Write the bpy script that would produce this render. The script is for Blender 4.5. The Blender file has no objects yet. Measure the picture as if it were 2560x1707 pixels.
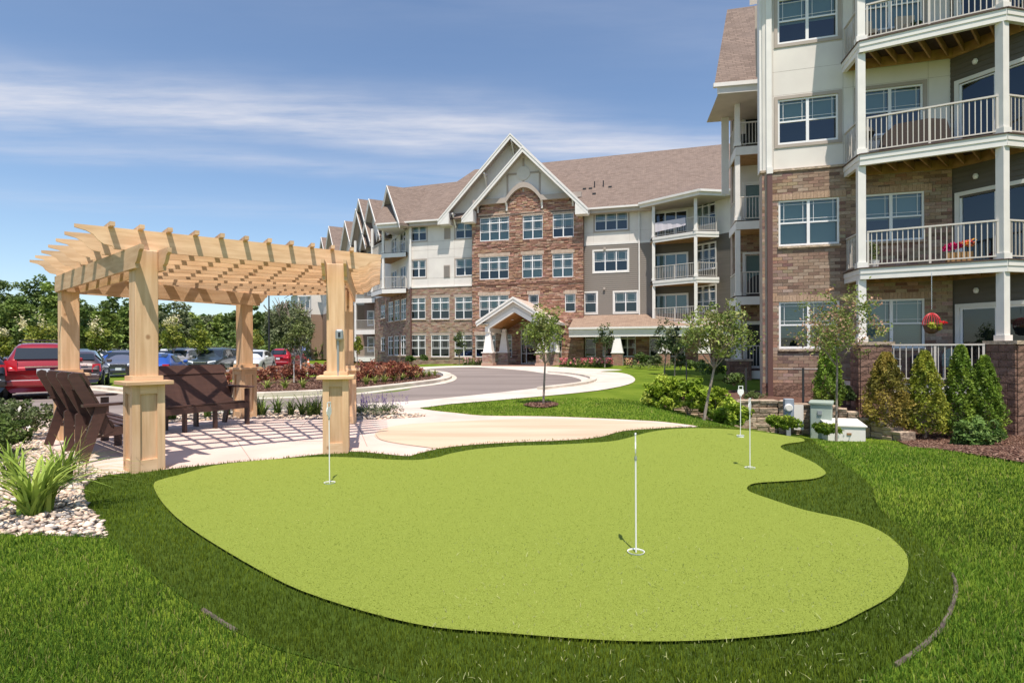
import bpy, bmesh, math, random
import numpy as np
from mathutils import Vector, Matrix
random.seed(7); RNG = np.random.default_rng(11)
SC = bpy.context.scene; COL = SC.collection
PI = math.pi

# ------------------------------------------------------------------ camera
FPX, ROLL, HOR, EYE = 1400.0, 0.004, 873.0, 1.37
cam_d = bpy.data.cameras.new('camera'); cam = bpy.data.objects.new('camera', cam_d); COL.objects.link(cam)
cam.location = (0, 0, EYE); cam.rotation_euler = (math.radians(90), ROLL, 0)
cam_d.sensor_width = 36; cam_d.lens = 36*FPX/2560; cam_d.shift_y = (HOR-853.5)/2560
cam_d.clip_start = 0.05; cam_d.clip_end = 3000
SC.camera = cam

# ------------------------------------------------------------------ sun, sky, exposure
SUNV = Vector((-0.06, 0.43, -1.0)).normalized()          # the way the light travels
elev = math.asin(-SUNV.z); to_sun = -SUNV
sun_d = bpy.data.lights.new('sun', 'SUN'); sun_d.energy = 4.6; sun_d.angle = math.radians(0.53); sun_d.color = (1.0, 0.91, 0.80)
sun = bpy.data.objects.new('sun', sun_d); COL.objects.link(sun)
sun.rotation_euler = SUNV.to_track_quat('-Z', 'Y').to_euler(); sun.location = (4, -10, 30)
world = bpy.data.worlds.new('World'); SC.world = world; world.use_nodes = True
def build_world():
    nt = world.node_tree; nt.nodes.clear(); N = nt.nodes.new; L = nt.links.new
    out = N('ShaderNodeOutputWorld'); bg = N('ShaderNodeBackground'); bg.inputs[1].default_value = 0.12
    sky = N('ShaderNodeTexSky'); sky.sky_type = 'NISHITA'; sky.sun_disc = False
    sky.sun_elevation = elev; sky.sun_rotation = math.atan2(to_sun.x, to_sun.y)
    sky.air_density = 1.0; sky.dust_density = 0.6; sky.ozone_density = 1.6
    tc = N('ShaderNodeTexCoord'); sep = N('ShaderNodeSeparateXYZ'); L(tc.outputs['Generated'], sep.inputs[0])
    def m(op, a, b=None, c=None, clamp=False):
        n = N('ShaderNodeMath'); n.operation = op; n.use_clamp = clamp
        for i, v in enumerate((a, b, c)):
            if v is None: continue
            if isinstance(v, (int, float)): n.inputs[i].default_value = v
            else: L(v, n.inputs[i])
        return n.outputs[0]
    z = m('MAXIMUM', sep.outputs[2], 0.03)
    px = m('DIVIDE', sep.outputs[0], z); py = m('DIVIDE', sep.outputs[1], z)
    comb = N('ShaderNodeCombineXYZ'); L(px, comb.inputs[0]); L(py, comb.inputs[1])
    def noise(scale, detail, vec, rough=0.55):
        n = N('ShaderNodeTexNoise'); n.inputs['Scale'].default_value = scale; n.inputs['Detail'].default_value = detail
        n.inputs['Roughness'].default_value = rough; L(vec, n.inputs['Vector']); return n.outputs[0]
    mp = N('ShaderNodeMapping'); mp.inputs['Rotation'].default_value = (0, 0, math.radians(-14)); mp.inputs['Scale'].default_value = (0.5, 2.2, 1)
    L(comb.outputs[0], mp.inputs[0])
    wisp = noise(1.9, 9, mp.outputs[0], 0.62); soft = noise(0.8, 4, comb.outputs[0])
    def band(c0, c1, c2, width, warp):
        # centre line y = c0 + c1 x + c2 x^2 on the cloud plane
        line = m('ADD', m('ADD', m('MULTIPLY', px, c1), c0), m('MULTIPLY', m('MULTIPLY', px, px), c2))
        d = m('SUBTRACT', py, line); d = m('ADD', d, m('MULTIPLY', m('SUBTRACT', soft, 0.5), warp))
        d = m('DIVIDE', d, width); return m('EXPONENT', m('MULTIPLY', m('MULTIPLY', d, d), -1.0))
    b1 = band(2.64, 0.28, 0.03, 0.30, 0.6); b2 = band(3.3, 0.22, 0.0, 0.18, 0.6); b3 = band(1.55, 0.25, 0, 0.3, 0.7); b4 = band(4.6, 0.3, 0, 0.35, 0.9)
    tot = m('ADD', m('MULTIPLY', b1, 1.0), m('MULTIPLY', b2, 0.42)); tot = m('ADD', tot, m('MULTIPLY', b3, 0.13)); tot = m('ADD', tot, m('MULTIPLY', b4, 0.16))
    w = N('ShaderNodeMapRange'); w.inputs[1].default_value = 0.22; w.inputs[2].default_value = 0.66; L(wisp, w.inputs[0])
    fac = m('MULTIPLY', tot, w.outputs[0], clamp=True); fac = m('MULTIPLY', fac, 0.92)
    up = N('ShaderNodeMapRange'); up.inputs[1].default_value = 0.02; up.inputs[2].default_value = 0.12; L(sep.outputs[2], up.inputs[0])
    fac = m('MULTIPLY', fac, up.outputs[0])
    tint = N('ShaderNodeMixRGB'); tint.blend_type = 'MULTIPLY'; tint.inputs[0].default_value = 1.0
    tint.inputs[2].default_value = (1.0, 1.04, 1.08, 1); L(sky.outputs[0], tint.inputs[1])
    mix = N('ShaderNodeMixRGB'); L(fac, mix.inputs[0]); L(tint.outputs[0], mix.inputs[1]); mix.inputs[2].default_value = (5.4, 5.4, 5.8, 1)
    L(mix.outputs[0], bg.inputs[0]); L(bg.outputs[0], out.inputs[0])
build_world()
SC.view_settings.view_transform = 'Standard'; SC.view_settings.look = 'None'; SC.view_settings.exposure = 0.35
SC.view_settings.gamma = 1.0; SC.view_settings.use_curve_mapping = False
SC.cycles.max_bounces = 7; SC.cycles.diffuse_bounces = 3; SC.cycles.transparent_max_bounces = 24; SC.cycles.use_denoising = True
SC.cycles.sample_clamp_indirect = 6

# ------------------------------------------------------------------ photogrammetry: a pixel of the 2560 px photograph -> a place
CR, SR = math.cos(ROLL), math.sin(ROLL)
def uv(x, y):
    dx, dy = x-1280, y-HOR
    return dx*CR-dy*SR, dx*SR+dy*CR
def sm(t): t = max(0.0, min(1.0, t)); return t*t*(3-2*t)
def T(X, D):                                              # the lie of the land
    s1 = sm((D-6.2)/7.6)*(1-sm((D-15.5)/7)); s2 = sm((X-2.6)/4.6)
    z = -0.88*s1*s2
    z += 0.13*sm((D-26)/14)*sm((X+14)/8)
    z -= 0.20*sm((D-13)/8)*sm((-X-7)/5)
    return z
def G(x, y):                                              # pixel -> point on the land
    u, v = uv(x, y); z = 0.0
    for _ in range(40):
        D = (EYE-z)*FPX/max(v, 3.0); z = 0.5*z+0.5*T(u*D/FPX, D)
    D = (EYE-z)*FPX/max(v, 3.0)
    return Vector((u*D/FPX, D, T(u*D/FPX, D)))
def P(x, y, D):
    u, v = uv(x, y); return Vector((u*D/FPX, D, EYE-v*D/FPX))

# ------------------------------------------------------------------ materials
MATS = {}
def mat(name, col=(0.5, 0.5, 0.5), rough=0.6, metal=0.0, noise=None, col2=None, bump=None, attr=False, spec=0.5, coat=0.0, emit=None, coords='Object', wave=None, translucent=0.0, ramp=(0.35, 0.65), jitter=0.0, knots=0.0):
    """noise=(scale, detail) mixes col->col2; bump=(scale, strength, distance); wave=(axis scale vector, strength) wood/metal grain; jitter = per object value shift"""
    if name in MATS: return MATS[name]
    m = bpy.data.materials.new(name); m.use_nodes = True; nt = m.node_tree; N = nt.nodes.new; L = nt.links.new
    b = nt.nodes['Principled BSDF']; b.inputs['Roughness'].default_value = rough; b.inputs['Metallic'].default_value = metal
    b.inputs['Specular IOR Level'].default_value = spec
    if coat: b.inputs['Coat Weight'].default_value = coat; b.inputs['Coat Roughness'].default_value = 0.05
    tc = N('ShaderNodeTexCoord'); vec = tc.outputs[coords if coords != 'World' else 'Object']
    if coords == 'World':
        g = N('ShaderNodeNewGeometry'); vec = g.outputs['Position']
    c = None
    if attr:
        a = N('ShaderNodeAttribute'); a.attribute_name = 'Col'; c = a.outputs['Color']
    if noise:
        n = N('ShaderNodeTexNoise'); n.inputs['Scale'].default_value = noise[0]; n.inputs['Detail'].default_value = noise[1]
        v = vec
        if len(noise) > 2:
            mp = N('ShaderNodeMapping'); mp.inputs['Scale'].default_value = noise[2]; L(vec, mp.inputs[0]); v = mp.outputs[0]
        L(v, n.inputs['Vector'])
        r = N('ShaderNodeMapRange'); r.inputs[1].default_value = ramp[0]; r.inputs[2].default_value = ramp[1]; L(n.outputs[0], r.inputs[0])
        mx = N('ShaderNodeMixRGB'); L(r.outputs[0], mx.inputs[0])
        if attr:
            mx.blend_type = 'MULTIPLY'; mx.inputs[0].default_value = 1.0
            mm = N('ShaderNodeMixRGB'); L(r.outputs[0], mm.inputs[0]); mm.inputs[1].default_value = (*col, 1); mm.inputs[2].default_value = (*col2, 1)
            for l in list(mx.inputs[0].links): nt.links.remove(l)
            L(c, mx.inputs[1]); L(mm.outputs[0], mx.inputs[2])
        else:
            mx.inputs[1].default_value = (*col, 1); mx.inputs[2].default_value = (*(col2 or col), 1)
        c = mx.outputs[0]
    if knots:
        vo = N('ShaderNodeTexVoronoi'); vo.inputs['Scale'].default_value = knots; mpk = N('ShaderNodeMapping'); mpk.inputs['Scale'].default_value = (1, 1, 0.8); oi0 = N('ShaderNodeObjectInfo'); va = N('ShaderNodeVectorMath'); va.operation = 'ADD'
        L(vec, mpk.inputs[0]); L(mpk.outputs[0], va.inputs[0]); cx = N('ShaderNodeCombineXYZ'); mu = N('ShaderNodeMath'); mu.operation = 'MULTIPLY'; mu.inputs[1].default_value = 37.0; L(oi0.outputs['Random'], mu.inputs[0]); L(mu.outputs[0], cx.inputs[0]); L(cx.outputs[0], va.inputs[1]); L(va.outputs[0], vo.inputs['Vector'])
        rk = N('ShaderNodeMapRange'); rk.inputs[1].default_value = 0.05; rk.inputs[2].default_value = 0.10; rk.inputs[3].default_value = 0.75; rk.inputs[4].default_value = 0.0; L(vo.outputs['Distance'], rk.inputs[0])
        mk = N('ShaderNodeMixRGB'); L(rk.outputs[0], mk.inputs[0]); L(c, mk.inputs[1]); mk.inputs[2].default_value = (0.26, 0.12, 0.05, 1); c = mk.outputs[0]
    if jitter:
        oi = N('ShaderNodeObjectInfo'); mr = N('ShaderNodeMapRange'); mr.inputs[3].default_value = 1-jitter; mr.inputs[4].default_value = 1+jitter
        L(oi.outputs['Random'], mr.inputs[0]); hs = N('ShaderNodeHueSaturation'); L(mr.outputs[0], hs.inputs['Value'])
        if c is not None: L(c, hs.inputs['Color'])
        else: hs.inputs['Color'].default_value = (*col, 1)
        c = hs.outputs[0]
    if c is not None: L(c, b.inputs['Base Color'])
    else: b.inputs['Base Color'].default_value = (*col, 1)
    if bump:
        n2 = N('ShaderNodeTexNoise'); n2.inputs['Scale'].default_value = bump[0]; n2.inputs['Detail'].default_value = 5
        v = vec
        if len(bump) > 3:
            mp = N('ShaderNodeMapping'); mp.inputs['Scale'].default_value = bump[3]; L(vec, mp.inputs[0]); v = mp.outputs[0]
        L(v, n2.inputs['Vector'])
        bp = N('ShaderNodeBump'); bp.inputs['Strength'].default_value = bump[1]; bp.inputs['Distance'].default_value = bump[2]
        L(n2.outputs[0], bp.inputs['Height']); L(bp.outputs[0], b.inputs['Normal'])
    if translucent:
        tr = N('ShaderNodeBsdfTranslucent'); ms = N('ShaderNodeMixShader'); ms.inputs[0].default_value = translucent
        if c is not None: L(c, tr.inputs[0])
        else: tr.inputs[0].default_value = (*col, 1)
        o = nt.nodes['Material Output']; L(b.outputs[0], ms.inputs[1]); L(tr.outputs[0], ms.inputs[2]); L(ms.outputs[0], o.inputs[0])
    MATS[name] = m; return m
def shingle_mat(name, c1, c2, c3, wave_scale=5.0):
    m = bpy.data.materials.new(name); m.use_nodes = True; nt = m.node_tree; N = nt.nodes.new; L = nt.links.new; b = nt.nodes['Principled BSDF']
    b.inputs['Roughness'].default_value = 0.95; b.inputs['Specular IOR Level'].default_value = 0.15
    uvn = N('ShaderNodeUVMap')
    br = N('ShaderNodeTexBrick'); br.inputs['Scale'].default_value = 1.0; br.inputs['Brick Width'].default_value = 0.33; br.inputs['Row Height'].default_value = 0.14
    br.inputs['Mortar Size'].default_value = 0.012; br.inputs['Bias'].default_value = 0.0; br.offset = 0.37
    br.inputs['Color1'].default_value = (*c1, 1); br.inputs['Color2'].default_value = (*c2, 1); br.inputs['Mortar'].default_value = (*[v*0.55 for v in c3], 1)
    L(uvn.outputs[0], br.inputs['Vector'])
    n = N('ShaderNodeTexNoise'); n.inputs['Scale'].default_value = 1.3; n.inputs['Detail'].default_value = 8; L(uvn.outputs[0], n.inputs['Vector'])
    mx = N('ShaderNodeMixRGB'); mx.blend_type = 'MIX'; r = N('ShaderNodeMapRange'); r.inputs[1].default_value = 0.4; r.inputs[2].default_value = 0.62; r.inputs[4].default_value = 0.5
    L(n.outputs[0], r.inputs[0]); L(r.outputs[0], mx.inputs[0]); L(br.outputs[0], mx.inputs[1]); mx.inputs[2].default_value = (*c3, 1)
    L(mx.outputs[0], b.inputs['Base Color'])
    bp = N('ShaderNodeBump'); bp.inputs['Strength'].default_value = 0.5; bp.inputs['Distance'].default_value = 0.01; L(br.outputs['Fac'], bp.inputs['Height']); bp.invert = True
    L(bp.outputs[0], b.inputs['Normal']); MATS[name] = m; return m
def glass_mat(name, tint, refl=0.25):
    m = bpy.data.materials.new(name); m.use_nodes = True; nt = m.node_tree; nt.nodes.clear(); N = nt.nodes.new; L = nt.links.new
    o = N('ShaderNodeOutputMaterial'); t = N('ShaderNodeBsdfTransparent'); t.inputs[0].default_value = (*tint, 1)
    g = N('ShaderNodeBsdfGlossy'); g.inputs['Roughness'].default_value = 0.015; g.inputs[0].default_value = (0.85, 0.92, 1.0, 1)
    f = N('ShaderNodeLayerWeight'); f.inputs[0].default_value = 0.22
    mr = N('ShaderNodeMapRange'); mr.inputs[3].default_value = refl*0.45; mr.inputs[4].default_value = 0.75; L(f.outputs['Fresnel'], mr.inputs[0])
    n = N('ShaderNodeTexNoise'); n.inputs['Scale'].default_value = 1.4; bp = N('ShaderNodeBump'); bp.inputs['Strength'].default_value = 0.05; bp.inputs['Distance'].default_value = 0.05
    tc = N('ShaderNodeTexCoord'); L(tc.outputs['Object'], n.inputs['Vector']); L(n.outputs[0], bp.inputs['Height']); L(bp.outputs[0], g.inputs['Normal'])
    ms = N('ShaderNodeMixShader'); L(mr.outputs[0], ms.inputs[0]); L(t.outputs[0], ms.inputs[1]); L(g.outputs[0], ms.inputs[2]); L(ms.outputs[0], o.inputs[0])
    MATS[name] = m; return m

# ------------------------------------------------------------------ mesh helpers
class Fr:
    """a wall's own axes: s along the wall, o out of it (towards the lawn), z up"""
    def __init__(s_, x=0.0, y=0.0, ang=0.0, z=0.0):
        s_.x, s_.y, s_.z0 = x, y, z; a = math.radians(ang); s_.d = (math.cos(a), math.sin(a)); s_.n = (math.sin(a), -math.cos(a)); s_.ang = a
    def pt(s_, s, o, z): return (s_.x+s_.d[0]*s+s_.n[0]*o, s_.y+s_.d[1]*s+s_.n[1]*o, s_.z0+z)
    def s_at(s_, px, o=0.0, py=HOR):
        k = uv(px, py)[0]/FPX; x0, y0 = s_.x+s_.n[0]*o, s_.y+s_.n[1]*o
        return (k*y0-x0)/(s_.d[0]-k*s_.d[1])
    def z_at(s_, px, py, o=0.0):
        s = s_.s_at(px, o, py); D = s_.pt(s, o, 0)[1]; return EYE-uv(px, py)[1]*D/FPX
W0 = Fr()
class MB:
    def __init__(s): s.v = []; s.f = []; s.c = []; s.uv = []
    def quad(s, a, b, c, d, col=None):
        i = len(s.v); s.v += [a, b, c, d]; s.f.append((i, i+1, i+2, i+3)); s.c.append(col); return s
    def poly(s, pts, col=None):
        i = len(s.v); s.v += list(pts); s.f.append(tuple(range(i, i+len(pts)))); s.c.append(col); return s
    def hexa(s, p, col=None):                             # p: 8 points, bottom ring 0-3, top ring 4-7
        i = len(s.v); s.v += list(p)
        for q in ((0, 3, 2, 1), (4, 5, 6, 7), (0, 1, 5, 4), (1, 2, 6, 5), (2, 3, 7, 6), (3, 0, 4, 7)): s.f.append(tuple(i+k for k in q)); s.c.append(col)
        return s
    def box(s, F, s0, s1, o0, o1, z0, z1, col=None):
        F = F or W0; q = [(s0, o0), (s1, o0), (s1, o1), (s0, o1)]
        return s.hexa([F.pt(a, b, z0) for a, b in q]+[F.pt(a, b, z1) for a, b in q], col)
    def cbox(s, x, y, z, dx, dy, dz, rz=0.0, col=None):    # centred box turned about z
        c, k = math.cos(rz), math.sin(rz); q = [(-dx/2, -dy/2), (dx/2, -dy/2), (dx/2, dy/2), (-dx/2, dy/2)]
        r = [(x+a*c-b*k, y+a*k+b*c) for a, b in q]
        return s.hexa([(a, b, z-dz/2) for a, b in r]+[(a, b, z+dz/2) for a, b in r], col)
    def beam(s, p0, p1, w, h, col=None):                   # board from p0 to p1 (centres), width w across, height h
        p0, p1 = Vector(p0), Vector(p1); d = (p1-p0).normalized(); up = Vector((0, 0, 1))
        if abs(d.z) > 0.95: up = Vector((0, 1, 0))
        a = d.cross(up).normalized(); b = a.cross(d).normalized(); r = []
        for p in (p0, p1):
            for sa, sb in ((-1, -1), (1, -1), (1, 1), (-1, 1)): r.append(tuple(p+a*w/2*sa+b*h/2*sb))
        return s.hexa(r, col)
    def tube(s, p0, p1, r0, r1=None, n=8, col=None, cap=True):
        r1 = r0 if r1 is None else r1; p0, p1 = Vector(p0), Vector(p1); d = (p1-p0).normalized()
        up = Vector((0, 0, 1)) if abs(d.z) < 0.95 else Vector((0, 1, 0)); a = d.cross(up).normalized(); b = a.cross(d); i = len(s.v)
        for p, r in ((p0, r0), (p1, r1)):
            for k in range(n): t = 2*PI*k/n; s.v.append(tuple(p+(a*math.cos(t)+b*math.sin(t))*r))
        for k in range(n): s.f.append((i+k, i+(k+1) % n, i+n+(k+1) % n, i+n+k)); s.c.append(col)
        if cap: s.f.append(tuple(i+k for k in reversed(range(n)))); s.c.append(col); s.f.append(tuple(i+n+k for k in range(n))); s.c.append(col)
        return s
    def lathe(s, x, y, prof, n=16, col=None):
        i = len(s.v)
        for r, z in prof:
            for k in range(n): t = 2*PI*k/n; s.v.append((x+r*math.cos(t), y+r*math.sin(t), z))
        for j in range(len(prof)-1):
            for k in range(n): s.f.append((i+j*n+k, i+j*n+(k+1) % n, i+(j+1)*n+(k+1) % n, i+(j+1)*n+k)); s.c.append(col)
        s.f.append(tuple(i+(len(prof)-1)*n+k for k in range(n))); s.c.append(col); return s
    def prism(s, pts, h0, h1, plane=None, col=None):       # pts 2D outline; plane maps (a,b,h)->xyz
        plane = plane or (lambda a, b, h: (a, b, h)); n = len(pts); i = len(s.v)
        s.v += [plane(a, b, h0) for a, b in pts]+[plane(a, b, h1) for a, b in pts]
        s.f.append(tuple(i+k for k in reversed(range(n)))); s.c.append(col); s.f.append(tuple(i+n+k for k in range(n))); s.c.append(col)
        for k in range(n): s.f.append((i+k, i+(k+1) % n, i+n+(k+1) % n, i+n+k)); s.c.append(col)
        return s
    def mesh(s, name, off=(0, 0, 0), smooth=False):
        me = bpy.data.meshes.new(name); me.from_pydata([(a-off[0], b-off[1], c-off[2]) for a, b, c in s.v], [], s.f)
        if any(c is not None for c in s.c):
            ca = me.color_attributes.new('Col', 'FLOAT_COLOR', 'CORNER'); k = 0
            data = np.ones((len(me.loops), 4), dtype=np.float32)
            for f, c in zip(s.f, s.c):
                data[k:k+len(f), :3] = c if c is not None else (0.5, 0.5, 0.5); k += len(f)
            ca.data.foreach_set('color', data.ravel())
        if smooth: me.polygons.foreach_set('use_smooth', [True]*len(me.polygons))
        me.update(); return me
    def build(s, name, m, parent=None, smooth=False, label=None, bevel=0.0, kind=None):
        off = wloc(parent) if parent else Vector((0, 0, 0)); me = s.mesh(name, off, smooth)
        o = bpy.data.objects.new(name, me); COL.objects.link(o); me.materials.append(m)
        if parent: o.parent = parent
        if label: o['label'] = label
        if kind: o['kind'] = kind
        if bevel:
            bv = o.modifiers.new('edge', 'BEVEL'); bv.width = bevel; bv.segments = 1; bv.limit_method = 'ANGLE'
        return o
def wloc(o):
    v = Vector((0, 0, 0))
    while o: v += o.location; o = o.parent
    return v
def tag(o, label, cat, group=None, kind=None):
    if label: o['label'] = label
    if cat: o['category'] = cat
    if group: o['group'] = group
    if kind: o['kind'] = kind
    return o
def empty(name, loc, label, cat, group=None, rz=0.0):
    o = bpy.data.objects.new(name, None); COL.objects.link(o); o.location = loc; o.empty_display_size = 0.2; o.rotation_euler = (0, 0, rz)
    return tag(o, label, cat, group)
def struct(o, label=None): o['kind'] = 'structure'; return o
def inst(name, me, parent, loc, rz=0.0, m=None, scale=None):
    o = bpy.data.objects.new(name, me); COL.objects.link(o); o.location = loc; o.rotation_euler = (0, 0, rz)
    if parent: o.parent = parent
    if scale: o.scale = scale
    if m: o.material_slots[0].link = 'OBJECT'; o.material_slots[0].material = m
    return o
def copy_tree(o, parent=None):
    c = o.copy(); COL.objects.link(c); c.parent = parent
    for ch in o.children: copy_tree(ch, c)
    return c
def relabel(o, label, group=None):
    o['label'] = label
    if group: o['group'] = group
    return o
def np_mesh(name, V, Fc, m, parent=None, colors=None, kind=None, smooth=False):
    """V (n,3), Fc (k,m) same-size faces, colors per face (k,3)"""
    off = np.array(wloc(parent)) if parent else np.zeros(3)
    me = bpy.data.meshes.new(name); n, k = len(V), Fc.shape[1]
    me.vertices.add(n); me.vertices.foreach_set('co', (V-off).astype(np.float32).ravel())
    me.loops.add(Fc.size); me.loops.foreach_set('vertex_index', Fc.astype(np.int32).ravel())
    me.polygons.add(len(Fc)); me.polygons.foreach_set('loop_start', np.arange(0, Fc.size, k, dtype=np.int32)); me.polygons.foreach_set('loop_total', np.full(len(Fc), k, dtype=np.int32))
    if smooth: me.polygons.foreach_set('use_smooth', np.ones(len(Fc), dtype=bool))
    me.update(calc_edges=True)
    if colors is not None:
        ca = me.color_attributes.new('Col', 'FLOAT_COLOR', 'CORNER')
        c4 = np.ones((len(Fc), k, 4), dtype=np.float32); c4[:, :, :3] = colors[:, None, :] if colors.ndim == 2 else colors
        ca.data.foreach_set('color', c4.ravel())
    me.materials.append(m); o = bpy.data.objects.new(name, me); COL.objects.link(o)
    if parent: o.parent = parent
    if kind: o['kind'] = kind
    return o
def uv_planar(o, axis_s, axis_t):
    """UV in metres along two world directions"""
    me = o.data; ul = me.uv_layers.new(name='UVMap'); a, b = Vector(axis_s), Vector(axis_t)
    for l in me.loops:
        c = me.vertices[l.vertex_index].co; ul.data[l.index].uv = (c.dot(a), c.dot(b))
# ------------------------------------------------------------------ plane outlines
def catmull(pts, k=4, closed=True):
    n = len(pts); out = []
    for i in range(n if closed else n-1):
        p0, p1, p2, p3 = (pts[(i-1) % n], pts[i], pts[(i+1) % n], pts[(i+2) % n]) if closed else (pts[max(i-1, 0)], pts[i], pts[i+1], pts[min(i+2, n-1)])
        for j in range(k):
            t = j/k; out.append(tuple(0.5*((2*p1[a])+(-p0[a]+p2[a])*t+(2*p0[a]-5*p1[a]+4*p2[a]-p3[a])*t*t+(-p0[a]+3*p1[a]-3*p2[a]+p3[a])*t**3) for a in (0, 1)))
    if not closed: out.append(tuple(pts[-1]))
    return out
def ground_poly(px, k=4, smooth=True):
    q = catmull(px, k) if smooth else px
    return [(g.x, g.y) for g in (G(a, b) for a, b in q)]
def inside(poly, X, Y):
    poly = np.asarray(poly); r = np.zeros(len(X), bool); x1, y1 = poly[:, 0], poly[:, 1]; x2, y2 = np.roll(x1, -1), np.roll(y1, -1)
    for a, b, c, d in zip(x1, y1, x2, y2):
        if b == d: continue
        hit = ((b > Y) != (d > Y)) & (X < (c-a)*(Y-b)/(d-b)+a); r ^= hit
    return r
Tv = np.vectorize(T)
def sheet(name, poly, m, lift, step=1.0, kind='structure', thick=0.0, region=None, zf=None):
    """a polygon laid on the land, cut into a grid so it follows the slope"""
    zf = zf or T
    from mathutils.geometry import delaunay_2d_cdt
    cv, ce, cf, _, _, _ = delaunay_2d_cdt([Vector(p) for p in poly], [], [list(range(len(poly)))], 1, 1e-4)
    bm = bmesh.new(); vs = [bm.verts.new((v.x, v.y, 0)) for v in cv]
    for t in cf: bm.faces.new([vs[i] for i in t])
    xs = [p[0] for p in poly]; ys = [p[1] for p in poly]
    def cuts(lo, hi, ax):
        g = math.ceil(lo/step)*step
        while g < hi:
            bmesh.ops.bisect_plane(bm, geom=bm.verts[:]+bm.edges[:]+bm.faces[:], plane_co=(g, 0, 0) if ax == 0 else (0, g, 0), plane_no=(1, 0, 0) if ax == 0 else (0, 1, 0), dist=1e-5); g += step
    x0, x1 = max(min(xs), -40), min(max(xs), 45); y0, y1 = max(min(ys), 1), min(max(ys), 60)
    cuts(x0, x1, 0); cuts(y0, y1, 1)
    for v in bm.verts: v.co.z = zf(v.co.x, v.co.y)+lift
    if thick:
        r = bmesh.ops.extrude_face_region(bm, geom=bm.faces[:])
        for v in [g for g in r['geom'] if isinstance(g, bmesh.types.BMVert)]: v.co.z -= thick
    bmesh.ops.recalc_face_normals(bm, faces=bm.faces[:])
    me = bpy.data.meshes.new(name); bm.to_mesh(me); bm.free(); o = bpy.data.objects.new(name, me); COL.objects.link(o); me.materials.append(m)
    if kind: o['kind'] = kind
    return o
# ------------------------------------------------------------------ material library
lawn_m = mat('lawn soil and thatch', (0.095, 0.155, 0.012), 0.95, noise=(0.9, 8), col2=(0.16, 0.22, 0.022), coords='World', bump=(60, 0.8, 0.02), spec=0.1)
blade_m = mat('grass blade', (0.75, 0.8, 0.75), 0.75, attr=True, noise=(0.55, 3), col2=(1.25, 1.12, 1.1), coords='World', spec=0.25, translucent=0.25)
turf_m = mat('putting turf', (0.29, 0.35, 0.065), 0.9, noise=(170, 3), col2=(0.20, 0.25, 0.035), coords='World', bump=(260, 0.9, 0.008), spec=0.12)
fringe_m = mat('fringe turf backing', (0.05, 0.085, 0.01), 0.95, noise=(14, 5), col2=(0.08, 0.125, 0.018), coords='World', bump=(120, 0.9, 0.02), spec=0.1)
conc_pink = mat('pink tinted concrete', (0.70, 0.55, 0.485), 0.85, noise=(1.2, 9), col2=(0.60, 0.46, 0.40), coords='World', bump=(120, 0.25, 0.003), spec=0.25)
conc_tan = mat('tan tinted concrete', (0.66, 0.50, 0.37), 0.85, noise=(0.8, 9, (0.4, 2.2, 1)), col2=(0.54, 0.39, 0.275), coords='World', bump=(90, 0.3, 0.004), spec=0.25)
conc_m = mat('light concrete', (0.68, 0.60, 0.53), 0.85, noise=(0.9, 9), col2=(0.55, 0.48, 0.42), coords='World', bump=(100, 0.3, 0.003), spec=0.25)
kerb_m = mat('kerb concrete', (0.72, 0.64, 0.55), 0.85, noise=(1.5, 8), col2=(0.5, 0.44, 0.36), coords='World', bump=(80, 0.3, 0.004), spec=0.25)
asphalt_m = mat('worn asphalt', (0.27, 0.225, 0.205), 0.92, noise=(0.35, 9, (0.5, 1.6, 1)), col2=(0.20, 0.165, 0.15), coords='World', bump=(160, 0.5, 0.004), spec=0.2)
mulch_m = mat('shredded bark mulch', (0.11, 0.055, 0.04), 0.95, noise=(9, 8), col2=(0.20, 0.115, 0.085), coords='World', bump=(45, 1.0, 0.04), spec=0.1)
joint_m = mat('dark control joint line', (0.30, 0.22, 0.18), 0.9)  # dark brown for the saw-cut joints and the pad edge
rock_m = mat('river rock', (0.9, 0.9, 0.9), 0.75, attr=True, noise=(18, 4), col2=(1.15, 1.1, 1.05), coords='World', spec=0.3)
white_m = mat('white painted trim', (0.80, 0.765, 0.72), 0.55, noise=(3, 4), col2=(0.74, 0.71, 0.67), coords='World')
frame_m = mat('white vinyl window frame', (0.82, 0.81, 0.81), 0.4)
panel_m = mat('cream fibre cement panel', (0.76, 0.715, 0.66), 0.75, noise=(1.1, 6), col2=(0.69, 0.645, 0.60), coords='World', bump=(25, 0.12, 0.004), spec=0.25)
greige_m = mat('taupe trim', (0.44, 0.375, 0.325), 0.7, noise=(2, 4), col2=(0.40, 0.34, 0.295), coords='World')
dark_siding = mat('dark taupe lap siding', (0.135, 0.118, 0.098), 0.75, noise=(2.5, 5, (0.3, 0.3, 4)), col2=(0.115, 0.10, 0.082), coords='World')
soffit_m = mat('soffit board', (0.52, 0.45, 0.385), 0.8, noise=(2, 3), col2=(0.47, 0.41, 0.35), coords='World')
cedar = mat('cedar timber', (0.70, 0.47, 0.29), 0.7, noise=(2.2, 7, (9, 9, 0.8)), col2=(0.57, 0.355, 0.20), bump=(22, 0.25, 0.003), spec=0.25, jitter=0.18, knots=3.2)
cedar_h = mat('cedar board grain', (0.72, 0.49, 0.305), 0.7, noise=(2.4, 7, (1.2, 1.2, 8)), col2=(0.58, 0.365, 0.21), bump=(24, 0.25, 0.003, (1, 1, 6)), spec=0.25, jitter=0.18, knots=2.6)
joist_m = mat('pressure treated joist', (0.42, 0.24, 0.10), 0.8, noise=(5, 5), col2=(0.30, 0.165, 0.065), coords='World', jitter=0.12)
deckb_m = mat('dark deck board', (0.10, 0.062, 0.048), 0.75, noise=(6, 4), col2=(0.07, 0.045, 0.035), coords='World')
rail_m = mat('almond metal rail', (0.60, 0.55, 0.49), 0.45)
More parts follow.
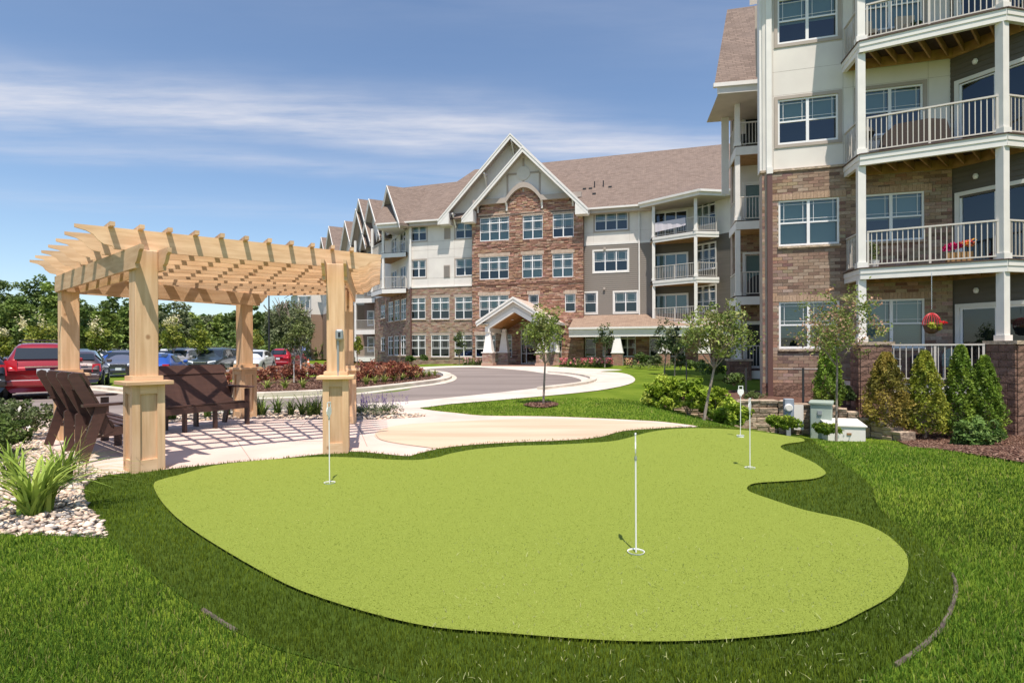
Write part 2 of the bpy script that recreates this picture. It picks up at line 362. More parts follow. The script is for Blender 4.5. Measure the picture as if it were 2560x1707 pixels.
brown_m = mat('chocolate poly lumber', (0.085, 0.042, 0.032), 0.5, noise=(4, 4, (1, 1, 6)), col2=(0.065, 0.032, 0.025), bump=(60, 0.15, 0.002), jitter=0.08)
bolt_m = mat('steel bolt', (0.7, 0.7, 0.7), 0.3, 1.0)
downspout_m = mat('brown metal downspout', (0.13, 0.062, 0.05), 0.45)
mortar_m = mat('mortar', (0.46, 0.37, 0.30), 0.9, noise=(3, 5), col2=(0.38, 0.30, 0.245), coords='World')
stone_attr = mat('ledge stone face', (0.8, 0.8, 0.8), 0.85, attr=True, noise=(7, 7), col2=(1.2, 1.2, 1.2), coords='World', bump=(14, 0.8, 0.03), spec=0.2)
brick_attr = mat('brick face', (0.85, 0.85, 0.85), 0.85, attr=True, noise=(24, 6), col2=(1.15, 1.13, 1.1), coords='World', bump=(90, 0.4, 0.004), spec=0.2)
metal_grey = mat('grey steel', (0.34, 0.36, 0.38), 0.45, 0.3)
black_m = mat('black metal', (0.02, 0.02, 0.022), 0.5)
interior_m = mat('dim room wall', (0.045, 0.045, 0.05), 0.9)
blind_m = mat('window blind', (0.50, 0.55, 0.55), 0.8)
bark_m = mat('tree bark', (0.20, 0.15, 0.12), 0.9, noise=(14, 6, (1, 1, 0.3)), col2=(0.34, 0.28, 0.24), coords='World', bump=(40, 0.6, 0.01))
roof_m = shingle_mat('asphalt shingle', (0.265, 0.20, 0.165), (0.175, 0.132, 0.11), (0.215, 0.165, 0.14))
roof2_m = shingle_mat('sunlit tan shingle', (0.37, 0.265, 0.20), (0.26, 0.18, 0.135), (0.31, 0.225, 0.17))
glass_d = glass_mat('window glass', (0.52, 0.64, 0.64), 0.14)
glass_car = glass_mat('car glass', (0.10, 0.13, 0.15), 0.30)
BR_TONES = [(0.36, 0.25, 0.185), (0.32, 0.22, 0.165), (0.26, 0.17, 0.13), (0.42, 0.315, 0.245), (0.31, 0.195, 0.15), (0.20, 0.125, 0.098), (0.37, 0.275, 0.21)]
BR_P = [0.26, 0.22, 0.13, 0.11, 0.10, 0.07, 0.11]
ST_TONES = [(0.40, 0.235, 0.165), (0.33, 0.18, 0.125), (0.47, 0.30, 0.215), (0.25, 0.135, 0.10), (0.52, 0.36, 0.27), (0.36, 0.20, 0.15)]
br_mats = [mat('brick tone %d' % i, t, 0.85, noise=(20, 6), col2=tuple(v*0.78 for v in t), bump=(80, 0.4, 0.004), spec=0.2, jitter=0.10) for i, t in enumerate(BR_TONES)]
st_mats = [mat('ledge stone tone %d' % i, t, 0.85, noise=(7, 7), col2=tuple(v*0.72 for v in t), bump=(14, 0.8, 0.03), spec=0.2, jitter=0.12) for i, t in enumerate(ST_TONES)]
block_ms = [mat('split face block tone %d' % i, t, 0.92, noise=(6, 8), col2=tuple(v*0.68 for v in t), bump=(11, 1.0, 0.05), spec=0.15, jitter=0.1) for i, t in enumerate([(0.27, 0.165, 0.125), (0.235, 0.14, 0.105), (0.30, 0.185, 0.14)])]
limestone_ms = [mat('tan retaining stone tone %d' % i, t, 0.92, noise=(7, 8), col2=tuple(v*0.72 for v in t), bump=(12, 1.0, 0.04), spec=0.15, jitter=0.12) for i, t in enumerate([(0.50, 0.38, 0.28), (0.42, 0.32, 0.24), (0.56, 0.44, 0.33)])]

# ------------------------------------------------------------------ the ground
Q = 1.08844                                               # outlines below were read at 2352 px width
GREEN = [(384.6, 1215), (391, 1240), (415.6, 1275), (459, 1316), (535, 1368), (644, 1433), (753, 1487.6), (916, 1542), (1079.6, 1580), (1243, 1594), (1443, 1610), (1606, 1617), (1770, 1614), (1933, 1601), (2069, 1583), (2151, 1545), (2232, 1498), (2265, 1449), (2270, 1411), (2254, 1379), (2205, 1338), (2129, 1308), (2014, 1283), (1922, 1253), (1876, 1236), (1868, 1225), (1889, 1214), (1960, 1209), (2025, 1204), (2056, 1196), (2064, 1185), (2042, 1166), (2028, 1158), (1988, 1140), (1959, 1128), (1952, 1120), (1967, 1113.5), (2010, 1107), (2005, 1099), (1988, 1095), (1926, 1085), (1845, 1077.5), (1763, 1074), (1702, 1074.7), (1653, 1079), (1611, 1087), (1546, 1104.6), (1481, 1111), (1385, 1116), (1288, 1119), (1191, 1127), (1126, 1138.5), (1094, 1148), (1045, 1154.6), (981, 1154), (900, 1149), (800, 1147), (700, 1152), (644, 1156), (535, 1169), (454, 1191), (405, 1204)]
FRINGE = [(700, 1147), (850, 1131), (900, 1130), (958, 1135), (1019, 1140), (1045, 1133.6), (1100, 1122), (1191, 1111), (1288, 1104.6), (1417, 1100), (1498, 1093), (1562, 1077), (1660, 1070.6), (1702, 1068.6), (1784, 1067.8), (1886, 1074), (1967, 1085), (2020, 1097), (2045, 1112), (2073, 1138), (2130, 1174.7), (2179, 1219), (2188, 1248), (2212, 1289), (2314, 1362), (2368, 1422), (2390, 1466), (2379, 1520), (2347, 1580), (2287, 1634), (2216, 1681), (2172, 1702), (2050, 1765), (1700, 1860), (1300, 1860), (1050, 1740), (998, 1706), (807, 1656), (671, 1618), (590, 1580), (508, 1528), (426, 1471), (334, 1400), (263, 1338), (236, 1291), (209, 1253), (211, 1218), (263, 1187), (317, 1182.7), (405, 1174.5), (535, 1161), (644, 1151)]
PATIO = [(263, 1189), (249, 1185), (232, 1172), (182, 1147), (149, 1134), (126, 1122), (93, 1102), (80, 1097), (128, 1088), (230, 1078), (340, 1066), (420, 1058), (520, 1052), (635, 1047.5), (770, 1049), (900, 1051), (985, 1047), (1062, 1042), (1040, 1036), (985, 1034), (975, 1020), (990, 1008), (1060, 1003), (1047, 1019.5), (1081, 1027), (1142, 1033.5), (1210, 1040), (1352, 1041.6), (1481, 1046), (1600, 1052), (1660, 1056), (1745, 1067), (1700, 1069), (1660, 1071.5), (1562, 1078), (1498, 1094), (1417, 1101.5), (1288, 1106), (1191, 1112), (1100, 1123), (1045, 1135), (1019, 1141.5), (958, 1136), (900, 1131), (850, 1132), (700, 1148), (644, 1152.5), (535, 1162.5), (405, 1176), (317, 1184)]
PAD = [(937, 1092), (944, 1080), (965, 1071), (1010, 1063), (1080, 1058), (1200, 1052), (1352, 1048), (1500, 1051), (1620, 1057), (1700, 1064), (1690, 1068.5), (1655, 1072.3), (1560, 1079), (1498, 1095), (1417, 1102.5), (1288, 1107.5), (1191, 1113.5), (1130, 1119), (1093, 1124), (1060, 1120), (1000, 1112), (955, 1103)]
ROAD = [(470, 1030), (640, 1027), (800, 1019), (900, 1012), (990, 1007.6), (1100, 998), (1223, 986.6), (1352, 972), (1433, 962.4), (1456, 954), (1449, 946), (1417, 938), (1368, 933), (1313, 925), (1223, 918), (1174, 916.5), (1094, 919), (1058, 922), (1040, 927), (1030, 940), (1040, 955), (1020, 975), (900, 987), (780, 994), (635, 1000), (551, 1001), (470, 1000), (380, 994), (300, 985), (247, 978), (200, 968), (120, 957), (40, 950), (-200, 946), (-700, 946), (-700, 1010), (-100, 1012), (40, 1016), (140, 1040), (300, 1046)]
WALK = [(1060, 1001), (990, 1006), (900, 1010), (800, 1017), (800, 1022), (985, 1022), (1047, 1021), (1126, 1011), (1223, 1003), (1352, 991.5), (1449, 982), (1514, 973.7), (1572, 961), (1588, 949.5), (1575, 938), (1546, 931.7), (1500, 929), (1556, 924.6), (1449, 920.5), (1368, 916), (1288, 914.5), (1170, 914), (1094, 916), (1040, 919), (1058, 924), (1094, 921), (1174, 918.5), (1223, 920), (1313, 927), (1368, 935), (1417, 940), (1446, 947), (1453, 954), (1430, 961), (1352, 970), (1223, 984.6), (1100, 997)]
POLY = {k: ground_poly(v, 3) for k, v in dict(green=GREEN, fringe=FRINGE, patio=PATIO, pad=PAD, road=ROAD, walk=WALK).items()}
def ground():
    pts = [(-900, -60), (900, -60), (900, 1600), (-900, 1600)]
    struct(sheet('ground', pts, lawn_m, 0.0, 1.0))
    struct(sheet('putting_green', POLY['green'], turf_m, 0.028, 1.0)); struct(sheet('fringe_turf', POLY['fringe'], fringe_m, 0.008, 1.0))
    struct(sheet('patio', POLY['patio'], conc_pink, 0.012, 1.0)); struct(sheet('stamped_concrete_pad', POLY['pad'], conc_tan, 0.017, 1.0))
    struct(sheet('pavement', POLY['walk'], conc_m, 0.016, 1.0)); struct(sheet('road', POLY['road'], asphalt_m, 0.008, 1.0))
    j = MB()                                               # saw-cut joints in the patio
    for a, b in (((585, 1092), (627, 1152)), ((470, 1100), (900, 1106)), ((893, 1060), (918, 1118)), ((1142, 1036), (985, 1047)), ((770, 1050), (745, 1076))):
        p, q = G(*a), G(*b); p.z = q.z = 0.0135; d = (q-p).normalized(); n = Vector((-d.y, d.x, 0))*0.004; j.quad(tuple(p-n), tuple(p+n), tuple(q+n), tuple(q-n))
    o = j.build('patio_joints', joint_m); struct(o)
    edge = catmull([(940, 1090), (955, 1102), (1000, 1111), (1060, 1119.5), (1092, 1123.5)], 5, False); j = MB()
    for a, b in zip(edge[:-1], edge[1:]):
        p, q = G(*a), G(*b); p.z = q.z = 0.019; d = (q-p).normalized(); n = Vector((-d.y, d.x, 0))*0.006; j.quad(tuple(p-n), tuple(p+n), tuple(q+n), tuple(q-n))
    struct(j.build('pad_edge_line', joint_m))
    # steel/plastic edging round the fringe
    fr = [Vector((x, y, 0)) for x, y in POLY['fringe']]
    def run(a, b, name):
        i0 = min(range(len(fr)), key=lambda i: (fr[i].xy-G(*a).xy).length); i1 = min(range(len(fr)), key=lambda i: (fr[i].xy-G(*b).xy).length)
        if i1 < i0: i0, i1 = i1, i0
        m = MB()
        for k in range(i0, i1):
            p, q = fr[k].copy(), fr[k+1].copy(); p.z = T(p.x, p.y)+0.010; q.z = T(q.x, q.y)+0.010
            m.tube(tuple(p), tuple(q), 0.011, n=6)
        return m.build(name, mat('weathered edging', (0.07, 0.05, 0.045), 0.8, noise=(12, 4), col2=(0.16, 0.13, 0.10), coords='World'))
    tag(run((2380, 1440), (2250, 1660), 'lawn_edging'), 'black plastic edging strip showing between fringe and lawn at lower right', 'edging', 'edging strips around the putting green')
    tag(run((508, 1528), (600, 1586), 'lawn_edging'), 'short bare piece of dark edging at the lower left of the green', 'edging', 'edging strips around the putting green')
    tag(run((209, 1253), (255, 1192), 'lawn_edging'), 'edging strip between the river rock and the dark fringe turf', 'edging', 'edging strips around the putting green')
ground()
def kerb(name, px, w, h, label=None):
    pts = catmull(px, 5, False); g = [G(*p) for p in pts]; m = MB(); L_, R_ = [], []
    for i, p in enumerate(g):
        d = (g[min(i+1, len(g)-1)]-g[max(i-1, 0)]); d.z = 0; d.normalize(); n = Vector((-d.y, d.x, 0)); L_.append(p-n*w/2); R_.append(p+n*w/2)
    for i in range(len(g)-1):
        a, b, c, d = L_[i], R_[i], R_[i+1], L_[i+1]; m.hexa([(q.x, q.y, q.z-0.05) for q in (a, b, c, d)]+[(q.x, q.y, q.z+h) for q in (a, b, c, d)])
    o = m.build(name, kerb_m); return struct(o)
kerb('kerb', [(-150, 955), (40, 957), (140, 964), (247, 972), (380, 986), (551, 992), (635, 992), (780, 986), (900, 979), (965, 972), (1029, 964), (1094, 955), (1116, 948), (1118, 941), (1104, 935), (1070, 931)], 0.42, 0.13)
kerb('gutter', [(-150, 959), (40, 961), (140, 968), (247, 976), (380, 991), (551, 998), (635, 998), (780, 992), (900, 985), (965, 977.5), (1029, 969), (1100, 959.5), (1128, 950), (1128, 941), (1108, 933), (1072, 929)], 0.42, 0.03)
kerb('kerb', [(1374, 931.5), (1420, 935), (1462, 941), (1484, 949), (1468, 958), (1430, 965), (1352, 974.5)], 0.30, 0.10)
kerb('gutter', [(-700, 1018), (-100, 1020), (140, 1034), (300, 1040), (470, 1034), (640, 1030), (800, 1022), (900, 1014)], 0.35, 0.02)
kerb('kerb', [(-700, 948), (-100, 948), (40, 945.5), (120, 946), (190, 942), (250, 938.5), (360, 940), (520, 940.5), (700, 937), (850, 934), (960, 930)], 0.3, 0.10)
# mulch beds and the rock bed
ISL = [(300, 976), (380, 984), (551, 987), (635, 987), (780, 980), (900, 973), (965, 966), (1029, 958), (1085, 950), (1102, 943), (1090, 938), (1050, 936), (980, 934), (900, 937), (780, 945), (640, 952), (560, 960), (500, 968), (400, 972)]
MUL_R = [(2290, 1120), (2330, 1124), (2400, 1133), (2480, 1146), (2560, 1160), (2700, 1185), (2760, 1100), (2640, 1040), (2520, 1050), (2400, 1055), (2250, 1045), (2140, 1030), (2110, 1045), (2150, 1062), (2230, 1098)]
MUL_M = [(1640, 1010), (1690, 1026), (1757, 1036), (1830, 1052), (1890, 1058), (2000, 1072), (2110, 1085), (2160, 1088), (2180, 1070), (2100, 1050), (1980, 1040), (1880, 1030), (1800, 1012), (1720, 1000), (1640, 996)]
TRING = [(1310, 1014), (1335, 1008), (1365, 1006), (1390, 1009), (1394, 1015), (1370, 1020), (1335, 1020)]
TRING3 = [(2035, 1080), (2060, 1074), (2100, 1075), (2130, 1084), (2110, 1090), (2060, 1088)]
FRONTBED = [(1030, 911), (1180, 912), (1200, 910), (1200, 905), (1030, 904)]
ROCKS = [(263, 1190), (249, 1184), (232, 1171), (182, 1146), (149, 1133), (126, 1121), (93, 1101), (78, 1096), (60, 1096), (0, 1100), (-200, 1110), (-400, 1200), (-300, 1336), (-60, 1336), (60, 1336), (130, 1339), (205, 1342), (250, 1345), (268, 1340), (252, 1310), (236, 1291), (209, 1253), (211, 1218)]
ROCKB = [(0, 1100), (78, 1097), (128, 1088), (230, 1078), (340, 1066), (420, 1058), (520, 1052), (635, 1047.5), (770, 1049), (900, 1051), (985, 1047), (1062, 1042), (1010, 1035), (950, 1028), (900, 1025), (800, 1027), (640, 1033), (480, 1038), (300, 1052), (140, 1052), (0, 1030), (-300, 1028), (-300, 1090)]
for k, v in dict(island=ISL, mulch=MUL_R, mid=MUL_M, ring=TRING, ring3=TRING3, rocks=ROCKS, rockb=ROCKB).items(): POLY[k] = ground_poly(v, 3)
struct(sheet('mulch_island', POLY['island'], mulch_m, 0.045, 1.0)); struct(sheet('mulch_bed', POLY['mulch'], mulch_m, 0.02, 0.5)); struct(sheet('mulch_bed', POLY['mid'], mulch_m, 0.016, 0.5))
struct(sheet('mulch_ring', POLY['ring'], mulch_m, 0.03)); struct(sheet('mulch_ring', POLY['ring3'], mulch_m, 0.04, 0.5))
struct(sheet('rock_bed', POLY['rocks'], mat('rock bed base', (0.30, 0.24, 0.20), 0.95), 0.004)); struct(sheet('rock_bed', POLY['rockb'], MATS['rock bed base'], 0.004))

# river rock: too many to count, three rock shapes joined
def ico(sub=1):
    bm = bmesh.new(); bmesh.ops.create_icosphere(bm, subdivisions=sub, radius=1.0); bm.verts.ensure_lookup_table()
    V = np.array([v.co[:] for v in bm.verts]); Fc = np.array([[v.index for v in f.verts] for f in bm.faces]); bm.free(); return V, Fc
def sample_poly(poly, dens, dmax=60):
    p = np.array(poly); x0, y0 = p.min(0); x1, y1 = p.max(0); n = int((x1-x0)*(y1-y0)*dens)
    X = RNG.uniform(x0, x1, n); Y = RNG.uniform(y0, y1, n); k = inside(p, X, Y) & (Y < dmax); return X[k], Y[k]
def scatter_solid(name, X, Y, Z, size, cols, m, flat=0.62, label=None, sub=1, elong=1.5):
    V, Fc = ico(sub); n = len(X)
    shp = 1+0.22*RNG.standard_normal((5, len(V), 1)); shp = np.clip(shp, 0.7, 1.35)
    which = RNG.integers(0, 5, n); base = (V[None]*shp)[which]
    s = size*RNG.uniform(0.55, 1.3, n); sc = np.stack([s*RNG.uniform(1, elong, n), s, s*flat*RNG.uniform(0.7, 1.1, n)], 1)
    base = base*sc[:, None, :]; a = RNG.uniform(0, 2*PI, n); t = RNG.normal(0, 0.25, n)
    x, y, z = base[..., 0], base[..., 1], base[..., 2]; x, z = x*np.cos(t)[:, None]-z*np.sin(t)[:, None], x*np.sin(t)[:, None]+z*np.cos(t)[:, None]
    x, y = x*np.cos(a)[:, None]-y*np.sin(a)[:, None], x*np.sin(a)[:, None]+y*np.cos(a)[:, None]
    W = np.stack([x+X[:, None], y+Y[:, None], z+Z[:, None]], -1).reshape(-1, 3)
    F_ = (Fc[None]+(np.arange(n)*len(V))[:, None, None]).reshape(-1, 3); C = np.repeat(cols, len(Fc), 0)
    return np_mesh(name, W, F_, m, colors=C, kind='stuff')
RK = np.array([(0.72, 0.60, 0.48), (0.80, 0.70, 0.60), (0.60, 0.47, 0.38), (0.42, 0.38, 0.35), (0.66, 0.50, 0.38), (0.52, 0.42, 0.34), (0.30, 0.28, 0.27), (0.76, 0.62, 0.50)])
X, Y = sample_poly(POLY['rocks'], 900, 12); k = (X > -0.95*Y-0.5); X, Y = X[k], Y[k]
o = scatter_solid('river_rock', X, Y, Tv(X, Y)+RNG.uniform(0.0, 0.035, len(X)), 0.024, RK[RNG.integers(0, 8, len(X))]*RNG.uniform(0.8, 1.1, (len(X), 1)), rock_m)
X, Y = sample_poly(POLY['rockb'], 420, 18); k = (X > -0.95*Y-0.5); X, Y = X[k], Y[k]
o = scatter_solid('river_rock', X, Y, Tv(X, Y)+RNG.uniform(0.0, 0.035, len(X)), 0.034, RK[RNG.integers(0, 8, len(X))]*RNG.uniform(0.75, 1.1, (len(X), 1)), rock_m)
MC = np.array([(0.16, 0.085, 0.06), (0.11, 0.055, 0.04), (0.24, 0.14, 0.10), (0.30, 0.19, 0.14), (0.08, 0.04, 0.03)])
for nm, dens, sz, lift in (('mulch', 700, 0.018, 0.02), ('mid', 300, 0.02, 0.02), ('ring', 900, 0.02, 0.03), ('ring3', 900, 0.02, 0.04), ('island', 90, 0.035, 0.05)):
    X, Y = sample_poly(POLY[nm], dens, 40); k = np.abs(X) < 0.98*Y; X, Y = X[k], Y[k]
    scatter_solid('bark_mulch', X, Y, Tv(X, Y)+lift+RNG.uniform(-0.005, 0.012, len(X)), sz, MC[RNG.integers(0, 5, len(X))], mat('bark chip', (0.9, 0.9, 0.9), 0.95, attr=True, noise=(30, 3), col2=(1.1, 1.1, 1.1), coords='World', spec=0.1), flat=0.35, sub=1, elong=2.6)

# ------------------------------------------------------------------ grass blades
def blades(name, X, Y, Z, h, w, cols, m=blade_m, lean=0.45):
    n = len(X); a = RNG.uniform(0, 2*PI, n); H = h*RNG.uniform(0.6, 1.25, n); Wd = w*RNG.uniform(0.7, 1.3, n)*0.5
    dx, dy = np.cos(a)*Wd, np.sin(a)*Wd; la = RNG.uniform(0, 2*PI, n); lm = H*np.abs(RNG.normal(0, lean, n))
    b0 = np.stack([X-dx, Y-dy, Z], 1); b1 = np.stack([X+dx, Y+dy, Z], 1); mx, my = X+np.cos(la)*lm*0.35, Y+np.sin(la)*lm*0.35
    m0 = np.stack([mx-dx*0.7, my-dy*0.7, Z+H*0.6], 1); m1 = np.stack([mx+dx*0.7, my+dy*0.7, Z+H*0.6], 1)
    tp = np.stack([X+np.cos(la)*lm, Y+np.sin(la)*lm, Z+H*0.98], 1)
    V = np.stack([b0, b1, m1, m0, tp], 1).reshape(-1, 3); i = np.arange(n)*5
    F_ = np.concatenate([np.stack([i, i+1, i+2], 1), np.stack([i, i+2, i+3], 1), np.stack([i+3, i+2, i+4], 1)])
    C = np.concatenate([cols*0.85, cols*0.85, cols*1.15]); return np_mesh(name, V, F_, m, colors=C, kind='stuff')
def field(n, d0, d1):
    """points in the view wedge with falling density"""
    D = d0*(d1/d0)**RNG.uniform(0, 1, n); X = RNG.uniform(-0.97, 0.97, n)*D; return X, D
LG = np.array([(0.12, 0.225, 0.018), (0.09, 0.18, 0.015), (0.155, 0.265, 0.022), (0.21, 0.30, 0.035), (0.085, 0.15, 0.01), (0.38, 0.36, 0.12)])
def patchy(X, Y):
    n = 0.0
    for a, b, ph, w in ((0.9, 0.4, 0, .5), (-0.5, 1.3, 1, .5), (2.3, 1.7, 2, .35), (3.9, -2.8, 3, .25), (7.1, 5.3, 4, .2)): n = n+w*np.sin(a*X+b*Y+ph+1.3*np.sin(b*X-a*Y))
    return 1+0.20*n
def patchy0(X, Y):
    v = np.sin(X*1.9+1.3*np.sin(Y*1.1))+np.sin(Y*2.7+X*0.8)+0.8*np.sin(X*5.1-Y*3.3); return 1+0.11*v
X, D = field(330000, 1.95, 15.5)
keep = ~inside(POLY['fringe'], X, D)
for kx in ('patio', 'rocks', 'rockb', 'mulch', 'mid', 'ring', 'ring3', 'road', 'walk'): keep &= ~inside(POLY[kx], X, D)
X, D = X[keep], D[keep]; pr = [0.26, 0.24, 0.22, 0.13, 0.10, 0.05]
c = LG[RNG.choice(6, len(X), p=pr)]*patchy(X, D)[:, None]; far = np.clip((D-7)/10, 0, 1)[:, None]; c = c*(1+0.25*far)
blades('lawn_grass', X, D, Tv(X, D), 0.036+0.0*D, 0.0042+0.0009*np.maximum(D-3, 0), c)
X, D = field(240000, 1.95, 10.5); keep = inside(POLY['fringe'], X, D) & ~inside(POLY['green'], X, D); X, D = X[keep], D[keep]
FG = np.array([(0.125, 0.185, 0.009), (0.10, 0.155, 0.008), (0.155, 0.22, 0.012), (0.18, 0.245, 0.018), (0.075, 0.12, 0.007)])
c = FG[RNG.choice(5, len(X), p=[0.3, 0.3, 0.25, 0.05, 0.1])]*patchy(X*0.8, D)[:, None]
blades('fringe_grass', X, D, Tv(X, D)+0.006, 0.034, 0.0036+0.0008*np.maximum(D-3, 0), c, lean=0.3)
X, D = field(170000, 1.95, 9.5); keep = inside(POLY['green'], X, D); X, D = X[keep], D[keep]
PG = np.array([(0.31, 0.375, 0.075), (0.26, 0.32, 0.055), (0.20, 0.255, 0.036), (0.48, 0.50, 0.19)])
c = PG[RNG.choice(4, len(X), p=[0.4, 0.35, 0.22, 0.03])]
blades('green_fibres', X, D, Tv(X, D)+0.026, 0.007, 0.0042+0.0008*np.maximum(D-3, 0), c, lean=0.9)
# grass clippings blown over the fringe
X, D = field(2600, 2.0, 4.0); keep = inside(POLY['fringe'], X, D) & (X > -0.4); X, D = X[keep], D[keep]
blades('grass_clippings', X, D, Tv(X, D)+0.03, 0.014, 0.004, np.array([(0.42, 0.46, 0.20)])*RNG.uniform(0.7, 1.2, (len(X), 1)), lean=1.4)
# ------------------------------------------------------------------ building helpers
def wall_holes(mb, F, s0, s1, z0, z1, o, holes, reveal=0.12, col=None):
    """wall face at offset o with openings; each opening gets its reveals"""
    H = [(max(a, s0), min(b, s1), max(c, z0), min(d, z1)) for a, b, c, d in holes if b > s0 and a < s1 and d > z0 and c < z1]
    S = sorted({s0, s1, *[h[0] for h in H], *[h[1] for h in H]}); Zs = sorted({z0, z1, *[h[2] for h in H], *[h[3] for h in H]})
    for a, b in zip(S[:-1], S[1:]):
        for c, d in zip(Zs[:-1], Zs[1:]):
            ms, mz = (a+b)/2, (c+d)/2
            if any(h[0] < ms < h[1] and h[2] < mz < h[3] for h in H): continue
            mb.quad(F.pt(a, o, c), F.pt(b, o, c), F.pt(b, o, d), F.pt(a, o, d), col)
    for a, b, c, d in H:
        for p, q in (((a, c), (a, d)), ((a, d), (b, d)), ((b, d), (b, c)), ((b, c), (a, c))):
            mb.quad(F.pt(p[0], o, p[1]), F.pt(q[0], o, q[1]), F.pt(q[0], o-reveal, q[1]), F.pt(p[0], o-reveal, p[1]), col)
def window(F, parent, s0, s1, z0, z1, cols=2, transom=False, o=0.0, casing=None, cw=0.10, blind=1, rail=True, mull=0.085, rec=None, name='window', grille=True, label=None, pm=None, door=False):
    f = MB(); fw = 0.055; oo0, oo1 = o-0.085, o-0.015
    f.box(F, s0, s0+fw, oo0, oo1, z0, z1).box(F, s1-fw, s1, oo0, oo1, z0, z1).box(F, s0+fw, s1-fw, oo0, oo1, z0, z0+fw*1.3).box(F, s0+fw, s1-fw, oo0, oo1, z1-fw, z1)
    zt = z1-fw
    if transom:
        zt = z0+(z1-z0)*0.74; f.box(F, s0+fw, s1-fw, oo0, oo1-0.002, zt, zt+0.09)
    wcol = (s1-s0-2*fw-mull*(cols-1))/cols; mz0 = z0+fw*1.3; zm = mz0+(zt-mz0)*0.5
    for k in range(1, cols): a = s0+fw+k*wcol+(k-1)*mull; f.box(F, a, a+mull, oo0, oo1-0.004, mz0, z1-fw)
    if rail:
        for k in range(cols): a = s0+fw+k*(wcol+mull); f.box(F, a, a+wcol, oo0+0.01, oo1-0.01, zm-0.025, zm+0.025)
    wobj = f.build(name, frame_m, parent, label=label)
    if casing:
        c = MB(); e = cw; c.box(F, s0-e, s0, o-0.01, o+0.03, z0-e, z1+e).box(F, s1, s1+e, o-0.01, o+0.03, z0-e, z1+e).box(F, s0, s1, o-0.01, o+0.028, z1, z1+e).box(F, s0, s1, o-0.01, o+0.028, z0-e, z0); c.build('casing', casing, wobj)
    g = MB(); mt = 0.012
    if grille:
        for k in range(cols):
            a = s0+fw+k*(wcol+mull); b = a+wcol
            lo, hi = (zm+0.025, zt) if rail else (mz0, zt)
            for q in (0.14, 0.86): g.box(F, a+wcol*q-mt/2, a+wcol*q+mt/2, oo0+0.025, oo0+0.045, lo, hi)
            g.box(F, a, b, oo0+0.026, oo0+0.044, lo+0.09, lo+0.09+mt)
            if not transom: g.box(F, a, b, oo0+0.026, oo0+0.044, hi-0.09, hi-0.09+mt)
            if transom:
                for q in (0.14, 0.86): g.box(F, a+wcol*q-mt/2, a+wcol*q+mt/2, oo0+0.025, oo0+0.045, zt+0.09, z1-fw)
                g.box(F, a, b, oo0+0.026, oo0+0.044, (zt+0.09+z1-fw)/2, (zt+0.09+z1-fw)/2+mt)
        g.build('muntins', frame_m, wobj)
    for k in range(cols):
        a = s0+fw+k*(wcol+mull); p = MB().quad(F.pt(a, oo0+0.03, mz0), F.pt(a+wcol, oo0+0.03, mz0), F.pt(a+wcol, oo0+0.03, z1-fw), F.pt(a, oo0+0.03, z1-fw)); p.build('pane', pm or glass_d, wobj)
    if blind:
        bl = MB()
        for k in range(cols):
            a = s0+fw+k*(wcol+mull); lo = z0+(z1-z0)*(0.5 if blind == 1 else 0.06) if blind < 3 else z0+(z1-z0)*0.25
            z = z1-fw
            while z > lo: bl.quad(F.pt(a, oo0-0.05, z), F.pt(a+wcol, oo0-0.05, z), F.pt(a+wcol, oo0-0.075, z-0.055), F.pt(a, oo0-0.075, z-0.055)); z -= 0.06
        bl.build('blind', blind_m, wobj)
    if rec is not None:
        d = oo0-0.55; e = 0.15
        rec.quad(F.pt(s0-e, d, z0-e), F.pt(s1+e, d, z0-e), F.pt(s1+e, d, z1+e), F.pt(s0-e, d, z1+e))
        for p, q in (((s0-e, z0-e), (s0-e, z1+e)), ((s0-e, z1+e), (s1+e, z1+e)), ((s1+e, z1+e), (s1+e, z0-e)), ((s1+e, z0-e), (s0-e, z0-e))):
            rec.quad(F.pt(p[0], oo0-0.01, p[1]), F.pt(q[0], oo0-0.01, q[1]), F.pt(q[0], d, q[1]), F.pt(p[0], d, p[1]))
        # back of the wall round the opening, so no sky shows between frame and room
    return wobj
BMESH = {}
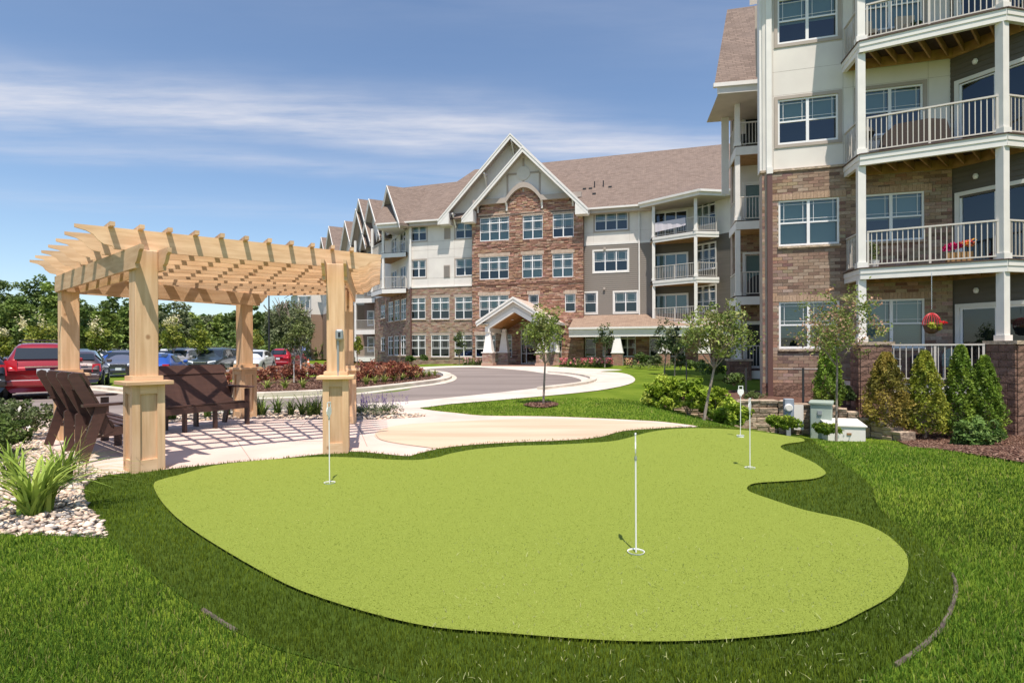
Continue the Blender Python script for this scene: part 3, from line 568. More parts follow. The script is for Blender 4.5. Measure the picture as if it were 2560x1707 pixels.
def brick_face(F, s0, s1, z0, z1, o, holes, parent, ch=0.1016, bl=0.295, j=0.010, depth=0.02, n_single=0, tones=BR_TONES, probs=BR_P, mats=br_mats, jit=0.0, dj=0.0, attr=brick_attr, name='brick', lenvar=0.0, pxlimit=None, clip=None):
    """bricks laid in courses round the openings: the n_single nearest as objects, the rest joined"""
    items = []; z = z0; r = 0
    while z < z1-0.02:
        h = ch*(1+random.uniform(-jit, jit)); h = min(h, z1-z); s = s0-(bl/2 if r % 2 else 0)-(random.uniform(0, bl) if lenvar else 0)
        while s < s1:
            L_ = bl*(1+random.uniform(-lenvar, lenvar)); segs = [(max(s, s0), min(s+L_, s1))]
            for a, b, c, d in holes:
                if z+h*0.5 > c and z+h*0.5 < d:
                    ns = []
                    for p, q in segs:
                        if q <= a or p >= b: ns.append((p, q))
                        else:
                            if p < a: ns.append((p, a))
                            if q > b: ns.append((b, q))
                    segs = ns
            for p, q in segs:
                if clip and z+h > clip((p+q)/2): continue
                if q-p > 0.05: items.append((p, q-j, z, z+h-j))
            s += L_
        z += h; r += 1
    if n_single:
        def near(it): c = F.pt((it[0]+it[1])/2, o, (it[2]+it[3])/2); return -(it[1]-it[0])*1400/c[1] + (0 if pxlimit is None or pxlimit(it) else 1000)
        items.sort(key=near)
    t_i = list(range(len(tones))); mb = MB()
    for i, (a, b, c, d) in enumerate(items):
        t = random.choices(t_i, probs)[0]; dp = depth+random.uniform(-dj, dj)
        if i < n_single:
            key = (name, round(b-a, 2), round(d-c, 2))
            if key not in BMESH:
                m_ = MB().box(None, -(b-a)/2, (b-a)/2, -depth/2, depth/2, -(d-c)/2, (d-c)/2).mesh(name); m_.materials.append(mats[0]); BMESH[key] = m_
            p = Vector(F.pt((a+b)/2, o+dp-depth/2, (c+d)/2))-wloc(parent); inst(name, BMESH[key], parent, p, F.ang, mats[t])
        else:
            col = tuple(v*random.uniform(0.9, 1.1) for v in tones[t]); mb.box(F, a, b, o+0.0005, o+dp, c, d, col)
    if mb.v: mb.build(name+'s', attr, parent, kind='stuff')
def lap(mb, F, s0, s1, z0, z1, o, holes, ex=0.15):
    z = z0
    while z < z1:
        h = min(ex, z1-z); segs = [(s0, s1)]
        for a, b, c, d in holes:
            if z+h*0.5 > c and z+h*0.5 < d:
                ns = []
                for p, q in segs:
                    if q <= a or p >= b: ns.append((p, q))
                    else:
                        if p < a: ns.append((p, a))
                        if q > b: ns.append((b, q))
                segs = ns
        for p, q in segs:
            mb.quad(F.pt(p, o+0.024, z), F.pt(q, o+0.024, z), F.pt(q, o+0.004, z+h+0.01), F.pt(p, o+0.004, z+h+0.01)); mb.quad(F.pt(p, o, z), F.pt(q, o, z), F.pt(q, o+0.024, z), F.pt(p, o+0.024, z))
        z += h
def railing(p0, p1, parent, zb=0.08, h=1.05, step=0.118, single=False, mid=True, r=0.011, post_ends=(True, True)):
    p0, p1 = Vector(p0), Vector(p1); d = p1-p0; L_ = d.length; d.normalize(); ang = math.atan2(d.y, d.x); F = Fr(p0.x, p0.y, math.degrees(ang), p0.z)
    m = MB(); m.box(F, 0, L_, -0.03, 0.03, h-0.045, h).box(F, 0, L_, -0.018, 0.018, zb, zb+0.035)
    if post_ends[0]: m.box(F, 0, 0.05, -0.024, 0.024, 0, h-0.046)
    if post_ends[1]: m.box(F, L_-0.05, L_, -0.024, 0.024, 0, h-0.046)
    if mid: m.box(F, L_/2-0.027, L_/2+0.027, -0.024, 0.024, 0, h-0.046)
    rl = m.build('railing', rail_m, parent); n = max(1, int((L_-0.1)/step)); st = (L_-0.1)/n; bb = MB()
    key = ('bal', round(h, 2), round(zb, 2))
    for k in range(n):
        s = 0.05+st*(k+0.5)
        if mid and abs(s-L_/2) < 0.04: continue
        if single:
            if key not in BMESH: me = MB().box(None, -r, r, -r, r, zb+0.036, h-0.046).mesh('baluster'); me.materials.append(rail_m); BMESH[key] = me
            inst('baluster', BMESH[key], rl, Vector(F.pt(s, 0, 0))-wloc(rl), ang)
        else: bb.box(F, s-r, s+r, -r, r, zb+0.036, h-0.046)
    if bb.v: bb.build('balusters', rail_m, rl, kind='stuff')
    return rl
def post(x, y, z0, z1, parent, w=0.2, ang=-16, base=True, name='post', m=white_m):
    F = Fr(x, y, ang); b = MB().box(F, -w/2, w/2, -w/2, w/2, z0, z1)
    if base: b.box(F, -w/2-0.035, w/2+0.035, -w/2-0.035, w/2+0.035, z0, z0+0.16)
    return b.build(name, m, parent)
def roof_slab(name, pts, parent, th=0.12, m=None, axis=None):
    """pts: sloping polygon (top face); gets thickness and metre UVs along eave direction"""
    n = len(pts); b = MB(); b.poly(pts); b.poly([(x, y, z-th) for x, y, z in reversed(pts)])
    for k in range(n): p, q = pts[k], pts[(k+1) % n]; b.quad(p, q, (q[0], q[1], q[2]-th), (p[0], p[1], p[2]-th))
    o = b.build(name, m or roof_m, parent); e = Vector(axis) if axis else (Vector(pts[1])-Vector(pts[0])); e.z = 0; e.normalize()
    nn = (Vector(pts[1])-Vector(pts[0])).cross(Vector(pts[2])-Vector(pts[0])).normalized(); t = nn.cross(e).normalized()
    uv_planar(o, e, t); return o

# ------------------------------------------------------------------ the near wing at the right edge
FW = Fr(8.0, 17.9, -16); C1 = FW.pt(5.14, 0, 0); FD = Fr(C1[0], C1[1], -61)
NW = empty('apartment_wing', (9.0, 17.6, -0.4), 'near four-storey apartment wing of brick and cream panels filling the right edge', 'building', 'buildings of the apartment complex')
LV = [0.42, 3.66, 6.92, 10.16]
def near_wing():
    rec = MB(); c1, c2 = (0.48, 2.19), (2.73, 4.44); zs = [(1.35, 2.83), (4.57, 6.02), (7.80, 9.23), (10.98, 12.42)]
    holes_b = [(c[0], c[1], *z) for c in (c1, c2) for z in zs[:2]]; holes_p = [(c[0], c[1], *z) for c in (c1, c2) for z in zs[2:]]
    w = MB(); wall_holes(w, FW, 0, 5.14, 0.28, 6.93, 0.07, holes_b, 0.10); w.box(FW, -0.001, 0.0, -0.5, 0.07, -0.6, 6.93)
    w.build('brick_wall_backing', mortar_m, NW)
    lint = [(c[0]-0.2, c[1]+0.2, z[1], z[1]+0.20) for c in (c1, c2) for z in zs[:2]]; sills = [(c[0]-0.03, c[1]+0.03, z[0]-0.07, z[0]) for c in (c1, c2) for z in zs[:2]]
    brick_face(FW, 0, 5.14, 0.28, 6.93, 0.07, holes_b+lint+sills, NW, n_single=290, pxlimit=lambda it: it[0] < 3.0)
    # short return of bricks round the corner
    FS_ = Fr(8.0+FW.n[0]*0.07, 17.9+FW.n[1]*0.07, -16-90+25); 
    lm = MB(); sm_ = MB()
    for a, b, z, z2 in lint:
        n = 20; s = a
        while s < b-0.01:
            e = min(s+0.10, b); t = random.choice([(0.43, 0.30, 0.215), (0.40, 0.275, 0.195), (0.455, 0.32, 0.235)]); lm.box(FW, s, e-0.006, 0.072, 0.098, z+0.006, z2-0.006, t); s = e
    lm.build('soldier_course_lintels', brick_attr, NW, kind='stuff')
    for a, b, z, z2 in sills: MB().box(FW, a, b, 0.0, 0.15, z, z2).build('window_sill', limestone_ms[2], NW)
    for c in (c1, c2):
        for i, z in enumerate(zs):
            brick = i < 2
            window(FW, NW, c[0], c[1], z[0], z[1], 2, o=0.06 if brick else 0.0, casing=None if brick else greige_m, blind=[3, 2, 1, 1][i] if c == c1 else [2, 1, 1, 2][i], rec=rec)
    # cream panels above the brick, one object each, with open joints between them
    pb = MB(); wall_holes(pb, FW, 0, 5.14, 6.93, 13.4, -0.012, holes_p, 0.02); pb.build('panel_backing', greige_m, NW)
    S = [0.0, 0.345, 2.325, 2.60, 4.575, 5.14]; Zz = [7.0, 7.66, 9.37, 10.12, 10.85, 12.56, 13.4]
    for a, b in zip(S[:-1], S[1:]):
        for c, d in zip(Zz[:-1], Zz[1:]):
            m = MB(); wall_holes(m, FW, a+0.004, b-0.004, c+0.004, d-0.004, 0.0, holes_p, 0.012)
            if m.v: m.build('panel', panel_m, NW)
    MB().box(FW, -0.02, 0.09, -0.02, 0.04, 7.0, 13.4).box(FW, -0.06, -0.02, -0.4, 0.04, 7.0, 13.4).build('corner_board', white_m, NW)
    MB().box(FW, -0.06, 5.14, -0.03, 0.13, 6.93, 7.0).build('water_table', limestone_ms[2], NW)
    sd = FW.s_at(1926, 0.2); MB().box(FW, sd-0.075, sd+0.075, 0.12, 0.22, -0.45, 6.98).build('downspout', downspout_m, NW)
    MB().box(FW, sd-0.08, sd+0.08, 0.045, 0.14, 7.0, 13.2).box(FW, sd-0.09, sd+0.09, 0.05, 0.24, 6.86, 7.06).build('downspout', white_m, NW)
    MB().box(FW, 0.3, 1.85, 0.092, 0.10, 1.0-0.28, 1.0-0.265).build('conduit', white_m, NW)
    # split-face block base
    MB().box(FW, 0, 5.1, -0.2, 0.05, -1.1, 0.28).build('base_backing', mortar_m, NW)
    brick_face(FW, -0.02, 5.1, -0.92, 0.28, 0.05, [], NW, ch=0.2, bl=0.405, j=0.012, depth=0.06, n_single=80, tones=[(0.27, 0.165, 0.125)]*3, probs=[1, 1, 1], mats=block_ms, dj=0.012, name='block')
    # brick return on the left and body behind
    FR_ = Fr(FW.pt(0, 0.07, 0)[0], FW.pt(0, 0.07, 0)[1], 60); b = MB(); b.box(FR_, 0.0, 7.5, 0.02, 0.3, -0.9, 6.95); b.build('side_wall', mortar_m, NW)
    MB().box(FR_, 0, 7.5, 0.02, 0.3, 6.95, 13.4).build('side_wall', panel_m, NW)
    # dark sided wall with sliding doors
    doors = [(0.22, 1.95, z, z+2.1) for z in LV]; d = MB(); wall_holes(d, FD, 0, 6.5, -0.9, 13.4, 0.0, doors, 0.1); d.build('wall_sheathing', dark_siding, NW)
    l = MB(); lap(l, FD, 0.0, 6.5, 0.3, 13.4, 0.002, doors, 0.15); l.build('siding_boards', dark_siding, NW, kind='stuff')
    for a, b, z0, z1 in doors: window(FD, NW, a, b, z0+0.02, z1, 2, o=0.03, casing=white_m, cw=0.11, blind=0, rail=False, grille=False, rec=rec, name='sliding_door', mull=0.10)
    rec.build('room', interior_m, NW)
    # roof with deep eaves; it throws the long shadow on the top storey
    P1 = FW.pt(2.43, 1.21, 0); P2 = (12.84, 14.5); E3 = (13.9, 14.74)
    rp = [FW.pt(-0.7, 0.75, 0), FW.pt(2.0, 0.75, 0), FW.pt(2.25, 1.85, 0), (12.95, 13.85, 0), (17, 14.2, 0), (20, 18, 0), FW.pt(4, -3, 0), FW.pt(-0.3, -0.3, 0)]
    r = MB(); r.prism([(p[0], p[1]) for p in rp], 13.3, 13.6); r.build('eave', white_m, NW)
    bk = MB(); bk.poly([(rp[1][0], rp[1][1], 13.6), (rp[4][0], rp[4][1], 13.6), (20, 19, 17.5), (14, 20, 17.5)]); bk.build('roof', roof_m, NW)
    MB().box(Fr(20, 12, 90), 0, 14, 0, 0.2, -1, 13.3).build('end_wall', panel_m, NW)
    # stacked balconies
    deck = [FW.pt(2.32, 0.0, 0)[:2], P1[:2], P2, E3, C1[:2]]; ring = deck[:4]
    for i, z in enumerate(LV):
        b = empty_part('balcony', NW, 'ground floor terrace deck with long railing between two block piers' if i == 0 else None)
        MB().prism([(x, y) for x, y in deck], z-0.03, z).build('deck', deckb_m, b)
        fz = MB(); fl = MB()
        for p, q in zip(ring[:-1], ring[1:]):
            F = Fr(p[0], p[1], math.degrees(math.atan2(q[1]-p[1], q[0]-p[0]))); L_ = math.hypot(q[0]-p[0], q[1]-p[1])
            fz.box(F, -0.0, L_, -0.03, 0.03, z-0.175, z-0.031); fz.box(F, 0.0, L_, -0.10, 0.012, z-0.33, z-0.175); fl.box(F, -0.02, L_, -0.03, 0.055, z-0.03, z+0.004)
        fz.build('fascia', white_m, b); fl.build('deck_edge', deckb_m, b)
        if i:
            dj_ = Vector((0.74, 0.67)).normalized(); p1_, p2_ = Vector(P1[:2]), Vector(P2)
            for k in range(9):
                a_ = p1_.lerp(p2_, (k+0.45)/8.4) if k < 8 else p2_+Vector((0.35, 0.08)); rel = a_-Vector((FW.x, FW.y)); oA = rel.dot(Vector(FW.n)); sA_ = rel.dot(Vector(FW.d)); t1 = (oA-0.12)/-dj_.dot(Vector(FW.n)); sE = sA_+dj_.dot(Vector(FW.d))*t1
                oD = (a_-Vector((FD.x, FD.y))).dot(Vector(FD.n)); t2 = (oD-0.08)/-dj_.dot(Vector(FD.n)); t_ = min(t1 if sE < 5.14 else 99, t2)
                if t_ < 0.2: continue
                e_ = a_+dj_*t_; a2 = a_+dj_*0.08; MB().beam((a2.x, a2.y, z-0.155), (e_.x, e_.y, z-0.155), 0.04, 0.235).build('joist', joist_m, b)
            MB().box(FW, 2.32, 5.14, 0.075, 0.12, z-0.32, z-0.035).box(FD, 0.0, 1.9, 0.03, 0.075, z-0.32, z-0.035).build('ledger', joist_m, b)
            MB().beam((*FW.pt(2.4, 0.15, z-0.15)[:2], z-0.15), (P1[0]+0.05, P1[1]+0.1, z-0.15), 0.04, 0.2).build('joist', joist_m, b)
        if i:
            q1 = Vector((P1[0], P1[1], z)); a0 = Vector((*deck[0], z)); q2 = Vector((*P2, z)); e3 = Vector((*E3, z)); n = 0.07
            railing(a0+(q1-a0).normalized()*0.02+Vector((0.06, 0, 0)), q1+Vector((0.06, 0.12, 0)), b, single=True, mid=False)
            d = (q2-q1).normalized(); off = Vector((d.y, -d.x, 0))*-0.09; railing(q1+d*0.17+off, q2-d*0.15+off, b, single=True, mid=True)
            d = (e3-q2).normalized(); off = Vector((d.y, -d.x, 0))*-0.09; railing(q2+d*0.15+off, e3-d*0.05+off, b, single=True, mid=False)
        top = (LV[i+1]-0.33) if i < 3 else 13.3
        zb = z if i else 1.53
        post(P1[0]+0.1, P1[1]+0.12, zb, top, NW, 0.2); post(P2[0]+0.0, P2[1]+0.14, zb, top, NW, 0.2, ang=12.8-0)
        if i < 4:
            lp = FD.pt(0.62, 0.06, z+2.55); l = MB(); l.lathe(lp[0], lp[1], [(0.0, z+2.48), (0.05, z+2.5), (0.07, z+2.58), (0.04, z+2.64)], 10); l.build('wall_light', frame_m, NW)
    # piers of split-face block
    for nm, F, s1, o1, zc in (('pier', Fr(*FW.pt(2.30, 1.62, 0)[:2], -16), 0.78, 0.8, 1.45), ('pier', Fr(12.72, 14.12, 12.8), 1.5, 0.72, 1.45)):
        zb = -1.35; pr = MB().box(F, 0.02, s1-0.02, -o1+0.02, -0.02, zb, zc).build(nm, mortar_m, NW)
        r = 0; z = zc-0.2
        while z > zb:
            for (ax, L_, key) in (('f', s1, 0), ('l', o1, 1)):
                s = -0.2 if r % 2 else 0.0
                while s < L_-0.02:
                    a, b_ = max(s, 0), min(s+0.4, L_)
                    if b_-a > 0.05:
                        mk = ('pb', round(b_-a, 2))
                        if mk not in BMESH: me = MB().box(None, -(b_-a)/2+0.006, (b_-a)/2-0.006, -0.03, 0.03, -0.093, 0.093).mesh('block'); me.materials.append(block_ms[0]); BMESH[mk] = me
                        if key == 0: p = F.pt((a+b_)/2, 0.0+random.uniform(-0.008, 0.01), z+0.1); an = F.ang
                        else: p = F.pt(0.0-random.uniform(-0.008, 0.01), -(a+b_)/2, z+0.1); an = F.ang+PI/2
                        inst('block', BMESH[mk], pr, Vector(p)-wloc(pr), an, random.choice(block_ms))
                    s += 0.4
            z -= 0.2; r += 1
        MB().box(F, -0.06, s1+0.06, -o1-0.06, 0.06, zc, zc+0.09).build('pier_cap', limestone_ms[2], pr)
    # terrace railing between the piers and its skirt
    a = FW.pt(3.10, 1.3, 0); q = (12.45, 14.75, 0); railing((a[0], a[1], 0.42), (q[0], q[1], 0.42), NW, single=True, mid=True, step=0.135)
    MB().beam((a[0], a[1], 0.28), (q[0], q[1], 0.28), 0.05, 0.24).build('fascia', white_m, NW)
    MB().beam((a[0]+0.3, a[1]+0.4, -0.4), (q[0], q[1]+0.4, -0.4), 0.05, 1.3).build('terrace_skirt', mortar_m, NW)
def empty_part(name, parent, label=None):
    o = bpy.data.objects.new(name, None); COL.objects.link(o); o.parent = parent
    if label: o['label'] = label
    return o
near_wing()

# ------------------------------------------------------------------ set-back bay with stacked recessed balconies, left of the near wing
RB = empty('apartment_bay', (10.5, 24.8, -0.2), 'set-back balcony bay squeezed between the near brick wall and the middle building', 'building', 'buildings of the apartment complex')
def rear_bay():
    F = Fr(9.85, 24.5, -13); LZ = [0.45, 3.67, 6.95, 10.2]; rec = MB()
    tops = [LZ[1]-0.42, LZ[2]-0.42, LZ[3]-0.42, 12.5]
    w = MB(); hb = [(0.65, 2.4, LZ[0], LZ[0]+2.08), (0.65, 2.4, LZ[1], LZ[1]+2.08)]; wall_holes(w, F, 0.15, 4.5, -0.9, LZ[2]-0.1, -1.9, hb, 0.1); w.box(F, 0.1, 0.149, -2.4, -1.9, -0.9, 12.6); w.build('brick_wall_backing', mortar_m, RB)
    brick_face(F, 0.15, 3.2, -0.9, LZ[2]-0.1, -1.9, hb, RB)
    hp = [(0.65, 2.4, LZ[2], LZ[2]+2.08), (0.65, 2.4, LZ[3], LZ[3]+2.08)]; w = MB(); wall_holes(w, F, 0.15, 4.5, LZ[2]-0.1, 12.6, -1.9, hp, 0.1); w.build('panel_wall', panel_m, RB)
    for i, z in enumerate(LZ):
        b = empty_part('balcony', RB); MB().box(F, 0.0, 4.0, -1.9, 0.0, z-0.05, z).build('deck', deckb_m, b)
        MB().box(F, -0.03, 4.0, 0.0, 0.05, z-0.40, z-0.051).box(F, -0.04, 0.0, -1.9, 0.0, z-0.40, z-0.051).build('fascia', white_m, b)
        MB().box(F, 0.0, 4.0, -1.9, -0.02, z-0.30, z-0.26).build('ceiling_boards', joist_m, b)
        railing(F.pt(0.16, -0.07, z), F.pt(3.0, -0.07, z), b, single=True, mid=False, step=0.125); railing(F.pt(0.03, -1.85, z), F.pt(0.03, -0.2, z), b, mid=False)
        q = F.pt(0.05, -0.08, 0); post(q[0], q[1], z if i else 0.9, tops[i], RB, 0.2)
        window(F, RB, 0.65, 2.4, z+0.02, z+2.08, 2, o=-1.87, casing=white_m, cw=0.1, blind=2 if i in (1, 2) else 0, rail=False, grille=False, rec=rec, name='sliding_door', mull=0.09)
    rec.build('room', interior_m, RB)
    p = MB().box(F, -0.35, 0.55, -0.75, 0.2, -1.0, 0.82).build('pier', block_ms[1], RB); MB().box(F, -0.4, 0.6, -0.8, 0.25, 0.82, 0.9).build('pier_cap', limestone_ms[2], p)
    brick_face(F, -0.35, 0.55, -1.0, 0.82, 0.2, [], p, ch=0.2, bl=0.4, j=0.014, depth=0.05, n_single=20, tones=[(0.2, 0.12, 0.09)]*3, probs=[1, 1, 1], mats=block_ms, name='block')
    # roof above: eave, sloping shingles, rake
    a = P(1786, 211, 23.6); b_ = P(1925, 196, 23.2); c = P(1893, 12, 26.4); d = P(1818, 25, 26.8); e = b_+(b_-a)*1.5
    roof_slab('roof', [tuple(a), tuple(e), tuple(c+(e-b_)), tuple(d)], RB)
    Fg = Fr(a.x, a.y, math.degrees(math.atan2(b_.y-a.y, b_.x-a.x)), a.z); L_ = (e-a).xy.length
    MB().box(Fg, -0.05, L_, -0.05, 0.12, -0.16, -0.0).build('gutter', white_m, RB); MB().box(Fg, 0.12, L_, -0.06, 0.02, -0.42, -0.16).build('fascia', white_m, RB)
    MB().box(Fg, 0.15, L_, -3, -0.06, -0.44, -0.40).build('soffit', soffit_m, RB)
    MB().box(F, -0.42, -0.1, -1.5, -1.4, 8.5, 12.4).build('wall_panel', panel_m, RB)
    # taller gable wall and its bracket standing against the near wing
    g = MB(); q = [P(1892, 5, 21.8), P(1918, 0, 21.6), P(1918, 195, 21.6), P(1895, 182, 21.8)]; g.poly([tuple(v) for v in q]); g.poly([(v.x+0.05, v.y+0.3, v.z) for v in reversed(q)])
    up = [P(1875, -60, 21.5), P(1925, -60, 21.2), P(1925, 4, 21.2), P(1874, 14, 21.5)]; g.poly([tuple(v) for v in up])
    g.build('gable_wall', soffit_m, RB)
    MB().beam(tuple(P(1896, 142, 21.7)), tuple(P(1918, 139, 21.5)), 0.1, 0.12).beam(tuple(P(1903, 144, 21.7)), tuple(P(1919, 160, 21.5)), 0.08, 0.08).build('bracket', white_m, RB)
rear_bay()
# ------------------------------------------------------------------ the middle building
FM = Fr(6.31, 44.6, -16); SC0 = FM.s_at(1028); CC = FM.pt(SC0, 0, 0); FA = Fr(CC[0], CC[1], -61)
MBD = empty('apartment_building', (0.0, 46.0, 0.2), 'long four-storey building with gabled stone front and brown shingle roofs behind the turning circle', 'building', 'buildings of the apartment complex')
def pxwin(F, q, o=0.0):
    """photo rectangle (x0,y0,x1,y1) -> opening on the wall"""
    x0, y0, x1, y1 = q; s0, s1 = F.s_at(x0, o), F.s_at(x1, o)
    return (s0, s1, F.z_at(x0, y1, o), F.z_at(x0, y0, o))
def cr3(x, y): return (900+x/2.45, 300+y/2.45)
def cr4(x, y): return (1360+x/2.45, 300+y/2.45)
def c4(a, b, c, d): return (*cr4(a, b), *cr4(c, d))
def cq(a, b, c, d): return (*cr3(a, b), *cr3(c, d))
def middle():
    rec = MB()
    SPL = 6.72; oS = 0.6
    s_l, s_r = FM.s_at(1182, oS), FM.s_at(1459, oS)
    # --- left wall: cream panels over brick
    wp = [(cq(318, 642, 410, 744), 2, 0), (cq(588, 625, 700, 729), 2, 0), (cq(318, 862, 406, 966), 2, 0), (cq(588, 853, 700, 957), 2, 0)]
    wb = [(cq(313, 1092, 402, 1221), 2, 1), (cq(438, 1088, 548, 1221), 2, 1), (cq(582, 1085, 690, 1221), 2, 1), (cq(312, 1319, 402, 1448), 2, 1), (cq(436, 1318, 547, 1450), 2, 1), (cq(580, 1318, 690, 1450), 2, 1)]
    Hp = [pxwin(FM, q) for q, _, _ in wp]; Hb = [pxwin(FM, q, 0.07) for q, _, _ in wb]
    Hb = [(a, b, c, d) for a, b, c, d in Hb]
    w = MB(); wall_holes(w, FM, SC0, s_l+0.05, 0.0, SPL, 0.06, Hb, 0.12); w.build('brick_wall_backing', mortar_m, MBD)
    brick_face(FM, SC0, s_l, 0.0, SPL, 0.06, Hb+[(a-0.1, b+0.1, d, d+0.24) for a, b, c, d in Hb], MBD)
    lm = MB()
    for a, b, c, d in Hb:
        lm.box(FM, a-0.1, b+0.1, 0.06, 0.085, d, d+0.24, (0.41, 0.275, 0.20)); MB().box(FM, a-0.05, b+0.05, 0.03, 0.14, c-0.09, c).build('window_sill', limestone_ms[2], MBD)
    w = MB(); wall_holes(w, FM, SC0, FM.s_at(1185), SPL, 12.3, -0.01, Hp, 0.12); w.build('panel_backing', greige_m, MBD)
    zc = [SPL+0.08, Hp[2][2]-0.12, (Hp[2][3]+0.12), (Hp[2][3]+Hp[0][2])/2, Hp[0][2]-0.12, Hp[0][3]+0.12, 12.3]; sc = [SC0, Hp[0][0]-0.13, Hp[0][1]+0.13, Hp[1][0]-0.13, FM.s_at(1185)]
    for a, b in zip(sc[:-1], sc[1:]):
        for c, d in zip(zc[:-1], zc[1:]):
            m = MB(); wall_holes(m, FM, a+0.008, b-0.008, c+0.008, d-0.008, 0.004, Hp, 0.01)
            if m.v: m.build('panel', panel_m, MBD)
    MB().box(FM, SC0-0.05, s_l, 0.0, 0.13, SPL, SPL+0.09).build('water_table', white_m, MBD)
    for q in (cq(519, 664, 557, 731), cq(516, 890, 554, 965)):
        a, b, c, d = pxwin(FM, q); v = MB().box(FM, a, b, 0.01, 0.05, c, d); z = c+0.05
        vt = v.build('wall_vent', greige_m, MBD); l = MB()
        while z < d-0.05: l.box(FM, a+0.04, b-0.04, 0.05, 0.07, z, z+0.03); z += 0.09
        l.build('louvre', mat('vent louvre', (0.30, 0.26, 0.23), 0.7), vt, kind='stuff')
    for (q, n, t), h in zip(wp, Hp): window(FM, MBD, *h, n, o=0.0, casing=greige_m, cw=0.10, blind=1, rec=rec)
    for i, ((q, n, t), h) in enumerate(zip(wb, Hb)): window(FM, MBD, *h, n, transom=True, o=0.05, blind=[1, 1, 1, 0, 0, 0][i], rec=rec)
    for sx, m, z0, z1 in ((FM.s_at(1030), downspout_m, 0.1, SPL), (FM.s_at(1030), white_m, SPL+0.1, 12.1)): MB().box(FM, sx-0.06, sx+0.06, 0.14, 0.25, z0, z1).build('downspout', m, MBD)
    # --- stone front
    ws = [(cq(738, 603, 917, 745), 3, 1, 2), (cq(735, 842, 913, 979), 3, 1, 1), (cq(733, 1077, 912, 1214), 3, 1, 1), (cq(1000, 588, 1123, 733), 2, 1, 2), (cq(996, 829, 1120, 971), 2, 1, 2), (cq(1034, 1070, 1096, 1180), 1, 0, 0), (cq(1184, 577, 1312, 722), 2, 1, 1), (cq(1181, 820, 1308, 966), 2, 1, 2), (cq(1257, 1066, 1321, 1176), 1, 0, 1)]
    g0 = [((1189, 838, 1238.5, 893), 2, 1, 0), ((1254, 835, 1280, 893), 1, 1, 0)]
    ws += g0; Hs = [pxwin(FM, q, oS) for q, _, _, _ in ws]
    door = (FM.s_at(1302, oS), FM.s_at(1404, oS), 0.15, 3.0); Hd = Hs+[door]
    za = FM.z_at(1181, 516, oS)                            # underside of the gable band
    w = MB(); wall_holes(w, FM, s_l, s_r, 0.0, za-0.35, oS, Hd, 0.15); w.quad(FM.pt(s_l+0.7, oS, za-0.35), FM.pt(s_r-0.7, oS, za-0.35), FM.pt(s_r-0.9, oS, za+0.1), FM.pt(s_l+0.9, oS, za+0.1)); w.quad(FM.pt(FM.s_at(1266, oS), oS, za), FM.pt(FM.s_at(1357, oS), oS, za), FM.pt(FM.s_at(1357, oS), oS, za+1.3), FM.pt(FM.s_at(1266, oS), oS, za+1.3))
    for s in (s_l, s_r): w.quad(FM.pt(s, 0, 0), FM.pt(s, oS, 0), FM.pt(s, oS, 12.8), FM.pt(s, 0, 12.8))
    w.build('stone_wall_backing', mat('stone joint', (0.17, 0.10, 0.075), 0.95), MBD)
    lintS = [(a-0.12, b+0.12, d, d+0.30) for a, b, c, d in Hs[:9]]+[(Hs[9][0]-0.1, Hs[9][1]+0.1, Hs[9][3], Hs[9][3]+0.3)]
    ra_, rb_ = FM.s_at(1268, 0.63), FM.s_at(1355, 0.63); side = [(s_l-1, ra_, za+0.05, 30), (rb_, s_r+1, za+0.05, 30)]+[(ra_+(rb_-ra_)*k/10-0.01, ra_+(rb_-ra_)*(k+1)/10+0.01, za+0.12+1.15*min(math.sin(PI*k/10), math.sin(PI*(k+1)/10))**0.85, 30) for k in range(10)]
    brick_face(FM, s_l-0.02, s_r+0.02, 0.1, za+1.2, oS, Hd+lintS+side, MBD, ch=0.105, bl=0.42, j=0.014, depth=0.045, n_single=290, tones=ST_TONES, probs=[.25, .2, .2, .12, .08, .15], mats=st_mats, jit=0.25, dj=0.03, attr=stone_attr, name='stone', lenvar=0.45, pxlimit=lambda it: 5.0 < it[2] < 10.8 and it[0] > s_l+0.5, clip=lambda s: 17.3-0.45-abs(s+5.14)*1.02)
    lb = MB()
    for a, b, c, d in lintS:
        n = max(3, int((b-a)/0.11)); st = (b-a)/n
        for k in range(n): v = random.uniform(0.9, 1.08); lb.box(FM, a+k*st, a+(k+1)*st-0.012, oS, oS+0.05, c+0.01, d, (0.52*v, 0.41*v, 0.33*v))
    lb.build('soldier_course_lintels', brick_attr, MBD, kind='stuff')
    MB().box(FM, s_l-0.03, s_r+0.05, oS, oS+0.1, FM.z_at(1185, 713, oS)-0.05, FM.z_at(1185, 713, oS)+0.03).build('stone_ledge', st_mats[3], MBD)
    for (q, n, t, bl), h in zip(ws, Hs): window(FM, MBD, *h, n, transom=bool(t), o=oS+0.0, blind=bl, rec=rec, cw=0.05)
    # entrance doors under an arch
    e = MB(); a, b, c, d = door; 
    for s in (a, a+0.42, (a+b)/2-0.05, b-0.47, b-0.05): e.box(FM, s, s+0.06, oS-0.2, oS-0.02, c, d)
    e.box(FM, a+0.061, b-0.051, oS-0.2, oS-0.021, c, c+0.1).box(FM, a+0.061, b-0.051, oS-0.2, oS-0.022, 2.25, 2.33).box(FM, a+0.061, b-0.051, oS-0.2, oS-0.022, 1.0, 1.05).box(FM, a+0.061, b-0.051, oS-0.2, oS-0.02, d-0.06, d)
    eo = e.build('entrance_doors', frame_m, MBD, label='glazed entrance doors with sidelights below the canopy')
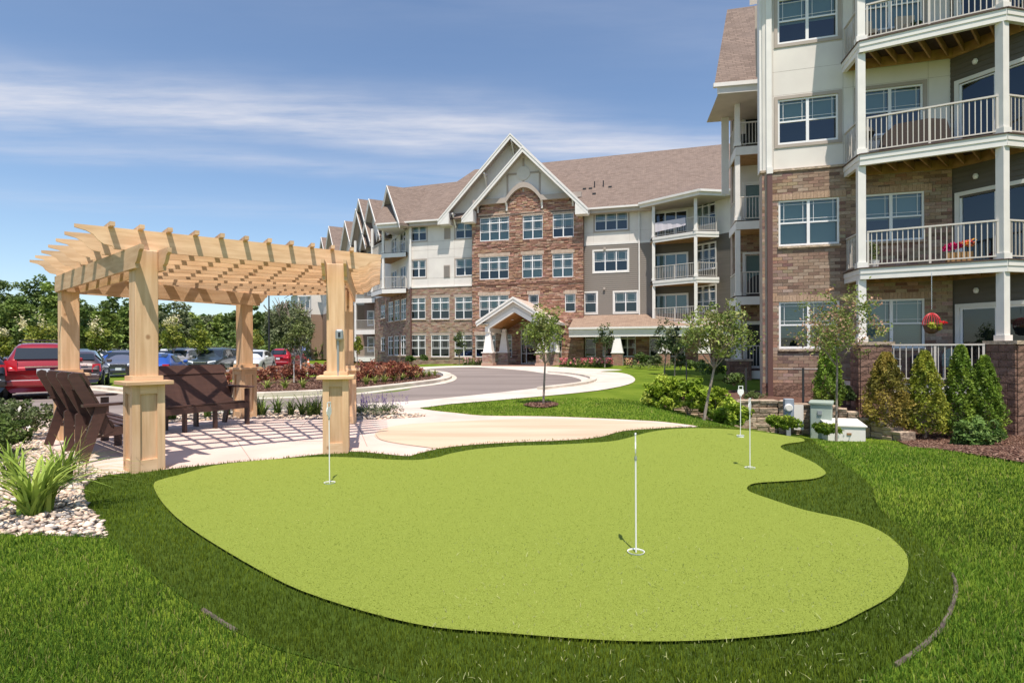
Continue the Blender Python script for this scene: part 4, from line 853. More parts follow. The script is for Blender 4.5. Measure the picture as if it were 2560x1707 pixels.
    for s, t in ((a+0.06, a+0.42), (a+0.48, (a+b)/2-0.05), ((a+b)/2+0.01, b-0.47), (b-0.41, b-0.05)): MB().quad(FM.pt(s, oS-0.1, c+0.1), FM.pt(t, oS-0.1, c+0.1), FM.pt(t, oS-0.1, d-0.06), FM.pt(s, oS-0.1, d-0.06)).build('pane', glass_d, eo)
    rec.box(FM, a-0.5, b+0.5, oS-3.0, oS-2.9, 0, 3.4).box(FM, a-0.5, a-0.4, oS-2.9, oS-0.16, 0, 3.4).box(FM, b+0.4, b+0.5, oS-2.9, oS-0.16, 0, 3.4)
    ar = MB(); n = 13; cs = (a+b)/2; r = (b-a)/2+0.1
    for k in range(n):
        t0, t1 = PI*k/n, PI*(k+1)/n-0.02; q = []
        for rr in (r, r+0.32):
            for t in (t0, t1): q.append((cs-rr*math.cos(t), d-0.35+rr*0.42*math.sin(t)))
        q = [q[0], q[1], q[3], q[2]]; ar.hexa([FM.pt(s, oS+0.03, z) for s, z in q]+[FM.pt(s, oS+0.11, z) for s, z in q], (0.40, 0.31, 0.25))
    ar.build('arch_stones', brick_attr, MBD)
    # --- right wall: cream over dark siding
    s1 = FM.s_at(1636); SB = FM.z_at(1478, 613, 0); zp = 3.95
    wr = [(c4(316, 562, 516, 682), 3, greige_m, 1), (c4(308, 806, 515, 932), 3, white_m, 1), (c4(250, 1060, 323, 1183), 1, white_m, 0), (c4(432, 1056, 572, 1179), 2, white_m, 1)]
    Hr = [pxwin(FM, q) for q, _, _, _ in wr]
    w = MB(); wall_holes(w, FM, FM.s_at(1450), s1, SB, 12.3, 0.0, Hr, 0.12); w.build('panel_wall', panel_m, MBD)
    sj = MB(); sj.box(FM, s_r, s1, 0.0, 0.035, SB-0.04, SB+0.14); sj.build('band_board', white_m, MBD)
    jl = MB()
    for s in (Hr[0][0]-0.14, Hr[0][1]+0.14): jl.box(FM, s-0.006, s+0.006, 0.001, 0.004, SB+0.15, 12.2)
    jl.box(FM, s_r, Hr[0][0]-0.15, 0.001, 0.003, Hr[0][2]-0.12, Hr[0][2]-0.108).box(FM, Hr[0][1]+0.15, s1, 0.001, 0.003, Hr[0][2]-0.12, Hr[0][2]-0.108); jl.build('panel_joints', greige_m, MBD)
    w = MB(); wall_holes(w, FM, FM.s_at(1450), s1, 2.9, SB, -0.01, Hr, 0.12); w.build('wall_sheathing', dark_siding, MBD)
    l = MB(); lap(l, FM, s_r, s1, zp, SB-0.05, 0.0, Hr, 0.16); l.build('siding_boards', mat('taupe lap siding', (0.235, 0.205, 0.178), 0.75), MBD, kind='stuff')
    for (q, n, cm, bl), h in zip(wr, Hr): window(FM, MBD, *h, n, o=0.02, casing=cm, cw=0.12, blind=bl, rec=rec)
    sx = FM.s_at(1599); MB().box(FM, sx-0.05, sx+0.05, 0.03, 0.13, zp-0.4, 12.1).build('downspout', white_m, MBD)
    for q in ((375, 790), (372, 1035)):
        x, y = cr4(*q); s = FM.s_at(x); z = FM.z_at(x, y); MB().box(FM, s-0.08, s+0.08, 0.02, 0.16, z-0.07, z+0.09).build('wall_light', greige_m, MBD)
    # --- angled brick wall on the left and the far wing beyond
    fa = [((740+a/6.534, 680+b/6.534, 740+c/6.534, 680+d/6.534), tr) for a, b, c, d, tr in ((1505, 500, 1580, 815, 1), (1605, 470, 1685, 800, 1), (1708, 450, 1790, 785, 1), (1380, 540, 1450, 765, 0), (1500, 1055, 1575, 1365, 1), (1600, 1045, 1675, 1360, 1), (1705, 1040, 1785, 1360, 1), (1380, 1070, 1445, 1295, 0))]
    Ha = [pxwin(FA, q, 0.06) for q, _ in fa]; sA = FA.s_at(937)
    w = MB(); wall_holes(w, FA, sA, 0.0, 0.0, SPL, 0.0, Ha, 0.12); w.quad(FA.pt(sA, 0, 0), FA.pt(sA, -6, 0), FA.pt(sA, -6, 12.4), FA.pt(sA, 0, 12.4)); w.build('brick_wall_backing', mortar_m, MBD)
    brick_face(FA, sA, 0.05, 0.0, SPL, 0.0, Ha, MBD, bl=0.45, ch=0.14, tones=[tuple(v*0.86 for v in t) for t in BR_TONES])
    for (q, tr), h in zip(fa, Ha):
        window(FA, MBD, *h, 2, transom=bool(tr), o=0.02, blind=0, rec=rec); MB().box(FA, h[0]-0.05, h[1]+0.05, 0.02, 0.12, h[2]-0.1, h[2]).build('window_sill', limestone_ms[2], MBD)
    Hu = [(-3.0, -1.3, 10.15, 12.0), (-5.6, -4.0, 10.15, 11.9), (-3.0, -1.3, 6.9, 8.9), (-5.6, -4.0, 6.9, 8.8)]
    w = MB(); wall_holes(w, FA, sA, 0.0, SPL, 12.3, 0.0, Hu, 0.12); w.build('panel_wall', panel_m, MBD)
    for h in Hu: window(FA, MBD, *h, 2, o=0.02, casing=white_m, blind=0, rec=rec, grille=True)
    MB().box(FM, SC0-0.12, SC0+0.1, -0.1, 0.09, SPL+0.1, 12.3).build('corner_board', white_m, MBD)
    # balconies folded round the corner on the two upper floors
    FB = Fr(*P(956, 700, 50.1).xy, -16); lz = [FB.z_at(958, 722, 0), FB.z_at(958, 633, 0)]
    s1b = FB.s_at(1016); left = P(929, 700, 53.0)
    for z in lz:
        b = empty_part('balcony', MBD); pts = [FB.pt(0, 0, 0)[:2], FB.pt(s1b, 0, 0)[:2], FB.pt(s1b, -3, 0)[:2], (left.x+2, left.y+1.5), (left.x, left.y)]
        MB().prism(pts, z-0.05, z).build('deck', deckb_m, b); MB().prism(pts, z-0.35, z-0.3).build('ceiling_boards', joist_m, b)
        f = MB().box(FB, 0, s1b, 0, 0.05, z-0.42, z-0.05); FLf = Fr(left.x, left.y, math.degrees(math.atan2(FB.y-left.y, FB.x-left.x))); LL = math.hypot(FB.y-left.y, FB.x-left.x); f.box(FLf, 0, LL, 0, 0.05, z-0.42, z-0.05); f.build('fascia', white_m, b)
        railing(FB.pt(0.12, -0.05, z), FB.pt(s1b-0.05, -0.05, z), b, mid=False, step=0.13); railing(FLf.pt(0.05, -0.06, z), FLf.pt(LL-0.1, -0.06, z), b, mid=False, step=0.13)
        q = FB.pt(0.06, -0.08, 0); post(q[0], q[1], z, z+(3.0 if z > 9 else 2.8), MBD, 0.2); post(left.x+0.1, left.y, z, z+2.8, MBD, 0.2)
    # recessed balconies of the next bay back
    FC = Fr(*P(937, 700, 58.9).xy, -16); sc0 = FC.s_at(889)
    lvls = [FC.z_at(937, 830+62, 0), FC.z_at(937, 824, 0), FC.z_at(937, 745, 0), 10.1]
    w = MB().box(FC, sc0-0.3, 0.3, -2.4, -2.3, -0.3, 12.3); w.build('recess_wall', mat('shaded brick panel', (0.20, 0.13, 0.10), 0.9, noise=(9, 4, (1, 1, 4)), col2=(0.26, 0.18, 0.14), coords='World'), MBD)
    for i, z in enumerate(lvls):
        b = empty_part('balcony', MBD); MB().box(FC, sc0, 0, -2.3, 0, z-0.1, z).build('deck', deckb_m, b); MB().box(FC, sc0, 0, 0, 0.06, z-0.48, z).build('fascia', white_m, b)
        railing(FC.pt(sc0+0.05, -0.05, z), FC.pt(-0.05, -0.05, z), b, mid=False, step=0.13)
        window(FC, MBD, -1.25, -0.45, z+0.05, z+2.1, 1, o=-2.2, casing=white_m, blind=0, rail=False, grille=False, name='door'); window(FC, MBD, sc0+0.2, sc0+0.9, z+0.6, z+2.1, 1, o=-2.2, casing=white_m, blind=0)
        MB().box(FC, sc0-0.1, sc0+0.1, -0.15, 0.05, z, z+2.85).build('post', white_m, MBD)
    # far wing: stepped bays going away to the left
    fw = MB(); fb = MB(); fwin = []
    for s0_, s1_, o in ((-24, sA-8.0, 0.0), (-46.8, -41.0, 1.6), (-41.0, -24, 0.0), (-75, -46.8, 0.0)):
        for (z0, z1, mb) in ((0, SPL, fb), (SPL, 12.3, fw)): mb.box(FA, s0_, s1_, -8, o, z0, z1)
    fw.build('panel_wall', panel_m, MBD); fb.build('brick_wall', mat('far brick', (0.33, 0.225, 0.165), 0.9, noise=(8, 3, (1, 1, 5)), col2=(0.26, 0.17, 0.125), coords='World'), MBD)
    for z in (0.9, 4.1, 7.3, 10.3):
        for s in (-45.8, -43.6): window(FA, MBD, s, s+1.6, z, z+1.6, 2, o=1.72, casing=white_m, blind=0, rec=None)
    FE = Fr(*P(787, 700, 84.5).xy, -16); se = FE.s_at(745)
    for z in (0.3, 3.5, 6.75, 10.0):
        b = empty_part('balcony', MBD); MB().box(FE, se, 0, -4, 0, z-0.1, z).build('deck', deckb_m, b); MB().box(FE, se, 0, 0, 0.06, z-0.5, z).build('fascia', white_m, b); railing(FE.pt(se+0.05, -0.05, z), FE.pt(-0.05, -0.05, z), b, mid=False, step=0.2, r=0.02)
        MB().box(FE, se, se+0.25, -0.25, 0.0, z, z+2.75).box(FE, -0.25, 0, -0.25, 0.0, z, z+2.75).build('post', white_m, MBD)
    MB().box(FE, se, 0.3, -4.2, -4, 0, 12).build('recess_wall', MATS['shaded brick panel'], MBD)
    # --- bay of stacked balconies on the right wall
    A = P(1632, 700, 42.2); B = P(1741, 700, 39.9); Cc = P(1797, 700, 40.1); Wc = Vector((14.5, 41.0, 0))
    lz = [EYE-uv(1741, y)[1]*39.9/FPX for y in (577, 691.5, 801)]; ring = [(A.x, A.y), (B.x, B.y), (Cc.x, Cc.y)]; deck = ring+[(Wc.x, Wc.y+0.5), (FM.pt(s1, 0, 0)[0]+3.3, FM.pt(s1, 0, 0)[1]-1.0), FM.pt(s1-0.3, 0, 0)[:2]]
    for i, z in enumerate(lz):
        b = empty_part('balcony', MBD); MB().prism(deck, z-0.06, z).build('deck', deckb_m, b); MB().prism([(x, y+0.08) for x, y in deck], z-0.36, z-0.30).build('ceiling_boards', joist_m, b); f = MB()
        for p, q in zip(ring[:-1], ring[1:]):
            F = Fr(p[0], p[1], math.degrees(math.atan2(q[1]-p[1], q[0]-p[0]))); L_ = math.hypot(q[0]-p[0], q[1]-p[1]); f.box(F, -0.02, L_+0.02, -0.05, 0.03, z-0.22, z-0.02).box(F, 0, L_, -0.1, 0.0, z-0.42, z-0.22)
            n = -0.08; railing(F.pt(0.12, n, z), F.pt(L_-0.1, n, z), b, mid=(p == ring[0]), step=0.125)
        F = Fr(Cc.x, Cc.y, math.degrees(math.atan2(Wc.y+0.4-Cc.y, Wc.x-Cc.x))); L_ = (Wc-Cc).xy.length; f.box(F, 0, L_, -0.03, 0.03, z-0.40, z-0.02); f.build('fascia', white_m, b)
        top = (12.3 if i == 0 else lz[i-1]-0.42)
        for p in ((A.x+0.1, A.y+0.12), (B.x, B.y+0.14)): post(p[0], p[1], z, top, MBD, 0.22)
    FR2 = Fr(A.x+0.4, A.y+1.6, -26); FR3 = Fr(Wc.x, Wc.y, -58)
    for i, z in enumerate(lz): window(FR2, MBD, 0.15, 2.6, z+0.02, z+2.15, 3, o=0.02, casing=white_m, cw=0.09, blind=2 if i else 0, rail=False, grille=False, rec=rec, name='sliding_door')
    hh = [(0.15, 2.6, z+0.02, z+2.15) for z in lz]; w = MB(); wall_holes(w, FR2, -0.4, 4.2, zp, lz[0]-0.1, 0.0, hh, 0.1); w.build('wall_sheathing', dark_siding, MBD); w = MB(); wall_holes(w, FR2, -0.4, 4.2, lz[0]-0.1, 12.3, 0.0, hh, 0.1); w.build('panel_wall', panel_m, MBD)
    qs = [P(1745, 0, 42.0), P(1792, 0, 40.9)]; FR4 = Fr(qs[0].x-0.3, qs[0].y+0.6, math.degrees(math.atan2(qs[1].y-0.2-qs[0].y-0.6, qs[1].x-qs[0].x+0.3)))
    L4 = 2.4; hh = [(0.35, 2.05, z+0.75, z+2.65) for z in lz]
    for (z0, z1, m) in ((zp, lz[0]-0.1, dark_siding), (lz[0]-0.1, 12.3, panel_m)): w = MB(); wall_holes(w, FR4, -0.2, 4.0, z0, z1, 0.0, hh, 0.1); w.build('wall_panel', m, MBD)
    for h in hh: window(FR4, MBD, *h, 3, transom=True, o=0.02, casing=white_m, cw=0.06, blind=0, rec=rec)
    # right-hand return wall towards the near wing
    Rp = P(1797, 0, 41.0); FR5 = Fr(Rp.x, Rp.y, -58); sv = FR5.s_at(1850)
    hv = [(FR5.s_at(1839), FR5.s_at(1856), FR5.z_at(1839, b), FR5.z_at(1839, a)) for a, b in ((486, 537), (595, 654), (711, 769))]
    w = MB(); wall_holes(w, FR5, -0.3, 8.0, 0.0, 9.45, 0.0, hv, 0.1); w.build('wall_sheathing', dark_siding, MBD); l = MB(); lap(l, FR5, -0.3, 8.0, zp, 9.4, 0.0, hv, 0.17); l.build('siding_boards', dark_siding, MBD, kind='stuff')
    w = MB(); wall_holes(w, FR5, -0.3, 8.0, 9.45, 12.35, 0.0, hv, 0.1); w.build('panel_wall', panel_m, MBD); MB().box(FR5, -0.3, 8, 0, 0.03, 9.38, 9.56).build('band_board', white_m, MBD)
    for h in hv: window(FR5, MBD, *h, 1, o=0.01, casing=white_m, cw=0.08, blind=0, rec=rec)
    for y0, y1, m in ((508, 545, greige_m), (622, 658, dark_siding)):
        a, b = FR5.s_at(1805), FR5.s_at(1819); MB().box(FR5, a, b, 0.01, 0.06, FR5.z_at(1805, y1), FR5.z_at(1805, y0)).build('wall_vent', m, MBD)
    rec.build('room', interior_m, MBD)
    # --- roofs
    zE = 12.42; oe = 0.65
    eL, eR = FM.pt(SC0-1.0, oe, zE), FM.pt(5.2, oe, zE)
    rL, rR = FM.pt(-13.0, -9.0, 19.6), FM.pt(24, -9.0, 19.75)
    eR2 = FM.pt(24, oe, zE)
    roof_slab('roof', [eL, eR2, rR, rL], MBD, axis=(FM.d[0], FM.d[1], 0), label=None) if False else roof_slab('roof', [eL, eR2, rR, rL], MBD, axis=(FM.d[0], FM.d[1], 0))
    eB = FM.pt(SC0-1.0, -18.6, zE); roof_slab('roof', [eR2, FM.pt(24, -18.6, zE), eB, rL, rR][::-1] if False else [FM.pt(24, -18.6, zE), eB, rL, rR], MBD, axis=(FM.d[0], FM.d[1], 0))
    # lower ridge running out to the left corner and the far wing's long roof
    zr = 16.4
    roof_slab('roof', [FM.pt(SC0-6.0, oe-1.6, zE+0.6) if False else FM.pt(SC0-3.2, oe, zE), FM.pt(-9.5, oe, zE), FM.pt(-9.5, -5.2, 17.4), FM.pt(SC0-4.6, -5.2, 17.2)], MBD, axis=(FM.d[0], FM.d[1], 0))
    roof_slab('roof', [FA.pt(-80, 0.7, zE), FA.pt(-6, 0.7, zE), FA.pt(-6, -6, 17.0), FA.pt(-80, -6, 17.0)], MBD, axis=(FA.d[0], FA.d[1], 0))
    MB().box(FM, SC0-1.0, FM.s_at(1100, oe), oe-0.02, oe+0.12, zE-0.14, zE+0.0).build('gutter', white_m, MBD); MB().box(FM, FM.s_at(1470, oe), 4.7, oe-0.02, oe+0.12, zE-0.14, zE).build('gutter', white_m, MBD)
    MB().box(FM, SC0-1.0, FM.s_at(1100, oe), 0.0, oe-0.05, zE-0.42, zE-0.14).build('eave_soffit', soffit_m, MBD); MB().box(FM, FM.s_at(1470, oe), 4.7, 0.0, oe-0.05, zE-0.42, zE-0.14).build('eave_soffit', soffit_m, MBD)
    # hipped roof over the balcony bay
    zb = 12.5; a = Vector(FM.pt(FM.s_at(1600, 0.7), 0.75, zb)); b = Vector((B.x, B.y-0.75, zb+0.0)); c = Vector((Cc.x+0.3, Cc.y-0.6, zb)); d = Vector((*FR5.pt(7.5, 0.7, 0)[:2], zb)); pk = Vector(FM.pt(9.6, -2.2, 14.9)); bk = Vector(FM.pt(5.0, -3, 15.0)); bd = Vector(FM.pt(13.5, -1.0, 14.9))
    dx = Vector((b-a)); dx.z = 0; roof_slab('roof', [tuple(a), tuple(b), tuple(pk)], MBD, axis=tuple(dx.normalized())); roof_slab('roof', [tuple(b), tuple(c), tuple(pk)], MBD); roof_slab('roof', [tuple(c), tuple(d), tuple(bd+Vector((4, -2, 0.3))), tuple(pk)], MBD)
    f = MB()
    for p, q in ((a, b), (b, c), (c, d)):
        F = Fr(p.x, p.y, math.degrees(math.atan2(q.y-p.y, q.x-p.x))); L_ = (q-p).xy.length; f.box(F, -0.02, L_+0.02, -0.02, 0.13, zb-0.15, zb+0.01); f.box(F, 0, L_, -0.1, -0.02, zb-0.38, zb-0.15)
    f.build('gutter', white_m, MBD); MB().prism([(p.x, p.y+0.1) for p in (a, b, c, d)]+[(d.x+2, d.y+3), (a.x+4, a.y+2)], zb-0.40, zb-0.37).build('eave_soffit', soffit_m, MBD)
    # gables
    def gable(F, sa, za_, half, zlow, o_front, o_back, parent, rk=0.34, nm='gable_roof', wall_o=None, wm=None, th=0.16, fas=0.30, wz=None, low2=None):
        l, r = sa-half, sa+half; zr_ = low2 if low2 else zlow
        ax = (F.n[0], F.n[1], 0)
        roof_slab(nm, [F.pt(l, o_front, zlow), F.pt(sa, o_front, za_), F.pt(sa, o_back, za_), F.pt(l, o_back, zlow)][::-1], parent, th, axis=ax); roof_slab(nm, [F.pt(sa, o_front, za_), F.pt(r, o_front, zr_), F.pt(r, o_back, zr_), F.pt(sa, o_back, za_)][::-1], parent, th, axis=ax)
        m = MB()
        for s0_, z0_, s1_, z1_ in ((l, zlow, sa, za_), (sa, za_, r, zr_)):
            for (oa, ob, t0, t1) in ((o_front-0.01, o_front+0.05, 0.02, -0.13), (o_front-0.05, o_front+0.015, -0.13, -fas-0.13)):
                q = [(s0_, z0_+t1), (s1_, z1_+t1), (s1_, z1_+t0), (s0_, z0_+t0)]; m.hexa([F.pt(s, oa, z) for s, z in q]+[F.pt(s, ob, z) for s, z in q])
        m.build('rake_board', white_m, parent)
        s2 = MB()
        for s0_, z0_, s1_, z1_ in ((l, zlow, sa, za_), (sa, za_, r, zr_)): s2.quad(F.pt(s0_, o_front-0.04, z0_-th-0.03), F.pt(s1_, o_front-0.04, z1_-th-0.03), F.pt(s1_, o_back, z1_-th-0.03), F.pt(s0_, o_back, z0_-th-0.03))
        s2.build('rake_soffit', soffit_m, parent)
        if wall_o is not None:
            k = (za_-zlow)/half; g = MB(); wz_ = wz if wz is not None else zlow; hh_ = (za_-th-0.03-wz_)/k; g.prism([(sa-hh_, wz_), (sa+hh_, wz_), (sa, za_-th-0.03)], wall_o-0.15, wall_o, lambda a_, b_, h: F.pt(a_, h, b_)); g.build('gable_wall', wm or panel_m, parent)
    sa, z_ = FM.s_at(1278, 0.9), FM.z_at(1278, 334, 0.9); sl, zl = FM.s_at(1096, 0.9), FM.z_at(1096, 551, 0.9)
    gable(FM, sa, z_, sa-sl, zl, 0.95, -8.5, MBD, wall_o=0.02, wz=12.1)
    sa2, z2 = FM.s_at(1308, 1.5), FM.z_at(1308, 366, 1.5); sl2, zl2 = FM.s_at(1155, 1.5), FM.z_at(1155, 545, 1.5)
    gable(FM, sa2, z2, sa2-sl2, zl2, 1.5, -6.0, MBD, wall_o=oS+0.02, wz=za+1.9)
    for s, z in ((sl, zl), (sl2, zl2), (2*sa2-sl2, zl2)):
        o_ = 0.95 if s == sl else 1.5; sg = 1 if s < sa2 else -1
        MB().prism([(s, z-0.02), (s+sg*1.05, z-0.02), (s+sg*1.05, z+0.95), (s, z+0.05)] if False else [(s+sg*0.02, z-0.36), (s+sg*1.0, z-0.36), (s+sg*1.0, z+0.62), (s+sg*0.02, z-0.05)][::sg], 0.03 if s == sl else oS+0.08, o_+0.0, lambda a_, b_, h: FM.pt(a_, h, b_)).build('eave_return', white_m, MBD)
    # half-timber trim, round louvre and arched band in the front gable
    ob = oS+0.03; t = MB(); zt = FM.z_at(1277, 434, ob)
    kx = lambda x, y: (FM.s_at(x, ob), FM.z_at(x, y, ob))
    cx, cz = kx(1310.5, 433.5); rr = 0.56
    for (x0, y0, x1, y1) in ((1310.5, 396, 1310.5, 416), (1310, 452, 1310, 480), (1270.5, 438, 1270.5, 497), (1351, 432, 1351, 492)):
        a_, b_ = kx(x0, y0), kx(x1, y1); t.box(FM, a_[0]-0.07, a_[0]+0.07, ob, ob+0.04, b_[1], a_[1])
    a_, b_ = kx(1271, 437), kx(1350, 430.5); t.box(FM, a_[0], cx-rr, ob, ob+0.036, a_[1]-0.07, a_[1]+0.07).box(FM, cx+rr, b_[0], ob, ob+0.036, a_[1]-0.07, a_[1]+0.07)
    t.build('gable_trim', greige_m, MBD)
    c = MB().prism([(cx+rr*math.cos(u*PI/16), cz+rr*math.sin(u*PI/16)) for u in range(32)], ob, ob+0.06, lambda a_, b_, h: FM.pt(a_, h, b_)); lo = c.build('round_louvre', panel_m, MBD)
    z = cz-rr+0.06; l = MB()
    while z < cz+rr-0.05: hw = math.sqrt(max(rr*rr-(z-cz)**2, 0))-0.04; l.box(FM, cx-hw, cx+hw, ob+0.06, ob+0.09, z, z+0.035); z += 0.075
    l.build('louvre_slat', white_m, lo, kind='stuff')
    zb0 = kx(1200, 513)[1]; zb0 = za; band = []; sL_, sR_ = s_l+0.15, s_r-0.1; sm0, sm1 = kx(1268, 0)[0], kx(1355, 0)[0]
    def arc(off):
        pts = [(sL_, zb0+off), (sm0, zb0+off+0.0)]
        for u in range(1, 12): tt = u/12; pts.append((sm0+(sm1-sm0)*tt, zb0+off+1.15*math.sin(PI*tt)**0.85))
        return pts+[(sm1, zb0+off), (sR_, zb0+off)]
    lo_, hi_ = arc(0), arc(0.42); bd_ = MB()
    for i in range(len(lo_)-1):
        q = [lo_[i], lo_[i+1], hi_[i+1], hi_[i]]; bd_.hexa([FM.pt(s, oS+0.0, z) for s, z in q]+[FM.pt(s, oS+0.30, z) for s, z in q])
    bd_.build('arched_band', greige_m, MBD)
    in_ = MB()                                             # cream field above the band, down to its curve
    for i in range(len(hi_)-1):
        N_ = 1 if 0 < i < len(hi_)-2 else 10
        for j in range(N_):
            u0, u1 = j/N_, (j+1)/N_; a0 = tuple(hi_[i][v]*(1-u0)+hi_[i+1][v]*u0 for v in (0, 1)); a1 = tuple(hi_[i][v]*(1-u1)+hi_[i+1][v]*u1 for v in (0, 1))
            zr = lambda s: min(zb0+1.9, z2-abs(s-sa2)*(z2-zl2)/(sa2-sl2)-0.2)
            q = [(a0[0], a0[1]-0.3), (a1[0], a1[1]-0.3), (a1[0], max(zr(a1[0]), a1[1]-0.29)), (a0[0], max(zr(a0[0]), a0[1]-0.29))]
            in_.hexa([FM.pt(s, oS+0.005, z) for s, z in q]+[FM.pt(s, oS+0.06 if False else ob-0.004, z) for s, z in q])
    in_.build('gable_field', panel_m, MBD)
    for x in (1197, 1269, 1357, 1434):
        s = FM.s_at(x, oS); b_ = MB()
        pr = [(0.0, 0.0), (0.30, 0.0), (0.16, -0.16), (0.09, -0.42), (0.08, -0.62), (0.0, -0.62)]
        b_.prism(pr, -0.07, 0.07, lambda a_, c_, h: FM.pt(s+h, oS+0.05+a_, zb0+c_)); b_.build('corbel_bracket', white_m, MBD)
    for x, y in ((1216, 437), (1137, 537), (1284, 357)):
        s, z = FM.s_at(x, 0.4), FM.z_at(x, y, 0.4); MB().beam(FM.pt(s, 0.0, z-1.0), FM.pt(s, 0.75, z+0.05), 0.12, 0.12).beam(FM.pt(s, 0.0, z), FM.pt(s, 0.85, z), 0.12, 0.12).build('corbel_bracket', white_m, MBD)
    # gables of the far wing
    for px, py, ob_ in ((923.7, 496, 6), (968.8, 462.3, 7), (897.6, 496, 8), (890.7, 521, 5), (863, 551, 7), (823, 564, 8), (804, 592, 8)):
        o_ = 1.2; s, z = FA.s_at(px, o_), FA.z_at(px, py, o_); h_ = (z-12.2)/1.15; gable(FA, s, z, h_, 12.2, o_, -ob_, MBD, wall_o=0.5, wz=12.3)
    q = FA.pt(FA.s_at(923.7, 1.2)+1.8, 0.6, 0)
    MB().box(FM, SC0-3.0, SC0-0.9, oe-0.02, oe+0.12, zE-0.14, zE).box(FM, SC0-3.0, SC0-0.9, -2.5, oe-0.05, zE-0.42, zE-0.14).build('gutter', white_m, MBD)
    # roof vents and pipes
    for x, y, k in ((1463, 474, 0), (1478, 473, 0), (1487, 486, 0), (1527, 469, 0), (1488, 470, 1), (1510, 468, 1), (1113, 502, 0), (1125, 501, 0)):
        D = P(x, y, 1).y; o_ = 0.65
        for it in range(200):
            zz = zE+(0.65-o_)*((19.6-zE)/9.65); 
            if FM.z_at(x, y, o_) <= zz+0.02: break
            o_ -= 0.05
        s = FM.s_at(x, o_); z = FM.z_at(x, y, o_); m = MB()
        if k: m.tube(FM.pt(s, o_, z-0.2), FM.pt(s, o_, z+0.55), 0.05); m.build('vent_pipe', black_m, MBD)
        else: m.box(FM, s-0.14, s+0.14, o_-0.2, o_+0.12, z-0.2, z+0.1); m.build('roof_vent', black_m, MBD)
middle()

# ------------------------------------------------------------------ porch along the right of the entrance
PO = empty('porch', (*FM.pt(4.0, 1.5, 0)[:2], 0.2), 'long shingled porch roof on tapered white columns right of the entrance', 'porch')
def porch():
    o1 = 2.8; sA, sB = -1.0, FM.s_at(1850, 2.8)+0.2; zt, zf = 4.05, 3.0
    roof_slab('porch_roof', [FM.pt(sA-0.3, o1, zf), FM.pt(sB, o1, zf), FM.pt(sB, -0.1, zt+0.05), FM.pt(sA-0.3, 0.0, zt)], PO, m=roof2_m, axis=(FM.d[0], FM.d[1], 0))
    MB().box(FM, sA-0.3, sB, o1-0.02, o1+0.12, zf-0.15, zf-0.005).build('gutter', white_m, PO); MB().box(FM, sA-0.3, sB, o1-0.25, o1-0.02, zf-0.42, zf-0.15).box(FM, sA-0.3, sB, o1-0.32, o1-0.06, zf-0.72, zf-0.42).build('fascia', white_m, PO)
    MB().box(FM, sA-0.3, sB, 0.0, o1-0.3, zf-0.45, zf-0.42).build('porch_ceiling', soffit_m, PO)
    hw = [(FM.s_at(a), FM.s_at(b), 0.75, 2.62) for a, b in ((1439, 1447), (1463, 1489), (1507, 1533), (1548, 1589), (1624, 1652), (1672, 1712))]
    rec = MB(); w = MB(); wall_holes(w, FM, FM.s_at(1430), sB, 0, 2.75, -0.05, hw, 0.12); w.build('brick_wall_backing', mortar_m, PO); brick_face(FM, FM.s_at(1432), sB, 0, 2.75, -0.05, hw, PO, bl=0.40, ch=0.13, tones=ST_TONES, probs=[1]*6, jit=0.15, dj=0.01)
    for i, h in enumerate(hw): window(FM, PO, *h, 1 if h[1]-h[0] < 0.9 else 2, transom=True, o=-0.02, blind=0, rec=rec)
    rec.build('room', interior_m, PO)
    for x in (1544, 1661, 1760):
        s = FM.s_at(x, 2.45); c = MB(); 
        q0, q1 = 0.42, 0.20; c.hexa([FM.pt(s+a*q0, 2.45+b*q0, 1.12) for a, b in ((-1, -1), (1, -1), (1, 1), (-1, 1))]+[FM.pt(s+a*q1, 2.45+b*q1, 2.3) for a, b in ((-1, -1), (1, -1), (1, 1), (-1, 1))]); col = c.build('tapered_column', white_m, PO)
        MB().box(FM, s-0.46, s+0.46, 1.99, 2.91, 1.04, 1.12).build('column_cap', white_m, col); MB().box(FM, s-0.40, s+0.40, 2.05, 2.85, 0.05, 1.04).build('brick_pier', mortar_m, col)
        brick_face(FM, s-0.4, s+0.4, 0.05, 1.04, 2.85, [], col, bl=0.2, ch=0.09, tones=[(0.36, 0.215, 0.16), (0.31, 0.18, 0.13)], probs=[1, 1])
porch()

